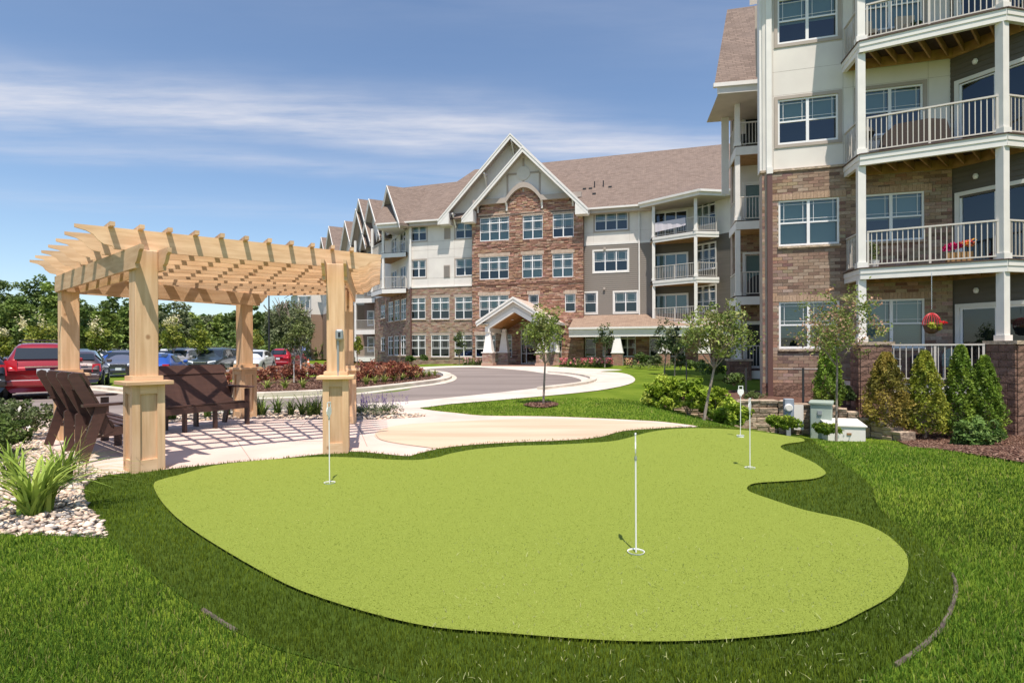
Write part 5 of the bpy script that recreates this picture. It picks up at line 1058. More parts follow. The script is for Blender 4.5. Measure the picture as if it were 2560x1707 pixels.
# ------------------------------------------------------------------ the entrance canopy
CN = empty('entrance_canopy', (*FM.pt(-4.8, 4.0, 0)[:2], 0.2), 'gabled entrance canopy with timber ceiling on four tapered white columns', 'canopy')
def canopy():
    sa = FM.s_at(1283, 5.6); zap = FM.z_at(1283, 742, 5.6); half = sa-FM.s_at(1191, 5.6); zl = FM.z_at(1191, 804, 5.6); ax = (FM.n[0], FM.n[1], 0)
    for sg in (-1, 1): roof_slab('canopy_roof', [FM.pt(sa, 5.6, zap), FM.pt(sa+sg*half, 5.6, zl), FM.pt(sa+sg*half, 0.0, zl), FM.pt(sa, 0.6, zap)][::-sg], CN, 0.1, m=mat('pale sunlit shingle', (0.76, 0.64, 0.55), 0.9, noise=(6, 5, (1, 1, 14)), col2=(0.62, 0.50, 0.42), coords='World', bump=(9, 0.6, 0.02, (0.6, 0.6, 12))), axis=ax)  # pale shingle colour has the sunlight on the canopy roof put into it
    sh = MB(); n = 22                                       # shingle courses on the visible slope
    for k in range(n):
        t0, t1 = k/n, (k+1)/n; p = [FM.pt(sa+half*(1-t0), 5.58, zl+(zap-zl)*t0+0.02), FM.pt(sa+half*(1-t0), 0.1, zl+(zap-zl)*t0+0.02), FM.pt(sa+half*(1-t1), 0.1, zl+(zap-zl)*t1+0.002), FM.pt(sa+half*(1-t1), 5.58, zl+(zap-zl)*t1+0.002)]
        sh.quad(*p); sh.quad(p[0], p[1], (p[1][0], p[1][1], p[1][2]-0.02), (p[0][0], p[0][1], p[0][2]-0.02))
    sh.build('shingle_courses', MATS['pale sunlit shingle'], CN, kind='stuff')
    m = MB()
    for s0, z0, s1, z1 in ((sa-half, zl, sa, zap), (sa, zap, sa+half, zl)):
        for oa, ob, t0, t1 in ((5.59, 5.66, 0.02, -0.12), (5.52, 5.60, -0.12, -0.36)):
            q = [(s0, z0+t1), (s1, z1+t1), (s1, z1+t0), (s0, z0+t0)]; m.hexa([FM.pt(s, oa, z) for s, z in q]+[FM.pt(s, ob, z) for s, z in q])
    m.build('rake_board', white_m, CN)
    k = (zap-zl)/half; zi = 2.95; sp = 1.93
    outer = [(sa-half+0.35, zl-0.25+0.0), (sa, zap-0.3), (sa+half-0.35, zl-0.25)]
    # gable face with a lower peaked opening
    f = MB(); yo = 5.25; inn = [(sa-sp, zi), (sa, zi+1.15), (sa+sp, zi)]; out = [(sa-half+0.45, zl-0.05), (sa, zap-0.12), (sa+half-0.45, zl-0.05)]
    lo = [(sa-half+0.45, zi), (sa, 0), (sa+half-0.45, zi)]
    for a, b in ((0, 1), (1, 2)):
        q = [inn[a], inn[b], out[b], out[a]]; f.hexa([FM.pt(s, yo-0.1, z) for s, z in q]+[FM.pt(s, yo, z) for s, z in q])
    f.build('gable_face', panel_m, CN)
    bm_ = MB()
    for a, b in ((0, 1), (1, 2)):
        p, q_ = inn[a], inn[b]; q = [(p[0], p[1]-0.02), (q_[0], q_[1]-0.02), (q_[0], q_[1]+0.32), (p[0], p[1]+0.32)]; bm_.hexa([FM.pt(s, yo-0.25, z) for s, z in q]+[FM.pt(s, yo+0.06, z) for s, z in q])
    bm_.build('peaked_beam', white_m, CN)
    for sg in (-1, 1): MB().box(FM, sa+sg*(sp+0.15)-0.17, sa+sg*(sp+0.15)+0.17, 0.6, yo+0.05, zi-0.3, zi+0.12).build('side_beam', white_m, CN); MB().box(FM, min(sa+sg*(half-0.02), sa+sg*(half+0.06)), max(sa+sg*(half-0.02), sa+sg*(half+0.06)), 0.3, 5.6, zl-0.2, zl).build('eave_fascia', white_m, CN); MB().box(FM, min(sa+sg*(half-0.02), sa+sg*sp), max(sa+sg*(half-0.02), sa+sg*sp), 0.6, 5.55, zl-0.2, zl-0.17).build('eave_soffit', soffit_m, CN)
    wd = mat('stained timber ceiling', (0.50, 0.235, 0.065), 0.5, noise=(3, 4, (1, 1, 1)), col2=(0.40, 0.175, 0.045), coords='World')
    n = 14
    for sg in (-1, 1):
        for j in range(n):
            t0, t1 = j/n, (j+1)/n-0.006; a, b = sa+sg*sp*(1-t0), sa+sg*sp*(1-t1); q = [FM.pt(a, yo-0.1, zi+1.15*t0), FM.pt(b, yo-0.1, zi+1.15*t1), FM.pt(b, 0.65, zi+1.15*t1), FM.pt(a, 0.65, zi+1.15*t0)]
            MB().quad(*q).build('ceiling_board', wd, CN)
    for s in (sa-0.75, sa+0.75): z = zi+1.15*(1-0.75/sp)-0.03; MB().cbox(*FM.pt(s, 3.2, z), 0.22, 0.22, 0.03).build('downlight', frame_m, CN)
    for s, o in ((FM.s_at(1222, 5.0), 5.0), (FM.s_at(1356, 5.0), 5.0), (FM.s_at(1261, 2.4), 2.4), (FM.s_at(1387, 2.4), 2.4)):
        q = ((-1, -1), (1, -1), (1, 1), (-1, 1)); c = MB(); c.hexa([FM.pt(s+a*0.34, o+b*0.34, 1.18) for a, b in q]+[FM.pt(s+a*0.17, o+b*0.17, 2.6) for a, b in q]).box(FM, s-0.16, s+0.16, o-0.16, o+0.16, 2.66, 2.95).box(FM, s-0.22, s+0.22, o-0.22, o+0.22, 2.60, 2.66)
        col = c.build('tapered_column', white_m, CN); MB().box(FM, s-0.45, s+0.45, o-0.45, o+0.45, 1.10, 1.18).build('column_cap', white_m, col); MB().box(FM, s-0.38, s+0.38, o-0.38, o+0.38, 0.1, 1.10).build('brick_pier', mortar_m, col)
        MB().box(FM, s-0.45, s+0.45, o-0.45, o+0.45, 0.1, 0.36).build('pier_base', mat('tan brick base', (0.46, 0.30, 0.22), 0.9), col)
        brick_face(FM, s-0.38, s+0.38, 0.36, 1.10, o+0.38, [], col, bl=0.22, ch=0.095, tones=[(0.36, 0.24, 0.185), (0.29, 0.18, 0.14), (0.42, 0.31, 0.25)], probs=[1, 1, 1])
    MB().box(FM, sa-2.4, sa+2.6, -0.0+0.9, 5.6, 0.10, 0.17).build('entrance_slab', mat('red brick paving', (0.30, 0.17, 0.13), 0.9), CN)
canopy()
# ------------------------------------------------------------------ pergola
PG_ = empty('pergola', (-4.8, 9.0, 0), 'fan-shaped cedar pergola with five panelled posts over the pink concrete patio', 'pergola')
def pergola():
    zb, hb, hr = 2.28, 0.24, 0.24; zr = zb+hb; zt = zr+hr
    L1, L7 = Vector((-4.78, 6.12)), Vector((-7.35, 8.55)); R1, R13 = Vector((-1.92, 8.22)), Vector((-2.72, 11.55)); R7 = (R1+R13)/2
    ax = (R7-L7).normalized(); nrm = Vector((-ax.y, ax.x)); rel = L1-L7; L13 = L7+ax*rel.dot(ax)-nrm*rel.dot(nrm)
    raf = []
    for i in range(13):
        t = i/12; R = R1.lerp(R13, t); Lp = L1.lerp(L7, i/6) if i <= 6 else L7.lerp(L13, (i-6)/6); raf.append((Lp, R))
    for i, (a, b) in enumerate(raf):
        d = b-a; L_ = d.length; F = Fr(a.x, a.y, math.degrees(math.atan2(d.y, d.x))); h = hr
        def scroll(x0, sg):
            pr = [(0, 0), (0.0, -0.035), (0.10, -0.06), (0.17, -0.10), (0.205, -0.15), (0.26, -0.195), (0.34, -0.21), (0.35, -0.24)]
            return [(x0+sg*u, zt+w) for u, w in pr]
        out = scroll(0, 1)+list(reversed(scroll(L_, -1))); o = MB().prism(out, -0.019, 0.019, lambda u, z, q: F.pt(u, q, z)).build('rafter', cedar_h, PG_)
    # purlins folded over the middle rafter
    for k in range(11):
        u = 0.090+k*0.0785
        p = [raf[i][0].lerp(raf[i][1], u) for i in (0, 6, 12)]
        def end(a, b, e): d = (a-b).normalized(); return a+d*e
        q0, q2 = end(p[0], p[1], 0.14), end(p[2], p[1], 0.12)
        MB().beam((q0.x, q0.y, zt+0.02), (p[1].x, p[1].y, zt+0.024), 0.048, 0.048).build('purlin', cedar_h, PG_); MB().beam((p[1].x, p[1].y, zt+0.022), (q2.x, q2.y, zt+0.026), 0.048, 0.048).build('purlin', cedar_h, PG_)
    posts = dict(FL=Vector((-4.22, 6.42)), BL=Vector((-6.90, 8.72)), BM=Vector((-5.42, 11.35)), FRp=Vector((-2.36, 7.52)), R2=Vector((-3.08, 10.45)))
    def ang(a, b): return math.degrees(math.atan2((b-a).y, (b-a).x))
    beams = [(posts['FL'], posts['BL'], 0.42, 0.10), (posts['BL'], posts['BM'], 0.10, 0.42), (posts['FRp'], posts['R2'], 0.42, 0.35)]
    for a, b, e0, e1 in beams:
        d = (b-a).normalized(); F = Fr(a.x, a.y, ang(a, b)); L_ = (b-a).length
        for off in (-0.135, 0.135):
            def sc(x0, sg, e):
                if e < 0.2: return [(x0-sg*e, zr), (x0-sg*e, zb)]
                pr = [(0, 0), (0.0, -0.05), (0.05, -0.075), (0.085, -0.13), (0.13, -0.175), (0.17, -0.19), (0.175, -0.24)]
                return [(x0-sg*e+sg*u, zr+w) for u, w in pr]
            out = sc(0, 1, e0)+list(reversed(sc(L_, -1, e1))); MB().prism(out, off-0.019, off+0.019, lambda u, z, q: F.pt(u, q, z)).build('beam', cedar_h, PG_)
    rot = dict(FL=ang(posts['FL'], posts['BL']), BL=ang(posts['FL'], posts['BL']), BM=ang(posts['BL'], posts['BM'])-4, FRp=ang(posts['FRp'], posts['R2']), R2=ang(posts['FRp'], posts['R2']))
    for k, p in posts.items():
        F = Fr(p.x, p.y, rot[k]); c = MB().box(F, -0.115, 0.115, -0.115, 0.115, 1.02, zr-0.01); po = c.build('post', cedar, PG_, bevel=0.008)
        t = MB()
        s0, s1 = 0.163, 0.150
        core = MB().box(F, -0.135, 0.135, -0.135, 0.135, 0.0, 1.0).build('pedestal', cedar, PG_)
        for side in range(4):
            Fq = Fr(p.x, p.y, rot[k]+90*side); o0, o1 = 0.136, 0.163
            MB().box(Fq, -0.163, -0.085, o0, o1, 0.0, 0.985).build('stile', cedar, core); MB().box(Fq, 0.085, 0.1355, o0, o1, 0.0, 0.985).build('stile', cedar, core)
            MB().box(Fq, -0.085, 0.085, o0, o1-0.003, 0.0, 0.145).build('rail', cedar_h, core); MB().box(Fq, -0.085, 0.085, o0, o1-0.003, 0.885, 0.985).build('rail', cedar_h, core)
        MB().box(F, -0.235, 0.235, -0.235, 0.235, 0.985, 1.03).build('cap', cedar_h, core, bevel=0.006); MB().box(F, -0.15, 0.15, -0.15, 0.15, 1.03, 1.085).build('cap_trim', cedar_h, core)
    # outlet box and conduit on the right front post
    F = Fr(posts['FRp'].x, posts['FRp'].y, rot['FRp']-180 if False else rot['FRp']-90)
    f = posts['FRp']; to = Vector((-f.x, -f.y)).normalized(); best = max((0, 90, 180, 270), key=lambda a: Vector(Fr(0, 0, rot['FRp']+a).n).dot(to)); F = Fr(f.x, f.y, rot['FRp']+best)
    ob = MB().box(F, 0.0, 0.10, 0.116, 0.19, 1.50, 1.64).build('outlet_box', metal_grey, None, bevel=0.02); 
    tag(ob, 'grey weatherproof outlet box on the right front pergola post', 'outlet box'); fx = MB().box(F, 0.035, 0.065, 0.191, 0.196, 1.54, 1.60).build('cover_window', black_m, ob)
    cd = MB().tube(F.pt(0.03, 0.14, 1.03), F.pt(0.03, 0.14, 1.499), 0.014).build('conduit', metal_grey, ob)
    return posts, rot
POSTS, PROT = pergola()

# ------------------------------------------------------------------ benches
def bench(loc, rz, label, Lw=1.80):
    t = empty('bench', (0, 0, 0), label, 'bench', 'dark brown benches under the pergola')
    pl = lambda x: (lambda a, b, h: (x+h, a, b))
    xs = [-Lw/2, -Lw/6, Lw/6, Lw/2]
    for i, x in enumerate(xs):
        end = i in (0, 3)
        up = [(0.02, 0.30), (0.12, 0.36), (-0.20, 1.02), (-0.235, 1.085), (-0.28, 1.10), (-0.325, 1.075), (-0.33, 1.03)]
        MB().prism(up, -0.019, 0.019, pl(x)).build('back_upright', brown_m, t)
        if end:
            MB().prism([(-0.26, 0.0), (-0.15, 0.0), (0.06, 0.68), (-0.07, 0.68)], -0.019, 0.019, pl(x+(0.04 if x > 0 else -0.04))).build('leg', brown_m, t)
            MB().box(None, x-0.019+(0.04 if x > 0 else -0.04), x+0.019+(0.04 if x > 0 else -0.04), -0.52, -0.42, 0.0, 0.66).build('leg', brown_m, t)
            MB().prism([(-0.20, 0.68), (0.60, 0.68), (0.63, 0.70), (0.60, 0.712), (-0.20, 0.712)], -0.06, 0.06, pl(x+(0.03 if x > 0 else -0.03))).build('armrest', brown_m, t)
        else:
            MB().prism([(-0.15, 0.0), (-0.04, 0.0), (-0.04, 0.50), (-0.12, 0.56), (-0.15, 0.54)], -0.019, 0.019, pl(x+0.04)).build('leg', brown_m, t); MB().box(None, x+0.021, x+0.059, -0.51, -0.42, 0.0, 0.36).build('leg', brown_m, t)
        MB().prism([(-0.06, 0.28), (0.50, 0.33), (0.50, 0.42), (0.40, 0.42), (-0.06, 0.36)], -0.015, 0.015, pl(x)).build('seat_support', brown_m, t)
        b = MB()
        for y, z in ((-0.04, 0.34), (0.0, 0.32)): b.tube((x-0.026, y, z), (x+0.064, y, z), 0.009, n=6)
        b.build('bolt', bolt_m, t)
    y = 0.04
    for k in range(5): MB().cbox(0, y+0.09*k+0.04, 0.385+0.012*k, Lw+0.02, 0.078, 0.025).build('seat_slat', brown_m, t)
    MB().cbox(0, 0.515, 0.36, Lw+0.10, 0.03, 0.10).build('seat_apron', brown_m, t)
    n = 19
    for k in range(n):
        x = -Lw/2+0.05+(Lw-0.1)*k/(n-1); MB().prism([(0.10, 0.42), (0.118, 0.425), (-0.145, 0.99), (-0.163, 0.985)], -0.043, 0.043, pl(x)).build('back_slat', brown_m, t)
    MB().prism([(-0.13, 0.93), (-0.10, 0.94), (-0.175, 1.095), (-0.205, 1.085)], -Lw/2-0.02, Lw/2+0.02, pl(0)).build('top_rail', brown_m, t); MB().prism([(0.11, 0.40), (0.14, 0.41), (0.10, 0.49), (0.07, 0.48)], -Lw/2, Lw/2, pl(0)).build('lower_rail', brown_m, t)
    MB().beam((-Lw/2, -0.17, 0.90), (Lw/2, -0.17, 0.90), 0.02, 0.07).build('back_rail', brown_m, t)
    t.location = loc; t.rotation_euler = (0, 0, rz); return t
FLp, BLp, BMp = POSTS['FL'], POSTS['BL'], POSTS['BM']
def bplace(a, b, u, inset, label):
    d = (b-a).normalized(); n = Vector((d.y, -d.x)); c = a.lerp(b, u)+n*inset; bench((c.x, c.y, 0.012), math.atan2(d.y, d.x)+PI, label)
d1 = (FLp-BLp).normalized(); c1 = Vector((-5.95, 7.28))
bench((c1.x+0.18, c1.y+0.24, 0.012), math.atan2(d1.y, d1.x), 'dark brown slatted bench seen from behind beside the left front post')
d2 = (BLp-BMp).normalized(); c2 = Vector((-5.70, 9.80)); bench((c2.x, c2.y, 0.012), math.atan2(d2.y, d2.x), 'dark brown slatted bench facing the patio with its back to the road', 1.6)

# ------------------------------------------------------------------ putting flags and cups
def flag(i, base, h, ang, tilt, label):
    b = G(*base); b.z = 0.0; t = empty('putting_flag', (0, 0, 0), label, 'golf flag', 'putting flags on the green')
    MB().tube((0, 0, -0.02), (0, 0, h-0.12), 0.0055, n=8).build('rod', frame_m, t)
    pts = [(0.012*math.cos(k), 0) for k in ()]; body = [(-0.012, 0), (0.012, 0), (0.016, 0.03)]+[(0.052*math.cos(u), 0.085+0.045*math.sin(u)) for u in [(-0.9+3.5*k/9) for k in range(0, 8)]]+[(-0.045, 0.12)]
    body = [(-0.012, 0), (0.012, 0), (0.018, 0.022), (0.045, 0.045), (0.052, 0.075), (0.046, 0.10), (0.038, 0.115), (-0.038, 0.115), (-0.046, 0.10), (-0.052, 0.075), (-0.045, 0.045), (-0.018, 0.022)]
    MB().prism(body, -0.004, 0.004, lambda a, b_, c: (a, c, h-0.12+b_)).build('number_plate', frame_m, t)
    hd = MB().box(None, -0.038, -0.028, -0.004, 0.004, h-0.004, h+0.045).box(None, 0.028, 0.038, -0.004, 0.004, h-0.004, h+0.045).box(None, -0.038, 0.038, -0.0045, 0.0045, h+0.036, h+0.046); hd.build('handle', frame_m, t)
    MB().tube((0, 0, h-0.128), (0, 0, h-0.105), 0.009, n=8).build('collar', metal_grey, t)
    t.location = b+Vector((0, 0, 0.03)); t.rotation_euler = (math.radians(tilt[0]), math.radians(tilt[1]), ang)
    c = MB().lathe(0, 0, [(0.0, -0.09), (0.053, -0.09), (0.054, 0.0), (0.060, 0.001)], 24); n = len(c.v)
    cup = MB(); 
    for k in range(24):
        a0, a1 = 2*PI*k/24, 2*PI*(k+1)/24
        for (r0, z0), (r1, z1) in (((0.052, -0.03), (0.052, 0.002)), ((0.052, 0.002), (0.057, 0.003)), ((0.0, -0.03), (0.052, -0.03))): cup.quad((r0*math.cos(a0), r0*math.sin(a0), z0), (r0*math.cos(a1), r0*math.sin(a1), z0), (r1*math.cos(a1), r1*math.sin(a1), z1), (r1*math.cos(a0), r1*math.sin(a0), z1))
    co = cup.build('hole_cup', frame_m, None); tag(co, label.replace('flag', 'cup under the flag', 1) if False else ['white cup in the green at the nearest flag', 'white cup in the green in front of the pergola', 'white cup at the flag on the right of the far lobe', 'white cup at the farthest flag'][i], 'golf cup', 'cups sunk in the green'); co.location = b+Vector((0, 0, 0.034))
flag(0, (1590, 1391), 0.735, 1.35, (0, 0), 'nearest white putting flag, seen edge on in the middle of the green')
flag(1, (824, 1214), 0.77, 1.45, (0, -0.5), 'white putting flag standing in front of the right front pergola post')
flag(2, (1875, 1176), 0.735, 0.95, (0.3, -1.2), 'white putting flag at the right of the far lobe, turned half away')
flag(3, (1851, 1097), 0.72, 0.12, (0, 0.6), 'farthest white putting flag with its round plate facing the camera')

# ------------------------------------------------------------------ utility boxes, posts
def util():
    gm = mat('transformer green paint', (0.36, 0.42, 0.36), 0.5, noise=(2, 4), col2=(0.32, 0.38, 0.33)); D = 14.0
    a, b = P(2025, 1060, D), P(2080, 1060, D-0.25); F = Fr(a.x, a.y, math.degrees(math.atan2(b.y-a.y, b.x-a.x))); w = (b-a).xy.length; z1 = P(2050, 1003, D).z; z0 = T(a.x, a.y)-0.05
    t = empty('transformer', (a.x, a.y, z0), 'pale green transformer cabinet by the retaining wall', 'transformer')
    MB().box(F, 0, w, -0.55, 0, z0, z1-0.05).build('cabinet', gm, t, bevel=0.02); MB().box(F, -0.03, w+0.03, -0.6, 0.04, z1-0.07, z1).build('lid', gm, t, bevel=0.015)
    MB().box(F, w*0.35, w*0.55, 0.001, 0.03, z1-0.32, z1-0.22).build('lock', metal_grey, t)
    a, b = P(2150, 1090, 13.4), P(2158, 1090, 13.1); z0 = T(a.x, a.y)-0.05; p = P(2070, 1080, 13.5)
    wm = mat('bleached plastic lid', (0.74, 0.71, 0.66), 0.6); F = Fr(p.x, p.y, -8); w = 0.84; z1 = P(2100, 1053, 13.5).z
    t = empty('utility_box', (p.x, p.y, z0), 'low white utility box with sloping lid in front of the stepped wall', 'utility box'); MB().box(F, 0, w, -0.45, 0, z0-0.2, z1-0.08).build('box', wm, t)
    l = MB(); q = [F.pt(-0.03, 0.03, z1-0.08), F.pt(w+0.03, 0.03, z1-0.10), F.pt(w+0.03, -0.5, z1+0.02), F.pt(-0.03, -0.5, z1+0.03)]; l.hexa([(x, y, z-0.03) for x, y, z in q]+q); l.build('lid', wm, t); MB().box(F, w*0.5, w*0.62, 0.001, 0.02, z1-0.32, z1-0.27).build('handle', mat('rusty handle', (0.3, 0.17, 0.08), 0.7), t)
    D = 14.3; a = P(1962, 1045, D); F = Fr(a.x, a.y, -14); z0 = P(1965, 1040, D).z; z1 = P(1965, 997, D).z
    t = empty('meter_box', (a.x, a.y, z0), 'blue-grey electric meter box with round glass meter', 'meter box', ); mm = mat('blue grey meter paint', (0.27, 0.31, 0.37), 0.5)
    MB().box(F, 0, 0.22, -0.2, 0, z0-0.05, z1).build('case', mm, t, bevel=0.01); c = MB(); o = F.pt(0.09, 0.0, (z0+z1)/2); e = F.pt(0.09, 0.07, (z0+z1)/2); c.tube(o, e, 0.085, 0.075, 16); mo = c.build('meter_dial', mat('meter dial', (0.75, 0.72, 0.66), 0.25), t); MB().tube(F.pt(0.09, 0.0, (z0+z1)/2), F.pt(0.09, 0.02, (z0+z1)/2), 0.10, n=16).build('meter_ring', frame_m, t)
    MB().box(F, 0.05, 0.15, -0.15, -0.05, z0-0.6, z0-0.05).build('stand', metal_grey, t)
    bd = MB().box(F, 0.24, 0.46, -0.16, -0.1, z0-0.35, z1-0.16).build('equipment_board', wm); tag(bd, 'plain white equipment board beside the meter box', 'board')
    for (x, y0, y1, D, lb) in ((1865, 920, 1000, 15.6, 'thin black metal post left of the brown downspout'), (2008, 920, 1012, 15.2, 'black metal post in front of the brick wall behind the meter box'), (1716, 905, 945, 22, 'short black post in the shade beside the middle young tree')):
        b0, b1 = P(x, y1, D), P(x, y0, D); o = MB().box(Fr(b0.x, b0.y, -16), -0.025, 0.025, -0.025, 0.025, b0.z-0.4, b1.z).build('metal_post', black_m); tag(o, lb, 'post', 'thin black posts by the near wing')
util()
# ------------------------------------------------------------------ retaining wall of stacked tan stone
def retaining():
    t = empty('retaining_wall', (7.0, 14.8, -0.5), 'low stacked wall of tan stones stepping down behind the utility boxes', 'retaining wall')
    STEP = [(1683, 1001, 1025, 14.9), (1760, 1003, 1040, 14.9), (1850, 1000, 1062, 14.9), (1945, 1001, 1062, 14.8), (1962, 1008, 1070, 14.7), (2024, 1013, 1075, 14.5), (2095, 1021, 1085, 14.4), (2118, 1029, 1095, 14.3), (2148, 1043, 1100, 14.2), (2175, 1054, 1100, 14.0), (2205, 1065, 1105, 13.7), (2230, 1077, 1110, 13.5), (2252, 1092, 1114, 13.3)]
    for (xa, ya, yb, Da), (xb, _, _, Db) in zip(STEP[:-1], STEP[1:]):
        p, q = P(xa, 1000, Da), P(xb, 1000, Db); F = Fr(p.x, p.y, math.degrees(math.atan2(q.y-p.y, q.x-p.x))); L_ = (q-p).xy.length; zt = P(xa, ya, Da).z; zb = P(xa, yb, Da).z-0.3
        MB().box(F, 0, L_, -0.5, -0.08, zb, zt-0.02).build('core', limestone_ms[1], t); z = zt; k = 0
        while z > zb:
            h = random.choice([0.11, 0.14, 0.15]) if k else 0.09; s = 0.0
            while s < L_-0.02:
                w = min(random.uniform(0.28, 0.55), L_-s) if k else min(0.5, L_-s)
                if L_-s-w < 0.12: w = L_-s
                o1 = random.uniform(-0.01, 0.025)+(0.03 if k == 0 else 0); b = MB(); x0, x1 = s+0.006, s+w-0.006; z0, z1 = z-h+0.006, z-0.002
                r = lambda: random.uniform(-0.012, 0.012)
                b.hexa([F.pt(x0, o1-0.02+r(), z0), F.pt(x1, o1-0.02+r(), z0), F.pt(x1, -0.3, z0), F.pt(x0, -0.3, z0), F.pt(x0, o1+r(), z1), F.pt(x1, o1+r(), z1), F.pt(x1, -0.3, z1), F.pt(x0, -0.3, z1)])
                o = b.build('stone', random.choice(limestone_ms), t, bevel=0.012); s += w
            z -= h; k += 1
    # ground held up behind it
    pts = [P(a, 1000, d-0.1+0.25) for a, _, _, d in STEP]; zt = {i: P(a, y, d).z for i, (a, y, _, d) in enumerate(STEP)}
    bm_ = MB(); up = []
    for i in range(len(STEP)-1):
        a, b = pts[i], pts[i+1]; za, zb_ = zt[i]-0.04, zt[min(i+1, 12)]-0.04; a2 = (a.x+1.2, a.y+5.5, -0.15); b2 = (b.x+1.2, b.y+5.5, -0.15)
        bm_.quad((a.x, a.y, za), (b.x, b.y, zb_), b2, a2)
    struct(bm_.build('raised_bed', mulch_m))
retaining()
# ------------------------------------------------------------------ street furniture near the car park
def street():
    b = P(673, 925, 46); t = empty('street_lamp', (b.x, b.y, T(b.x, b.y)), 'tall dark street lamp rising behind the pergola beside the willow', 'street lamp'); z0 = T(b.x, b.y); z1 = P(673, 725, 46).z
    MB().tube((b.x, b.y, z0+0.7), (b.x, b.y, z1), 0.075, 0.05, 10).build('pole', black_m, t); MB().tube((b.x, b.y, z0), (b.x, b.y, z0+0.7), 0.25, n=12).build('base', kerb_m, t); MB().box(Fr(b.x, b.y, 0), -0.75, 0.1, -0.16, 0.16, z1-0.02, z1+0.12).build('lamp_head', black_m, t)
    b = G(755, 944); D = b.y; t = empty('bollard_light', tuple(b), 'dark louvred bollard light among the red shrubs', 'bollard light'); z0 = b.z; z1 = P(755, 888, D).z; MB().tube((b.x, b.y, z0), (b.x, b.y, z1-0.18), 0.10, n=14).build('column', mat('bronze paint', (0.05, 0.045, 0.045), 0.5), t)
    l = MB()
    for k in range(4): l.tube((b.x, b.y, z1-0.16+0.035*k), (b.x, b.y, z1-0.145+0.035*k), 0.10, n=14)
    l.build('louvres', MATS['bronze paint'], t); MB().tube((b.x, b.y, z1-0.02), (b.x, b.y, z1), 0.11, n=14).build('cap', MATS['bronze paint'], t)
    b = P(771, 912, 55); z0 = T(b.x, b.y); t = empty('traffic_cone', (b.x, b.y, z0), 'small orange traffic cone by the far entrance', 'traffic cone'); om = mat('cone orange', (0.85, 0.18, 0.06), 0.6)
    MB().tube((b.x, b.y, z0+0.03), (b.x, b.y, z0+0.7), 0.16, 0.03, 12).build('cone', om, t); MB().box(Fr(b.x, b.y, 0), -0.2, 0.2, -0.2, 0.2, z0, z0+0.03).build('base', om, t); MB().tube((b.x, b.y, z0+0.35), (b.x, b.y, z0+0.5), 0.105, 0.08, 12).build('band', frame_m, t)
    b = P(759, 925, 52); z0 = T(b.x, b.y); t = empty('parking_sign', (b.x, b.y, z0), 'small blue and white parking sign on a post', 'sign'); MB().tube((b.x, b.y, z0), (b.x, b.y, z0+1.6), 0.03, n=8).build('post', metal_grey, t); MB().box(Fr(b.x, b.y, 0), -0.16, 0.16, -0.05, -0.03, z0+1.55, z0+2.0).build('panel', mat('sign blue', (0.25, 0.36, 0.62), 0.5), t); MB().box(Fr(b.x, b.y, 0), -0.12, 0.12, 0.051-0.1, 0.052-0.1, z0+1.6, z0+1.72).build('stripe', frame_m, t)
street()
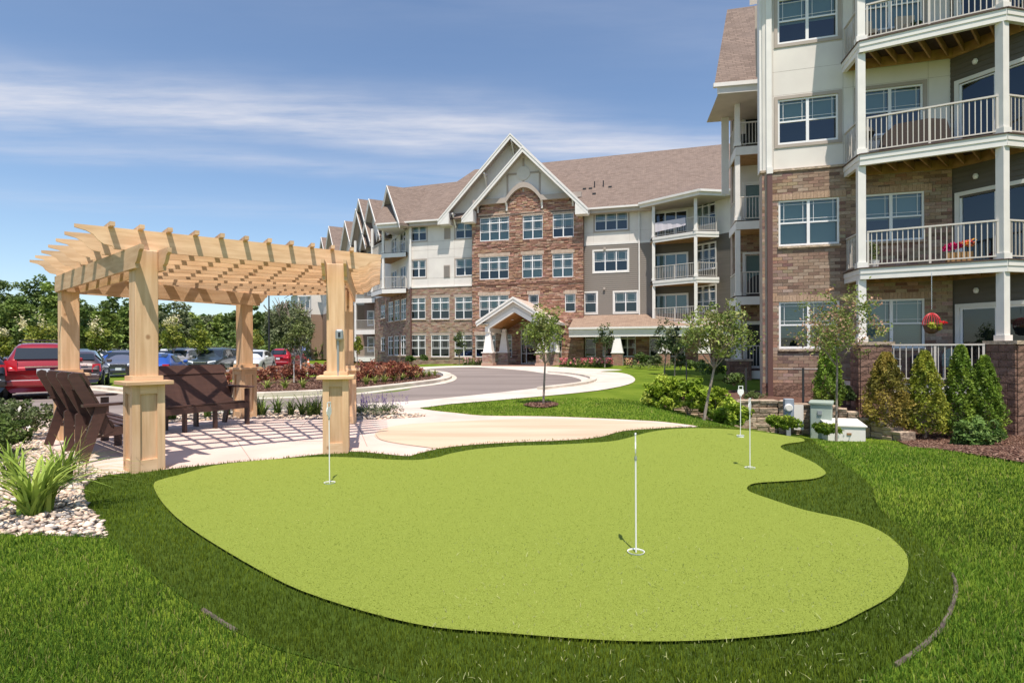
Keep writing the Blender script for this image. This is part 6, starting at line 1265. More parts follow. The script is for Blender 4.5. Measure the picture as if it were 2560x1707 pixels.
# ------------------------------------------------------------------ things on the balconies
def clutter():
    D = 15.2; c = mat('dark wicker', (0.055, 0.035, 0.028), 0.7, noise=(60, 2), col2=(0.03, 0.02, 0.016))
    z = LV[2]; a = FW.pt(3.0, 0.95, z); 
    s = empty('covered_loveseat', tuple(a), 'large dark brown covered sofa behind the third floor balcony railing', 'outdoor sofa'); F = Fr(a[0], a[1], -22, z)
    MB().prism([(0, 0), (1.55, 0), (1.6, 0.4), (1.5, 0.80), (1.1, 0.88), (0.3, 0.84), (0.02, 0.6), (-0.03, 0.3)], -0.35, 0.1, lambda u, v, h: F.pt(u+0.1, h-0.1, v)).build('cover', c, s); 
    g = FW.pt(2.75, 0.55, z); t = empty('patio_grill', g, 'small dark round grill behind the left end of the third floor railing', 'grill'); MB().lathe(g[0], g[1], [(0.02, z+0.62), (0.2, z+0.66), (0.26, z+0.78), (0.2, z+0.92), (0.05, z+0.98)], 16).build('kettle', black_m, t)
    for k in range(3): u = 2*PI*k/3; MB().tube((g[0]+0.1*math.cos(u), g[1]+0.1*math.sin(u), z+0.66), (g[0]+0.28*math.cos(u), g[1]+0.28*math.sin(u), z), 0.012, n=6).build('leg', metal_grey, t)
    cs = mat('beige cushion', (0.55, 0.45, 0.36), 0.8)
    for j, (s_, lb) in enumerate(((2.75, 'beige cushioned chair at the left of the top balcony'), (3.9, 'beige cushioned chair at the middle of the top balcony'))):
        q = FW.pt(s_, 0.6, LV[3]); t = empty('balcony_chair', q, lb, 'chair', 'cushioned chairs on the top balcony'); F = Fr(q[0], q[1], -16+10*j, LV[3]); MB().box(F, -0.25, 0.25, -0.25, 0.25, 0.36, 0.48).build('seat', cs, t); MB().box(F, -0.25, 0.25, -0.31, -0.21, 0.45, 0.95).build('backrest', cs, t)
        for a_ in (-0.24, 0.24):
            for b_ in (-0.24, 0.24): MB().box(F, a_-0.015, a_+0.015, b_-0.015, b_+0.015, 0, 0.36).build('leg', black_m, t)
    gm = mat('pale green patio chair mesh', (0.34, 0.42, 0.38), 0.6)
    for j, (s_, o_, lb) in enumerate(((3.35, 0.55, 'rounded pale green metal chair on the terrace behind the leftmost balusters'), (4.95, 0.75, 'rounded pale green metal chair on the terrace near the right block pier'))):
        q = FW.pt(s_, o_, LV[0]); t = empty('patio_chair', q, lb, 'chair', 'green metal chairs on the terrace'); F = Fr(q[0], q[1], -16+20*j, LV[0]); bk = [(0.24*math.cos(u*PI/8), 0.62+0.30*math.sin(u*PI/8)) for u in range(9)]+[(-0.24, 0.42), (0.24, 0.42)]
        MB().prism(bk, -0.012, 0.012, lambda u, v, h: F.pt(u, -0.22+h, v)).build('backrest', gm, t); MB().box(F, -0.24, 0.24, -0.22, 0.24, 0.40, 0.43).build('seat', gm, t)
        for a_ in (-0.22, 0.22):
            for b_ in (-0.2, 0.22): MB().tube(F.pt(a_, b_, 0), F.pt(a_, b_, 0.4), 0.012, n=6).build('leg', frame_m, t)
            MB().tube(F.pt(a_, -0.22, 0.64), F.pt(a_, 0.24, 0.62), 0.012, n=6).build('armrest', frame_m, t)
    q = FW.pt(4.3, 0.45, LV[0]); t = empty('patio_table', q, 'small dark blue covered table in the middle of the terrace', 'table'); F = Fr(q[0], q[1], -16, LV[0]); MB().box(F, -0.28, 0.28, -0.28, 0.28, 0.0, 0.72).build('cover', mat('navy cover', (0.02, 0.03, 0.07), 0.8), t, bevel=0.03)
    # black chair and grill covers on the set-back bay
    FBv = Fr(9.85, 24.5, -13); q = FBv.pt(0.95, -0.6, 3.67); t = empty('grill', q, 'black covered grill behind the second floor railing of the set-back bay', 'grill'); MB().prism([(0.38*math.cos(u*PI/10), 0.62+0.30*math.sin(u*PI/10)) for u in range(11)]+[(-0.38, 0), (0.38, 0)], -0.25, 0.25, lambda u, v, h: FBv.pt(0.95+u, -0.6+h, 3.67+v)).build('cover', black_m, t)
    q = FBv.pt(0.45, -0.6, 10.2); t = empty('balcony_chair', q, 'small black chair on the top floor of the set-back bay', 'chair'); MB().box(FBv, 0.3, 0.6, -0.8, -0.4, 10.55, 10.62).build('seat', black_m, t); MB().box(FBv, 0.3, 0.6, -0.85, -0.8, 10.6, 11.0).build('backrest', black_m, t); MB().box(FBv, 0.3, 0.33, -0.45, -0.42, 10.2, 10.55).box(FBv, 0.57, 0.6, -0.45, -0.42, 10.2, 10.55).box(FBv, 0.3, 0.33, -0.8, -0.77, 10.2, 10.55).box(FBv, 0.57, 0.6, -0.8, -0.77, 10.2, 10.55).build('legs', black_m, t)
    # towel over the far top railing
    A = P(1637, 600, 42.15); B = P(1713, 600, 40.45); tw = MB(); n = 14; zt = EYE-uv(1741, 577)[1]*39.9/FPX+1.07
    for k in range(n):
        u0, u1 = k/n, (k+1)/n; p, q = A.lerp(B, u0), A.lerp(B, u1); w0, w1 = 0.03*math.sin(k*1.7), 0.03*math.sin((k+1)*1.7); l0, l1 = 0.72-0.12*u0, 0.72-0.12*u1
        if k >= n-2: l1 -= 0.05
        tw.quad((p.x, p.y-0.10+w0, zt-l0), (q.x, q.y-0.10+w1, zt-l1), (q.x, q.y-0.02, zt), (p.x, p.y-0.02, zt)); tw.quad((p.x, p.y-0.02, zt), (q.x, q.y-0.02, zt), (q.x, q.y+0.12, zt-0.5), (p.x, p.y+0.12, zt-0.5))
    tag(tw.build('towel', mat('lavender white cloth', (0.60, 0.56, 0.60), 0.85)), 'pale lavender sheet hung over the top balcony railing of the middle building', 'towel')
clutter()
# ------------------------------------------------------------------ vegetation
leaf_m = mat('leaf', (0.85, 0.85, 0.85), 0.6, attr=True, noise=(1.1, 3), col2=(1.15, 1.15, 1.15), coords='World', spec=0.3, translucent=0.30)
def leaves(name, C, size, cols, parent, m=leaf_m, aspect=0.55, up=0.35, jitter=0.35):
    n = len(C); nrm = RNG.normal(0, 1, (n, 3)); nrm[:, 2] = np.abs(nrm[:, 2])+up; nrm /= np.linalg.norm(nrm, axis=1)[:, None]
    t = np.cross(nrm, RNG.normal(0, 1, (n, 3))); t /= np.linalg.norm(t, axis=1)[:, None]+1e-9; b = np.cross(nrm, t); s = (size*RNG.uniform(1-jitter, 1+jitter, n))[:, None]
    V = np.stack([C-t*s, C-b*s*aspect, C+t*s, C+b*s*aspect], 1).reshape(-1, 3); F_ = np.arange(n*4).reshape(-1, 4)
    return np_mesh(name, V, F_, m, parent, colors=cols)
def pick(pal, n, p=None): pal = np.array(pal); return pal[RNG.choice(len(pal), n, p=p)]*RNG.uniform(0.85, 1.15, (n, 1))
def clumps(center, R, k, n, r=(0.22, 0.38), shell=0.55, flat=1.0, low=-1.0):
    """k leaf clumps on an ellipsoid of radii R, n points on and in them"""
    R = np.array(R); d = RNG.normal(0, 1, (k, 3)); d /= np.linalg.norm(d, axis=1)[:, None]; d[:, 2] = np.maximum(d[:, 2], low); cc = np.array(center)+d*R*(RNG.uniform(shell, 0.86, (k, 1)))
    w = RNG.integers(0, k, n); e = RNG.normal(0, 1, (n, 3)); e /= np.linalg.norm(e, axis=1)[:, None]; rad = (RNG.uniform(r[0], r[1], k)*R.mean())[w][:, None]
    pts = cc[w]+e*rad*RNG.uniform(0.45, 1.0, (n, 1))**0.6*np.array([1, 1, 0.8*flat]); return pts, w
def limbs(mb, p, d, L_, r, depth, spread=0.6, tips=None):
    q = Vector(p)+d*L_; mid = (Vector(p)+q)/2+Vector((random.uniform(-1, 1), random.uniform(-1, 1), 0))*L_*0.06
    mb.tube(p, tuple(mid), r, r*0.82, 6, cap=False); mb.tube(tuple(mid), tuple(q), r*0.82, r*0.62, 6, cap=False)
    if depth == 0:
        if tips is not None: tips.append(q)
        return
    for k in range(random.choice([2, 3, 3])):
        a = random.uniform(0, 2*PI); e = (d+Vector((math.cos(a), math.sin(a), random.uniform(-0.1, 0.35)))*spread).normalized(); limbs(mb, tuple(q if k < 2 else mid), e, L_*random.uniform(0.6, 0.85), r*0.58, depth-1, spread, tips)
def tree(name, base, label, cat, group, h, rx, rz, trunk_h, r, pal, p=None, n=3000, leaf=0.05, k=30, lean=(0, 0), depth=3, cz=None, clr=(0.22, 0.38), spread=0.6, aspect=0.55, bark=None, extra=None, up=0.35, shell=0.55):
    b = Vector(base); t = empty(name, tuple(b), label, cat, group); m = MB(); tips = []; top = b+Vector((lean[0], lean[1], trunk_h))
    m.tube((b.x, b.y, b.z-0.1), tuple((b+top)/2), r, r*0.85, 8, cap=False); m.tube(tuple((b+top)/2), tuple(top), r*0.85, r*0.7, 8, cap=False)
    for q in range(4): a = q*PI/2+random.uniform(-0.4, 0.4); limbs(m, tuple(top), Vector((math.cos(a)*spread, math.sin(a)*spread, 1)).normalized(), (h-trunk_h)*0.25, r*0.5, depth-1, spread, tips)
    limbs(m, tuple(top), Vector((0, 0, 1)), (h-trunk_h)*0.30, r*0.6, depth-1, spread*0.7, tips); m.build('trunk', bark or bark_m, t)
    cz = cz if cz is not None else b.z+h-rz; C, w = clumps((top.x, top.y, cz), (rx, rx, rz), k, n, clr, shell=shell)
    if tips and depth > 1:
        m_ = int(n*0.45); tp_ = np.array([q[:] for q in tips]); j_ = RNG.integers(0, len(tp_), m_); C[:m_] = tp_[j_]+RNG.normal(0, 1, (m_, 3))*rx*0.13; w[:m_] = j_ % k
    cb = pick(pal, k, p); cols = cb[w]*RNG.uniform(0.8, 1.2, (n, 1)); leaves('crown', C, leaf, cols, t, aspect=aspect, up=up)
    if extra: extra(t, (top.x, top.y, cz))
    return t
GR = [(0.085, 0.14, 0.03), (0.06, 0.105, 0.022), (0.11, 0.175, 0.035), (0.14, 0.20, 0.05)]
YG = [(0.22, 0.26, 0.035), (0.30, 0.33, 0.05), (0.16, 0.21, 0.03), (0.36, 0.37, 0.08)]
DK = [(0.035, 0.065, 0.022), (0.05, 0.085, 0.025), (0.07, 0.11, 0.03)]
GY = [(0.13, 0.17, 0.065), (0.10, 0.14, 0.05), (0.17, 0.20, 0.085)]
# big trees beyond the car park: each its own crown and trunk
BIG = [(-130, 690, 90, 85, 0), (-40, 735, 70, 75, 1), (25, 690, 45, 92, 2), (52, 745, 46, 74, 0), (92, 694, 30, 96, 2), (140, 702, 44, 84, 1), (172, 752, 46, 70, 0), (232, 726, 46, 86, 2), (262, 770, 34, 68, 1), (296, 736, 40, 88, 0), (338, 752, 40, 92, 2), (385, 742, 42, 90, 2), (442, 752, 44, 84, 3), (480, 800, 30, 95, 1), (520, 802, 34, 100, 3), (556, 808, 34, 100, 1), (596, 798, 34, 98, 2), (632, 792, 30, 92, 2), (668, 806, 34, 96, 2), (704, 820, 34, 90, 1), (-230, 700, 80, 80, 2)]
PALS = [[(0.16, 0.23, 0.05), (0.125, 0.19, 0.042), (0.20, 0.28, 0.065)], [(0.22, 0.30, 0.06), (0.18, 0.25, 0.05), (0.27, 0.35, 0.08)], [(0.11, 0.165, 0.05), (0.13, 0.19, 0.055), (0.155, 0.215, 0.065)], [(0.19, 0.23, 0.11), (0.16, 0.195, 0.09), (0.23, 0.26, 0.13)]]
NMS = ['mid-green leafy tree beyond the car park', 'yellowish green tree beyond the car park', 'dark dense tree beyond the car park', 'grey-green thin tree beyond the car park']
WHERE = ['cut off by the left edge', 'peeking in at the left edge', 'with the leftmost high crown', 'below the leftmost high crown', 'with the flat-topped high crown', 'just left of the back left post', 'low behind the back left post', 'between the two left posts', 'in the gap between the left posts', 'directly left of the front post', 'directly right of the left front post', 'with the second crown right of the front post', 'tallest between the front and back posts', 'low left of the back pergola post', 'just left of the back pergola post', 'hidden behind the back pergola post', 'just right of the back pergola post', 'left of the street lamp', 'right of the street lamp', 'at the foot of the willow', 'outermost to the left']
for bi, (x, yt, hw, D, kd) in enumerate(BIG):
    tp = P(x, yt, D); g = T(tp.x, D); h = tp.z-g+(0.02*D if yt > 790 else 0); rx = hw*D/FPX
    tree('leafy_tree', (tp.x, D, g), NMS[kd]+', '+WHERE[bi], 'tree', 'trees beyond the car park', h*1.05, rx*1.1, h*0.50, h*0.2, 0.28, PALS[kd], n=6500, leaf=0.26 if kd != 3 else 0.2, k=46, depth=2, clr=(0.16, 0.30), aspect=0.6, cz=g+h*0.58, shell=0.4)
# low undergrowth closing the foot of the belt
X = RNG.uniform(-95, -22, 16000); Y = RNG.uniform(84, 100, 16000)+0.0; Zz = RNG.uniform(0, 1, 16000)**1.2*4.6*(0.75+0.25*np.sin(X*0.7)); o = leaves('undergrowth', np.stack([X, Y, Zz], 1), 0.33, pick(PALS[2]+PALS[0], 16000), None); o['kind'] = 'stuff'
X = RNG.uniform(-260, 40, 9000); Y = RNG.uniform(150, 165, 9000); Zz = RNG.uniform(0, 1, 9000)**1.1*11; o = leaves('distant_woods', np.stack([X, Y, Zz], 1), 1.1, pick(PALS[2]+PALS[3], 9000), None); o['kind'] = 'stuff'
# willow behind the birches
wb = P(722, 726, 80)
def willow(base, h, rx):
    t = empty('willow_tree', tuple(base), 'large pale feathery willow rising behind the far end of the car park', 'tree', 'trees beyond the car park'); b = Vector(base); m = MB(); tips = []
    m.tube((b.x, b.y, b.z), (b.x, b.y, b.z+h*0.3), 0.45, 0.35, 8, cap=False)
    for q in range(6): a = q*PI/3; limbs(m, (b.x, b.y, b.z+h*0.3), Vector((math.cos(a)*0.6, math.sin(a)*0.6, 1)).normalized(), h*0.27, 0.2, 2, 0.6, tips)
    m.build('trunk', bark_m, t); C, w = clumps((b.x, b.y, b.z+h*0.58), (rx, rx*0.8, h*0.40), 80, 12000, (0.10, 0.2), shell=0.35); C[:, 2] -= RNG.uniform(0, 1.6, len(C)); leaves('crown', C, 0.24, pick([(0.20, 0.235, 0.12), (0.16, 0.195, 0.095), (0.25, 0.275, 0.15)], len(C)), t, aspect=0.34)
willow((wb.x, 80, 0), wb.z, 4.4)
# young lime-green trees with cream flower heads in the car park islands
def cream(tx, n=170, s=0.07):
    def f(t, c):
        k = 7; pts = []
        for _ in range(k):
            a = random.uniform(0, 2*PI); rr = random.uniform(0.2, 0.75)*tx[0]; z = c[2]+tx[1]*random.uniform(0.45, 0.98); cx, cy = c[0]+rr*math.cos(a), c[1]+rr*math.sin(a)-0.2
            pts.append(np.stack([RNG.normal(cx, 0.10, n//k), RNG.normal(cy, 0.10, n//k), RNG.normal(z, 0.14, n//k)], 1))
        leaves('blossom', np.concatenate(pts), s, pick([(0.72, 0.64, 0.36), (0.80, 0.74, 0.50)], (n//k)*k), t)
    return f
YT = [(6, 935, 820, 26, 36, 'leftmost lime green young tree with cream blossoms'), (97, 935, 790, 44, 34, 'broad lime green young tree with cream blossoms above the red vehicle'), (242, 938, 800, 26, 36, 'lime green young tree with cream blossoms between the left pergola posts'), (385, 935, 800, 16, 40, 'narrow young green tree beside the left front post'), (434, 936, 782, 28, 38, 'lime green young tree with cream blossoms behind the silver pickup'), (498, 937, 806, 23, 37, 'slim lime green young tree in front of the dark grey people carrier'), (640, 912, 812, 22, 56, 'yellow green young tree right of the back pergola post'), (893, 912, 830, 11, 52, 'small yellow green tree in front of the recessed balconies')]
for x, yb, yt, hw, D, lb in YT:
    b = P(x, yb, D); g = T(b.x, D); tp = P(x, yt, D); h = tp.z-g; rx = hw*D/FPX; rz = h*0.36
    tree('young_tree', (b.x, D, g), lb, 'tree', 'young trees in the car park', h, rx, rz, h*0.36, 0.045, YG, n=2000, leaf=0.085, k=26, depth=2, clr=(0.2, 0.36), cz=g+h-rz, extra=cream((rx, rz)) if 'cream' in lb else None, shell=0.35)
# two white-stemmed birches
for x, yt, lb in ((735, 775, 'left one of the pair of white-stemmed birches in the island'), (752, 748, 'right taller one of the pair of white-stemmed birches in the island')):
    D = 24.5; b = P(x, 965, D); g = T(b.x, D); h = P(x, yt, D).z-g
    tree('birch_tree', (b.x, D, g), lb, 'tree', 'birches in the mulch island', h, 0.55, h*0.36, h*0.30, 0.035, [(0.17, 0.21, 0.06), (0.13, 0.17, 0.045), (0.22, 0.25, 0.09)], n=1300, leaf=0.05, k=34, depth=2, bark=mat('birch bark', (0.66, 0.62, 0.57), 0.7, noise=(9, 4, (1, 1, 4)), col2=(0.34, 0.30, 0.27), coords='World'), spread=0.35, shell=0.3, clr=(0.12, 0.24))
# lawn trees
def shaped(name, base, top_y, x_c, D, hw, crown_y, lb, pal, n, leaf, k, **kw):
    b = Vector((P(base[0], base[1], D).x, D, T(P(base[0], base[1], D).x, D))); hw = hw*1.12; h = P(x_c, top_y-6, D).z-b.z; zl = P(x_c, crown_y, D).z; rz = (b.z+h-zl)/2; rx = hw*D/FPX
    return tree(name, tuple(b), lb, 'tree', 'young lawn trees', h, rx, rz, max(0.3, zl-b.z-0.05), kw.pop('r', 0.035), pal, n=n, leaf=leaf, k=k, lean=(P(x_c, top_y, D).x-b.x, 0), cz=zl+rz, **kw)
CRP = [(0.20, 0.26, 0.06), (0.26, 0.32, 0.075), (0.15, 0.20, 0.045), (0.32, 0.32, 0.12)]
shaped('crab_apple_tree', (1358, 1012), 750, 1362, 13.8, 62, 905, 'slender young tree in a mulch ring on the lawn in front of the canopy', CRP, 3000, 0.036, 60, depth=3, clr=(0.12, 0.24), shell=0.25, r=0.03)
shaped('crab_apple_tree', (1757, 1034), 735, 1785, 12.2, 84, 915, 'wide spreading young tree among the hydrangeas left of the near wing', CRP, 4200, 0.034, 80, depth=4, clr=(0.10, 0.20), shell=0.25, r=0.035, spread=0.8)
PK = CRP+[(0.42, 0.26, 0.17)]
shaped('crab_apple_tree', (2090, 1078), 706, 2092, 12.0, 118, 910, 'airy young tree with pinkish tips in front of the brick wall and meter box', PK, 4600, 0.031, 90, depth=4, clr=(0.08, 0.17), shell=0.2, r=0.028, spread=0.9)
shaped('crab_apple_tree', (1512, 905), 800, 1512, 37, 22, 878, 'small dark young tree in front of the porch windows', DK+GY, 1100, 0.07, 34, depth=2, clr=(0.14, 0.28), r=0.04)
shaped('crab_apple_tree', (1660, 922), 798, 1664, 29, 30, 890, 'dark young tree before the porch, left of the wide spreading tree', DK+GY, 1500, 0.06, 40, depth=2, clr=(0.14, 0.28), r=0.04)
shaped('crab_apple_tree', (1686, 923), 812, 1688, 28, 22, 895, 'thin dark young tree right beside another one before the porch', DK+GY, 1000, 0.06, 34, depth=2, clr=(0.14, 0.28), r=0.035)
shaped('crab_apple_tree', (1148, 908), 828, 1148, 45.5, 15, 892, 'tiny young tree against the ground floor windows left of the canopy', GY, 700, 0.08, 20, depth=1, clr=(0.2, 0.35), r=0.04)
# ------------------------------------------------------------------ shrubs
def shrub(name, c, R, label, cat, group, pal, n, leaf, k=30, p=None, clr=(0.2, 0.36), aspect=0.5, stems=True, up=0.35, shell=0.4, low=-0.5, jit=0.35):
    t = empty(name, (c[0], c[1], c[2]), label, cat, group); C, w = clumps((c[0], c[1], c[2]+R[2]*0.95), R, k, n, clr, shell=shell, low=low); C[:, 2] = np.maximum(C[:, 2], c[2]+0.02)
    cb = pick(pal, k, p); leaves('foliage', C, leaf, cb[w]*RNG.uniform(0.75, 1.2, (n, 1)), t, aspect=aspect, up=up, jitter=jit)
    if stems:
        m = MB()
        for _ in range(7): a = random.uniform(0, 2*PI); m.tube((c[0], c[1], c[2]-0.03), (c[0]+R[0]*0.6*math.cos(a), c[1]+R[1]*0.6*math.sin(a), c[2]+R[2]*1.2), 0.012, 0.005, 5, cap=False)
        m.build('stems', bark_m, t)
    return t
RED = [(0.30, 0.10, 0.06), (0.40, 0.16, 0.09), (0.19, 0.065, 0.04), (0.50, 0.25, 0.14), (0.25, 0.08, 0.055)]
ORD = ['leftmost', 'second', 'third', 'fourth', 'fifth', 'sixth', 'seventh', 'eighth', 'ninth', 'tenth', 'eleventh', 'twelfth', 'thirteenth', 'fourteenth', 'fifteenth', 'sixteenth', 'seventeenth', 'eighteenth', 'nineteenth', 'rightmost']
def nth(i, n): return 'leftmost' if i == 0 else ('rightmost' if i == n-1 else ORD[i]+' from left')
for ri, (x, y, s) in enumerate([(556, 968, .9), (585, 955, .8), (640, 955, 1.0), (668, 962, 1.05), (694, 950, .9), (718, 960, 1.1), (740, 948, .9), (765, 958, 1.05), (790, 948, 1.0), (820, 960, 1.1), (846, 950, 1.0), (872, 962, 1.1), (905, 957, 1.15), (925, 949, 1.1), (948, 957, 1.15), (968, 947, 1.05), (985, 955, 1.1), (1005, 947, 1.0), (1022, 951, 1.0), (1038, 946, .8)]):
    g = G(x, y); sc_ = s*0.62*g.y/26*1.0; sc_ = 0.50*s*max(1, g.y/24); h = 0.44*s*max(1, g.y/25)
    shrub('red_shrub', g, (sc_, sc_, h), 'reddish brown leafy shrub in the mulch island, '+nth(ri, 20), 'shrub', 'red shrubs in the island', RED, 1000, 0.050*max(1, g.y/24), k=24, up=0.2)
for x, y, wb_ in ((612, 950, 'left of the back pergola post'), (735, 940, 'by the birches'), (1000, 938, 'at the right tip')):
    g = G(x, y); shrub('green_shrub', g, (0.5, 0.5, 0.34), 'olive green shrub among the red ones, '+wb_, 'shrub', 'green shrubs in the island', GY, 700, 0.05)
# hydrangeas
HY = [(0.30, 0.41, 0.035), (0.38, 0.48, 0.05), (0.21, 0.31, 0.03), (0.48, 0.55, 0.09)]
for x, y, D, w, yt, lb in ((1660, 1018, 14.2, 62, 938, 'leftmost and tallest bright lime hydrangea on the lawn edge'), (1722, 1020, 14.0, 46, 945, 'lime hydrangea just left of the slanting tree trunk'), (1790, 1018, 14.2, 46, 968, 'lime hydrangea just right of the slanting tree trunk'), (1825, 1062, 13.0, 54, 1000, 'lime hydrangea in front of the tan stone wall')):
    X_ = P(x, y, D).x; z = T(X_, D); top = P(x, yt, D).z; z = min(z, P(x, y+20, D).z); R = w*D/FPX; hh = max(0.2, (top-z)/2)
    shrub('hydrangea', (X_, D, z), (R*1.12, R*0.95, hh*1.12), lb, 'shrub', 'lime hydrangeas', HY, 5200, 0.05, k=80, clr=(0.12, 0.24), aspect=0.5, up=0.6)
for x, y, D, w, yt, lb in ((1960, 1072, 13.2, 50, 1036, 'low bright green hosta-like plant below the meter box'), (2068, 1084, 12.9, 40, 1056, 'low green plant between the transformer and the tree trunk')):
    X_ = P(x, y, D).x; z = P(x, y, D).z; R = w*D/FPX; hh = (P(x, yt, D).z-z)/2
    shrub('hosta', (X_, D, z), (R, R*0.8, hh), lb, 'plant', 'low green plants by the utility boxes', HY, 1500, 0.055, k=34, up=0.6)
g = P(1895, 1002, 15.3); shrub('juniper', (g.x, 15.6, g.z), (0.38, 0.3, 0.13), 'low feathery juniper on top of the tan stone wall', 'shrub', None, [(0.13, 0.18, 0.05), (0.10, 0.14, 0.04)], 900, 0.04, aspect=0.2)
for x, y, D, w, yt, lb in ((1835, 962, 19, 34, 930, 'grey-green shrub in the shade left of the brick corner'), (1780, 940, 24, 40, 905, 'deep green shrub in the dark corner under the set-back bay'), (1740, 925, 27, 30, 898, 'dark shrub at the end of the porch'), (1605, 912, 35, 18, 878, 'upright green bush by the second porch column'), (1640, 912, 34, 22, 885, 'loose olive bush left of the dark porch tree'), (1700, 925, 29, 22, 880, 'feathery olive bush right of the dark porch trees'), (1025, 905, 46, 16, 888, 'small rounded green bush at the left corner of the building'), (1060, 902, 46, 12, 888, 'dark green tuft against the brick below the first window')):
    X_ = P(x, y, D).x; z = max(P(x, y, D).z, T(X_, D)-0.1); R = w*D/FPX; hh = max(0.2, (P(x, yt, D).z-z)/2)
    shrub('green_shrub', (X_, D, z), (R, R, hh), lb, 'shrub', 'green shrubs by the buildings', GR if w != 22 else GY, 900, 0.035+0.0012*D)
# arborvitae
def arbor(x, yb, yt, D, hw, lb, pal, twin=None):
    b = P(x, yb, D); t = empty('arborvitae', tuple(b), lb, 'shrub', 'arborvitae along the terrace'); h = P(x, yt, D).z-b.z; R = hw*D/FPX; n = 9500
    u = RNG.uniform(0, 1, n)**0.85; a = RNG.uniform(0, 2*PI, n); prof = np.where(u < 0.2, 0.80+u*1.0, np.clip(1-((u-0.2)/0.83), 0, 1)**0.62); bump = 1+0.16*np.sin(a*5+u*17)+0.12*np.sin(a*9-u*31)
    rr = R*prof*bump*RNG.uniform(0.35, 1.0, n)**0.4; C = np.stack([b.x+rr*np.cos(a), b.y+rr*np.sin(a), b.z+0.03+u*h], 1); K = 70; cb = pick(pal, K); w = (np.floor(a/(2*PI)*9)+9*np.floor(u*8)).astype(int) % K
    nn = leaves('foliage', C, 0.036, cb[w]*RNG.uniform(0.7, 1.25, (n, 1)), t, aspect=0.45, up=0.1); MB().tube((b.x, b.y, b.z-0.1), (b.x, b.y, b.z+h*0.7), 0.05, 0.02, 8).build('stem', bark_m, t); return t
A1 = [(0.27, 0.23, 0.04), (0.20, 0.18, 0.033), (0.36, 0.28, 0.06), (0.15, 0.14, 0.027)]; A2 = [(0.29, 0.33, 0.035), (0.22, 0.27, 0.03), (0.38, 0.40, 0.055)]; A3 = [(0.18, 0.28, 0.035), (0.13, 0.21, 0.028), (0.25, 0.35, 0.045)]
arbor(2216, 1066, 884, 13.9, 54, 'bronze-brown tinged arborvitae, leftmost on the mulch slope', A1); arbor(2312, 1082, 880, 13.8, 48, 'yellow-green arborvitae second along the terrace', A2); arbor(2402, 1092, 866, 13.7, 42, 'tall deep green arborvitae third along the terrace', A3); arbor(2462, 1096, 892, 13.5, 42, 'deep green arborvitae touching the right block pier', A3)
arbor(2072, 1016, 850, 15.3, 34, 'narrow bright arborvitae against the brick wall corner', A3); arbor(2120, 1002, 968, 15.9, 15, 'tiny dark arborvitae in the gap beside the left pier', DK)
g = P(2440, 1138, 12.3); shrub('peony', (g.x, 12.3, g.z), (0.52, 0.48, 0.46), 'rounded fresh green peony bush in front of the arborvitae', 'shrub', None, [(0.13, 0.23, 0.05), (0.18, 0.29, 0.07), (0.10, 0.18, 0.04), (0.25, 0.37, 0.10)], 4200, 0.055, k=70, aspect=0.3, clr=(0.14, 0.26), up=0.4)
g = P(2520, 1162, 11.9); shrub('ground_plant', (g.x, 11.9, g.z), (0.14, 0.12, 0.06), 'small green sprout in the mulch at the right edge', 'plant', None, [(0.2, 0.27, 0.05)], 120, 0.035, k=8, stems=False)
# bushes beside the rock bed at the far left
for x, y, D, w, yt, lb, pal in ((60, 1080, 8.6, 80, 985, 'loose grey-green rose bush behind the rock bed', GY), (10, 1120, 7.4, 70, 1020, 'dense dark green bush at the left edge beside the rock bed', GR), (-60, 1150, 6.8, 90, 1010, 'bush cut off by the left edge of the rock bed', GR), (-10, 1068, 9.6, 60, 985, 'low bush in front of the red vehicle', GY)):
    X_ = P(x, y, D).x; z = 0.0; R = w*D/FPX; hh = max(0.2, (P(x, yt, D).z-z)/2); shrub('rose_bush', (X_, D, z), (R, R, hh), lb, 'shrub', 'bushes at the left edge', pal, 2600, 0.028, k=70, clr=(0.12, 0.24), up=0.3)
X_, D = -5.75, 8.1
m = RNG.normal(0, 1, (14, 3))*np.array([0.5, 0.25, 0.12])+np.array([-6.9, 8.0, 0.42]); t = leaves('rose_blossoms', m, 0.05, pick([(0.85, 0.80, 0.75)], 14), None); tag(t, 'few pale rose blossoms in the bushes at the left edge', 'flowers')
# ------------------------------------------------------------------ strap-leaved clumps
def lily(base, h, n, lb, group='strap leaved daylilies', w=0.02, pal=None, spread=1.0, droop=1.0, name='daylily'):
    pal = np.array(pal or [(0.20, 0.29, 0.045), (0.27, 0.36, 0.06), (0.14, 0.22, 0.035)]); t = empty(name, tuple(base), lb, 'plant', group); V, F_, C = [], [], []; seg = 6
    for i in range(n):
        a = random.uniform(0, 2*PI); L_ = h*random.uniform(0.7, 1.25); lean = random.uniform(0.25, 1.0)*spread; c = pal[random.randrange(len(pal))]*random.uniform(0.8, 1.2); x0, y0 = base[0]+random.gauss(0, 0.06*h), base[1]+random.gauss(0, 0.06*h); tw = a+PI/2; i0 = len(V)
        for s in range(seg+1):
            u = s/seg; out = L_*lean*u*(0.35+0.65*u); z = L_*(u-droop*0.62*lean*u**2.4)*1.05; ww = w*(1-u**2.2)*0.5+0.001
            cx, cy, cz = x0+math.cos(a)*out, y0+math.sin(a)*out, base[2]+max(z, 0.01); V += [(cx-math.cos(tw)*ww, cy-math.sin(tw)*ww, cz), (cx+math.cos(tw)*ww, cy+math.sin(tw)*ww, cz)]
        for s in range(seg): j = i0+2*s; F_.append((j, j+1, j+3, j+2)); C.append(c)
    np_mesh('strap_leaves', np.array(V), np.array(F_), leaf_m, t, colors=np.array(C)); return t
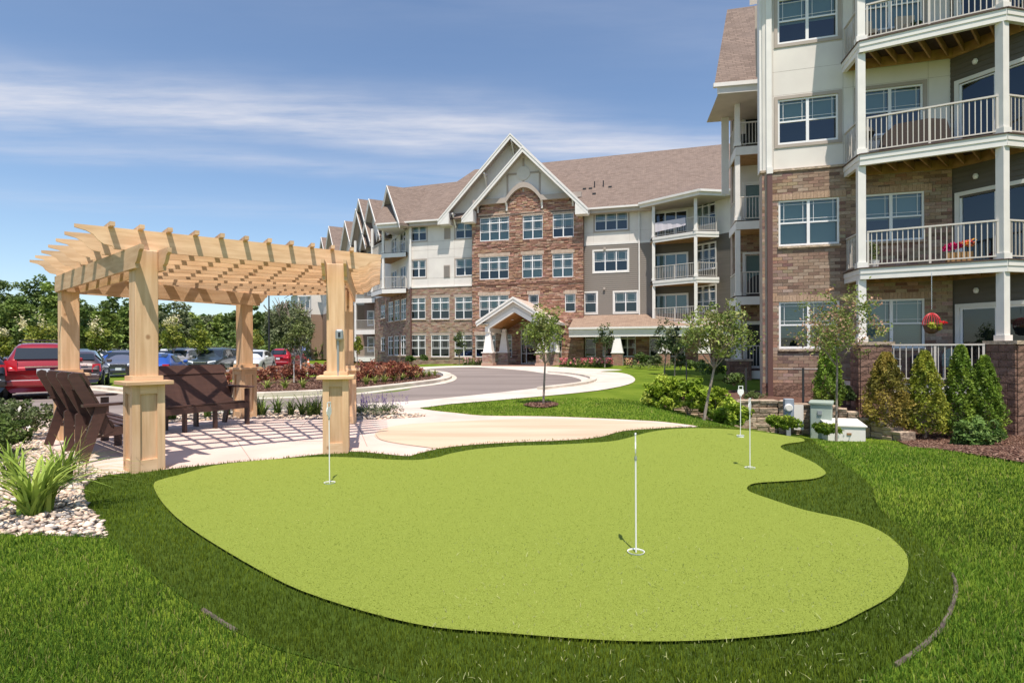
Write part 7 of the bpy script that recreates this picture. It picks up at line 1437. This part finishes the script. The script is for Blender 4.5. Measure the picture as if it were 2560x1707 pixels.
lily(G(88, 1290), 0.66, 95, 'big bright green daylily clump in the rock bed, nearest the camera', w=0.030, pal=[(0.36, 0.45, 0.08), (0.28, 0.38, 0.06), (0.20, 0.29, 0.045)], spread=1.3); lily(G(150, 1215), 0.50, 70, 'daylily clump in the rock bed behind the nearest one', w=0.024); lily(G(30, 1200), 0.45, 50, 'daylily clump at the left edge of the rock bed', w=0.024)
lily(G(190, 1195), 0.62, 16, 'thin arching brown-green grass leaning over the patio corner', w=0.006, pal=[(0.24, 0.17, 0.07), (0.20, 0.20, 0.06)], name='ornamental_grass', spread=1.2)
for ri, (x, y, h) in enumerate(((430, 1052, .42), (520, 1046, .42), (568, 1040, .42), (645, 1040, .48), (657, 1042, .45), (694, 1036, .48), (727, 1041, .48), (756, 1041, .5), (775, 1042, .5), (790, 1040, .5))): lily(G(x, y), h, 34, 'dark green daylily in the rock strip behind the patio, '+nth(ri, 10), 'daylilies along the back of the patio', w=0.022, pal=[(0.10, 0.16, 0.04), (0.15, 0.22, 0.05), (0.22, 0.30, 0.07)])
for ri, (x, y) in enumerate(((516, 957), (600, 975), (668, 974), (712, 975), (757, 974), (835, 970), (915, 964), (938, 962), (962, 959), (985, 956), (1005, 953), (1024, 950), (1042, 948), (1058, 945), (1074, 943), (1088, 942))): g = G(x, y); lily(g+Vector((0, 0, 0.04)), 0.42, 30, 'yellow-green daylily along the kerb of the mulch island, '+nth(ri, 16), 'daylilies in the mulch island', w=0.04, pal=[(0.30, 0.36, 0.07), (0.22, 0.30, 0.05), (0.38, 0.40, 0.12)])
def salvia(base, w, h, lb):
    t = empty('catmint', tuple(base), lb, 'plant', 'purple catmint clumps'); C, k = clumps((base[0], base[1], base[2]+h*0.3), (w, w*0.8, h*0.32), 26, 900, (0.2, 0.4), shell=0.2); C[:, 2] = np.maximum(C[:, 2], base[2]+0.02); leaves('foliage', C, 0.02, pick([(0.19, 0.23, 0.12), (0.14, 0.18, 0.08), (0.26, 0.29, 0.17)], 900), t, aspect=0.35)
    pts = []
    for _ in range(int(26*w/0.4)):
        a = random.uniform(0, 2*PI); r = w*math.sqrt(random.random())*1.1; x, y = base[0]+r*math.cos(a), base[1]+r*math.sin(a)*0.8; hh = h*random.uniform(0.7, 1.1); lx = random.uniform(-0.05, 0.05)
        for j in range(14): u = j/14; pts.append((x+lx*u+random.gauss(0, 0.006), y+random.gauss(0, 0.006), base[2]+hh*(0.6+0.4*u)))
    leaves('flower_spikes', np.array(pts), 0.013, pick([(0.20, 0.13, 0.36), (0.28, 0.20, 0.42), (0.15, 0.09, 0.28)], len(pts)), t)
salvia(G(935, 1042), 0.42, 0.50, 'purple-flowered catmint right of the front pergola posts'); salvia(G(978, 1040), 0.34, 0.46, 'smaller purple catmint at the right end of the rocks'); salvia(G(905, 1043), 0.25, 0.46, 'purple catmint half hidden by the back right post'); salvia(G(785, 1038), 0.25, 0.5, 'catmint with a few purple spikes left of the right front post')
# rose beds by the porch
def roses(x0, x1, y, D0, lb, col, n=260):
    a, b = P(x0, y, D0), P(x1, y, D0); t = empty('rose_bed', tuple((a+b)/2), lb, 'flowers', 'pink roses along the building'); N = int(n*8); u = RNG.uniform(0, 1, N); C = np.stack([a.x+(b.x-a.x)*u, a.y+(b.y-a.y)*u+RNG.uniform(-0.5, 0.3, N), 0.15+RNG.uniform(0, 0.55, N)*(0.7+0.3*np.sin(u*40))], 1)
    leaves('foliage', C, 0.06, pick([(0.14, 0.20, 0.05), (0.19, 0.24, 0.07)], N), t); cc = RNG.uniform(0, 1, int(n/9)); u = np.clip(cc[RNG.integers(0, len(cc), n)]+RNG.normal(0, 0.012, n), 0, 1); C = np.stack([a.x+(b.x-a.x)*u, a.y+(b.y-a.y)*u-RNG.uniform(0.2, 0.55, n), 0.35+RNG.uniform(0, 0.42, n)], 1); leaves('blossom', C, 0.06, pick(col, n), t, aspect=0.9)
roses(1398, 1530, 905, 38.5, 'bed of pink roses between the canopy and the first porch column', [(0.72, 0.24, 0.26), (0.80, 0.38, 0.36), (0.65, 0.17, 0.2)], 420); roses(1560, 1700, 906, 36.5, 'sparser rose bed right of the first porch column', [(0.75, 0.35, 0.25), (0.8, 0.6, 0.3)], 90); roses(1158, 1205, 903, 43.5, 'pale pink roses left of the canopy', [(0.80, 0.50, 0.48)], 110)
# plants on the balconies
q = FW.pt(2.85, 0.95, LV[1]); t = empty('potted_plant', q, 'leafy plant in a white pot at the left of the second floor balcony', 'plant'); MB().lathe(q[0], q[1], [(0.10, LV[1]), (0.15, LV[1]+0.22), (0.16, LV[1]+0.24)], 14).build('pot', frame_m, t)
C, w = clumps((q[0], q[1], LV[1]+0.55), (0.24, 0.22, 0.32), 30, 800, (0.15, 0.3), shell=0.2); leaves('foliage', C, 0.028, pick([(0.16, 0.22, 0.06), (0.24, 0.30, 0.10), (0.36, 0.38, 0.2)], 800), t)
q = FW.pt(4.75, 1.35, LV[1]); t = empty('flower_planter', q, 'planter of magenta and yellow flowers beside the right balcony post', 'flowers'); MB().box(Fr(q[0], q[1], -25), -0.26, 0.30, -0.1, 0.1, LV[1]+0.05, LV[1]+0.30).build('planter_box', joist_m, t)
n = 420; u = RNG.uniform(-0.3, 0.34, n); C = np.stack([q[0]+u*0.9, q[1]-u*0.4+RNG.uniform(-0.12, 0.12, n), LV[1]+0.36+RNG.uniform(0, 0.18, n)+0.15*np.clip(u+0.3, 0, 1)], 1); cc = np.where((u < 0.02)[:, None], pick([(0.75, 0.03, 0.25), (0.60, 0.02, 0.16)], n), pick([(0.85, 0.42, 0.05), (0.7, 0.12, 0.15), (0.75, 0.55, 0.08)], n)); leaves('blossom', C, 0.032, cc, t, aspect=0.9)
D = 14.6; a, b = P(2329, 682, D), P(2329, 772, D); t = empty('hanging_planter', tuple(a), 'red wicker hanging planter with lime trailing plant on a chain under the balcony', 'planter'); ch = MB(); z = a.z; k = 0; rm = mat('red wicker', (0.55, 0.03, 0.04), 0.5)
while z > b.z: ch.tube((a.x, a.y, z), (a.x+(0.006 if k % 2 else -0.006), a.y, z-0.032), 0.007, n=5); z -= 0.03; k += 1
ch.build('chain', bolt_m, t); c = P(2329, 800, D); w_ = MB()
for j in range(10):
    aa = PI*j/10
    for s in range(12):
        u0, u1 = PI*s/12, PI*(s+1)/12; R_ = 0.20; f = lambda u: (c.x+R_*math.cos(u)*math.cos(aa), c.y+R_*math.cos(u)*math.sin(aa), c.z-0.12+R_*1.5*math.sin(u)); w_.tube(f(u0), f(u1), 0.008, n=4)
w_.tube((c.x-0.2, c.y, c.z-0.12), (c.x+0.2, c.y, c.z-0.12), 0.012, n=6); w_.build('basket', rm, t); MB().lathe(c.x, c.y, [(0.05, c.z-0.36), (0.14, c.z-0.30), (0.20, c.z-0.12)], 16).build('bowl', mat('brown coir', (0.13, 0.07, 0.04), 0.9), t)
C, w = clumps((c.x, c.y-0.08, c.z-0.16), (0.27, 0.22, 0.13), 30, 420, (0.2, 0.4), shell=0.3); leaves('foliage', C, 0.035, pick([(0.42, 0.47, 0.04), (0.30, 0.36, 0.04), (0.50, 0.50, 0.08)], 420), t, aspect=0.7); C = RNG.normal(0, 1, (40, 3))*np.array([0.05, 0.04, 0.02])+np.array([c.x+0.19, c.y-0.15, c.z-0.07]); leaves('blossom', C, 0.022, pick([(0.75, 0.02, 0.03)], 40), t, aspect=0.9)
g = FW.pt(3.6, 0.75, LV[3]+0.05); t = empty('potted_plant', g, 'dark-leaved potted plant on the top balcony', 'plant'); MB().lathe(g[0]+0.35, g[1]-0.1, [(0.10, LV[3]), (0.14, LV[3]+0.2)], 12).build('pot', black_m, t); C, w = clumps((g[0]+0.35, g[1]-0.1, LV[3]+0.38), (0.2, 0.2, 0.2), 12, 160, (0.2, 0.4)); leaves('foliage', C, 0.05, pick([(0.06, 0.13, 0.03)], 160), t, aspect=0.7)
# ------------------------------------------------------------------ vehicles
tyre_m = mat('tyre rubber', (0.018, 0.018, 0.02), 0.85); rim_m = mat('alloy rim', (0.55, 0.56, 0.58), 0.3, 0.9); lamp_w = mat('headlamp lens', (0.80, 0.82, 0.85), 0.1); lamp_r = mat('tail lamp lens', (0.45, 0.01, 0.015), 0.15); trim_b = mat('black plastic trim', (0.03, 0.03, 0.032), 0.6); plate_m = mat('number plate', (0.62, 0.64, 0.66), 0.5); chrome = mat('chrome strip', (0.75, 0.76, 0.78), 0.15, 1.0)
def paint(name, c, coat=1.0): return mat(name, c, 0.35, 0.25, coat=coat)
KIND = dict(  # length, width, height, stations (x from front, z top, z belt, roof half-width factor)
    suv=(4.75, 1.88, 1.76, [(0.0, 0.72, 0.70, .70), (0.12, 0.92, 0.88, .80), (0.5, 1.03, 0.98, .86), (1.15, 1.10, 1.04, .86), (1.30, 1.14, 1.06, .84), (1.95, 1.64, 1.08, .70), (2.3, 1.74, 1.09, .68), (3.3, 1.76, 1.10, .68), (4.2, 1.72, 1.12, .67), (4.42, 1.66, 1.12, .68), (4.68, 1.12, 1.10, .84), (4.75, 0.90, 0.88, .86)]),
    cross=(4.55, 1.84, 1.64, [(0.0, 0.68, 0.66, .70), (0.12, 0.86, 0.82, .80), (0.5, 0.97, 0.92, .86), (1.12, 1.05, 0.98, .86), (1.28, 1.08, 1.0, .84), (1.98, 1.54, 1.04, .69), (2.4, 1.63, 1.05, .67), (3.2, 1.62, 1.08, .66), (3.9, 1.52, 1.12, .66), (4.4, 1.12, 1.10, .80), (4.52, 0.95, 0.93, .86), (4.55, 0.80, 0.78, .86)]),
    small=(4.1, 1.72, 1.48, [(0.0, 0.62, 0.60, .70), (0.12, 0.78, 0.74, .80), (0.5, 0.88, 0.83, .86), (1.0, 0.96, 0.90, .86), (1.12, 0.99, 0.92, .84), (1.8, 1.38, 0.94, .68), (2.2, 1.47, 0.95, .66), (2.9, 1.46, 0.97, .65), (3.5, 1.25, 0.99, .66), (3.85, 0.99, 0.96, .80), (4.05, 0.85, 0.82, .84), (4.1, 0.72, 0.70, .84)]))
def car(kind, loc, rz, col, label, rear=False, rack=False, bumper=None, scale=1.0):
    L_, Wd, H, st = KIND[kind]; t = empty('parked_car', (0, 0, 0), label, 'car', 'cars in the car park'); pm = paint('%s car paint' % col[0], col[1]); hw = Wd/2; zb = 0.24
    def section(x, zt, zbelt, rf):
        f = 1.0 if 0.3 < x < L_-0.3 else (0.90+0.33*min(x, L_-x)); w = hw*f; return [(x, 0, zb), (x, w*0.88, zb), (x, w*0.985, zb+0.12), (x, w, zb+0.32), (x, w*0.99, zbelt-0.07), (x, w*0.94, zbelt), (x, w*rf, max(zt-0.07, zbelt+0.005)), (x, w*rf*0.86, zt-0.01), (x, 0, zt)]
    secs = []
    for a in st:
        s = section(*a); secs.append(s+[(p[0], -p[1], p[2]) for p in reversed(s[1:-1])])
    b = MB(); n = len(secs[0]); b.v = [p for s in secs for p in s]
    for i in range(len(secs)-1):
        for k in range(n): b.f.append((i*n+k, i*n+(k+1) % n, (i+1)*n+(k+1) % n, (i+1)*n+k)); b.c.append(None)
    b.f.append(tuple(range(n))); b.c.append(None); b.f.append(tuple((len(secs)-1)*n+k for k in reversed(range(n)))); b.c.append(None)
    bo = b.build('body', pm, t, smooth=True); bo.modifiers.new('s', 'SUBSURF').levels = 1; bo.modifiers['s'].render_levels = 1
    for i in range(1, len(secs)-1): pass
    # glass: side windows between belt and roof, windscreen, rear screen
    def S(i, k, e=0.0): return Vector(secs[i][k])
    iA = next(i for i, a in enumerate(st) if a[1]-a[2] > 0.3); iD = max(i for i, a in enumerate(st) if a[1]-a[2] > 0.3)
    for sg in (1, -1):
        kk = (5, 6) if sg > 0 else (n-5, n-6)
        for j in range(iA, iD):
            x0, x1 = st[j][0], st[j+1][0]
            if x1-x0 < 0.25: continue
            lo0, hi0, lo1, hi1 = S(j, kk[0]), S(j, kk[1]), S(j+1, kk[0]), S(j+1, kk[1]); q = [lo0.lerp(lo1, 0.04).lerp(hi0, 0.10), lo1.lerp(lo0, 0.06).lerp(hi1, 0.10), hi1.lerp(hi0, 0.06).lerp(lo1, 0.12), hi0.lerp(hi1, 0.04).lerp(lo0, 0.12)]
            q = [Vector((v.x, v.y+sg*0.012, v.z+0.004)) for v in q]; MB().quad(*[tuple(v) for v in q]).build('side_window', mat('tinted side glass', (0.02, 0.025, 0.03), 0.06, coat=1.0), t)
        q = [S(iA-1, kk[0]).lerp(S(iA, kk[0]), 0.5), S(iA, kk[0]).lerp(S(iA, kk[1]), 0.08), S(iA, kk[1]).lerp(S(iA, kk[0]), 0.2)]; MB().poly([(v.x, v.y+sg*0.012, v.z) for v in q]).build('quarter_window', MATS['tinted side glass'], t)
        mr = MB().cbox(st[iA-1][0]+0.28, sg*(hw*0.95+0.10), st[iA][2]+0.08, 0.16, 0.20, 0.14).build('mirror', pm, t, bevel=0.03)
    def screen(i0, i1, a, c, nm):
        l0, l1 = S(i0, 6), S(i1, 6); r0, r1 = S(i0, n-6), S(i1, n-6); q = [l0.lerp(l1, a), l0.lerp(l1, c), r0.lerp(r1, c), r0.lerp(r1, a)]; nrm = (q[1]-q[0]).cross(q[3]-q[0]).normalized(); nrm = nrm if nrm.z > 0 else -nrm; dirx = -1 if nm == 'windscreen' else 1
        q = [v*1.0+nrm*0.022+Vector((dirx*0.02, 0, 0)) for v in q]; q = [Vector((v.x, v.y*0.95, v.z+0.02)) for v in q]; MB().quad(*[tuple(v) for v in q]).build(nm, MATS['tinted side glass'], t)
    screen(iA-1, iA, 0.06, 0.94, 'windscreen'); screen(iD, iD+1, 0.10, 0.80, 'rear_screen')
    # lamps, grille, bumpers, plates
    zf = st[2][2]; wf = hw*0.93
    for sg in (1, -1):
        MB().hexa([(0.02, sg*wf*0.50, zf-0.24), (0.16, sg*wf*0.97, zf-0.20), (0.26, sg*wf*0.98, zf-0.20), (0.26, sg*wf*0.50, zf-0.24), (0.05, sg*wf*0.50, zf-0.10), (0.20, sg*wf*0.97, zf-0.05), (0.30, sg*wf*0.98, zf-0.05), (0.30, sg*wf*0.50, zf-0.10)]).build('headlight', lamp_w, t)
        zz = st[-2][2]; MB().hexa([(L_+0.012, sg*hw*0.62, zz-0.22), (L_-0.06, sg*hw*0.95, zz-0.22), (L_-0.2, sg*hw*0.97, zz-0.22), (L_-0.2, sg*hw*0.62, zz-0.22), (L_-0.03, sg*hw*0.64, zz+0.10), (L_-0.10, sg*hw*0.93, zz+0.10), (L_-0.25, sg*hw*0.94, zz+0.10), (L_-0.25, sg*hw*0.64, zz+0.10)]).build('tail_light', lamp_r, t)
        MB().cbox(0.03, sg*wf*0.72, 0.42, 0.06, 0.16, 0.08).build('fog_light', lamp_w, t)
    MB().cbox(0.015, 0, zf-0.22, 0.08, wf*0.95, 0.17).build('grille', trim_b, t); MB().cbox(-0.01, 0, zf-0.15, 0.07, wf*0.9, 0.03).build('grille_bar', chrome, t); MB().cbox(0.02, 0, 0.36, 0.10, wf*1.3, 0.13).build('lower_intake', trim_b, t)
    MB().cbox(-0.025, 0, 0.50, 0.02, 0.30, 0.15).build('number_plate', plate_m, t); MB().cbox(L_+0.03, 0, 0.86 if kind != 'small' else 0.74, 0.02, 0.31, 0.155).build('number_plate', plate_m, t)
    MB().cbox(L_-0.02, 0, 0.50, 0.22, Wd*0.94, 0.20).build('rear_bumper', bumper or pm, t, bevel=0.05); MB().cbox(L_+0.01, 0, 1.0 if kind != 'small' else 0.84, 0.05, 0.85, 0.03).build('tailgate_strip', chrome, t)
    if rear: MB().beam((L_-0.13, -0.28, 1.19), (L_-0.13, 0.25, 1.16), 0.03, 0.03).build('wiper', trim_b, t); MB().cbox(L_+0.09, 0, 0.605, 0.02, Wd*0.8, 0.02).build('bumper_strip', plate_m, t)
    if rack:
        for sg in (1, -1): MB().beam((2.1, sg*hw*0.58, H+0.045), (4.1, sg*hw*0.58, H+0.03), 0.035, 0.03).build('roof_rail', chrome, t)
        for x in (2.4, 3.7): MB().beam((x, -hw*0.58, H+0.06), (x, hw*0.58, H+0.06), 0.04, 0.025).build('roof_rail', trim_b, t)
    for x in (0.88, L_-0.92):
        for sg in (1, -1):
            r = 0.355 if kind != 'small' else 0.31; arch = MB().tube((x, sg*(hw-0.10), r), (x, sg*(hw+0.004), r), r+0.065, n=20).build('wheel_arch', trim_b, t)
            w = MB().tube((x, sg*(hw-0.20), r), (x, sg*(hw+0.012), r), r, n=22).build('wheel', tyre_m, t); rm = MB().tube((x, sg*(hw+0.01), r), (x, sg*(hw+0.018), r), r*0.66, n=18)
            rm.build('rim', rim_m, w); sp = MB()
            for q in range(5): a = 2*PI*q/5; a2 = a+PI/5; sp.tube((x+r*0.42*math.cos(a2), sg*(hw+0.016), r+r*0.42*math.sin(a2)), (x+r*0.42*math.cos(a2), sg*(hw+0.021), r+r*0.42*math.sin(a2)), r*0.12, n=8)
            sp.build('rim_openings', trim_b, w)
    t.rotation_euler = (0, 0, rz); t.location = loc; t.scale = (scale,)*3; return t
def park(kind, x, D, ang, col, label, front=True, **kw):
    """x: pixel of the near end's centre; ang: heading, 0 = facing the camera straight on"""
    p = P(x, 900, D); z = T(p.x, D)-0.0; u = math.atan2(p.x, D); rz = PI/2-u+math.radians(ang)
    L_ = KIND[kind][0]
    if front: car(kind, (p.x, D, z), rz, col, label, **kw)
    else: car(kind, (p.x+L_*math.cos(rz-PI)*-1*-1*0+math.cos(rz)*L_, D+math.sin(rz)*L_, z), rz+PI, col, label, rear=True, **kw)
red = ('red', (0.30, 0.008, 0.016)); dk = ('slate', (0.035, 0.05, 0.06)); wt = ('white', (0.78, 0.78, 0.78)); sv = ('silver', (0.36, 0.35, 0.36)); gy = ('grey blue', (0.13, 0.14, 0.19)); bl = ('blue', (0.02, 0.09, 0.42)); bk = ('black', (0.012, 0.012, 0.014)); rd2 = ('bright red', (0.40, 0.006, 0.02)); brn = ('brown', (0.07, 0.045, 0.045))
park('suv', 108, 17.0, 0, red, 'dark red estate car seen from behind at the left of the pergola', front=False, rack=True)
park('cross', -88, 15.5, 2, bk, 'black car cut off by the left edge beside the red one', front=False)
park('cross', 186, 23.0, -6, brn, 'dark brown car showing between the left pergola post and the bench', front=False)
park('cross', 296, 33, -6, gy, 'grey-blue car facing the camera left of the blue small car', rack=True)
park('small', 372, 26.5, -16, bl, 'bright blue small car seen above the bench', front=False)
park('suv', 415, 36.5, -20, sv, 'silver pickup-like car left of the dark slate one', rack=True)
park('suv', 500, 35.5, -22, dk, 'dark slate people carrier angled towards the road', rack=True)
park('cross', 615, 38.5, -16, wt, 'white crossover right of the back pergola post')
park('suv', 695, 47, -21, rd2, 'bright red people carrier parked farthest right', front=False)
park('suv', 232, 46, -8, wt, 'white-roofed car behind the brown one'); park('cross', 262, 43, -20, bl, 'blue car bonnet showing past the grey-blue car'); park('suv', 560, 46, -30, ('plum', (0.06, 0.035, 0.06)), 'dark plum car in the row behind the slate one', rack=True); park('suv', 385, 48, -20, wt, 'white roof showing in the far row behind the silver car'); park('suv', 180, 40, -10, dk, 'dark car hidden between the red car and the left back post'); park('cross', 470, 50, -30, gy, 'grey car roof in the far row'); park('cross', 15, 40, -10, gy, 'grey car in the far row at the left edge')
# car park surface behind the grass strip
struct(sheet('car_park', ground_poly([(-700, 937), (-100, 937), (250, 930), (520, 932), (700, 929), (850, 926), (960, 923), (960, 915), (700, 907), (300, 904), (-200, 904), (-700, 906)], 2, False), asphalt_m, 0.006, 4.0))
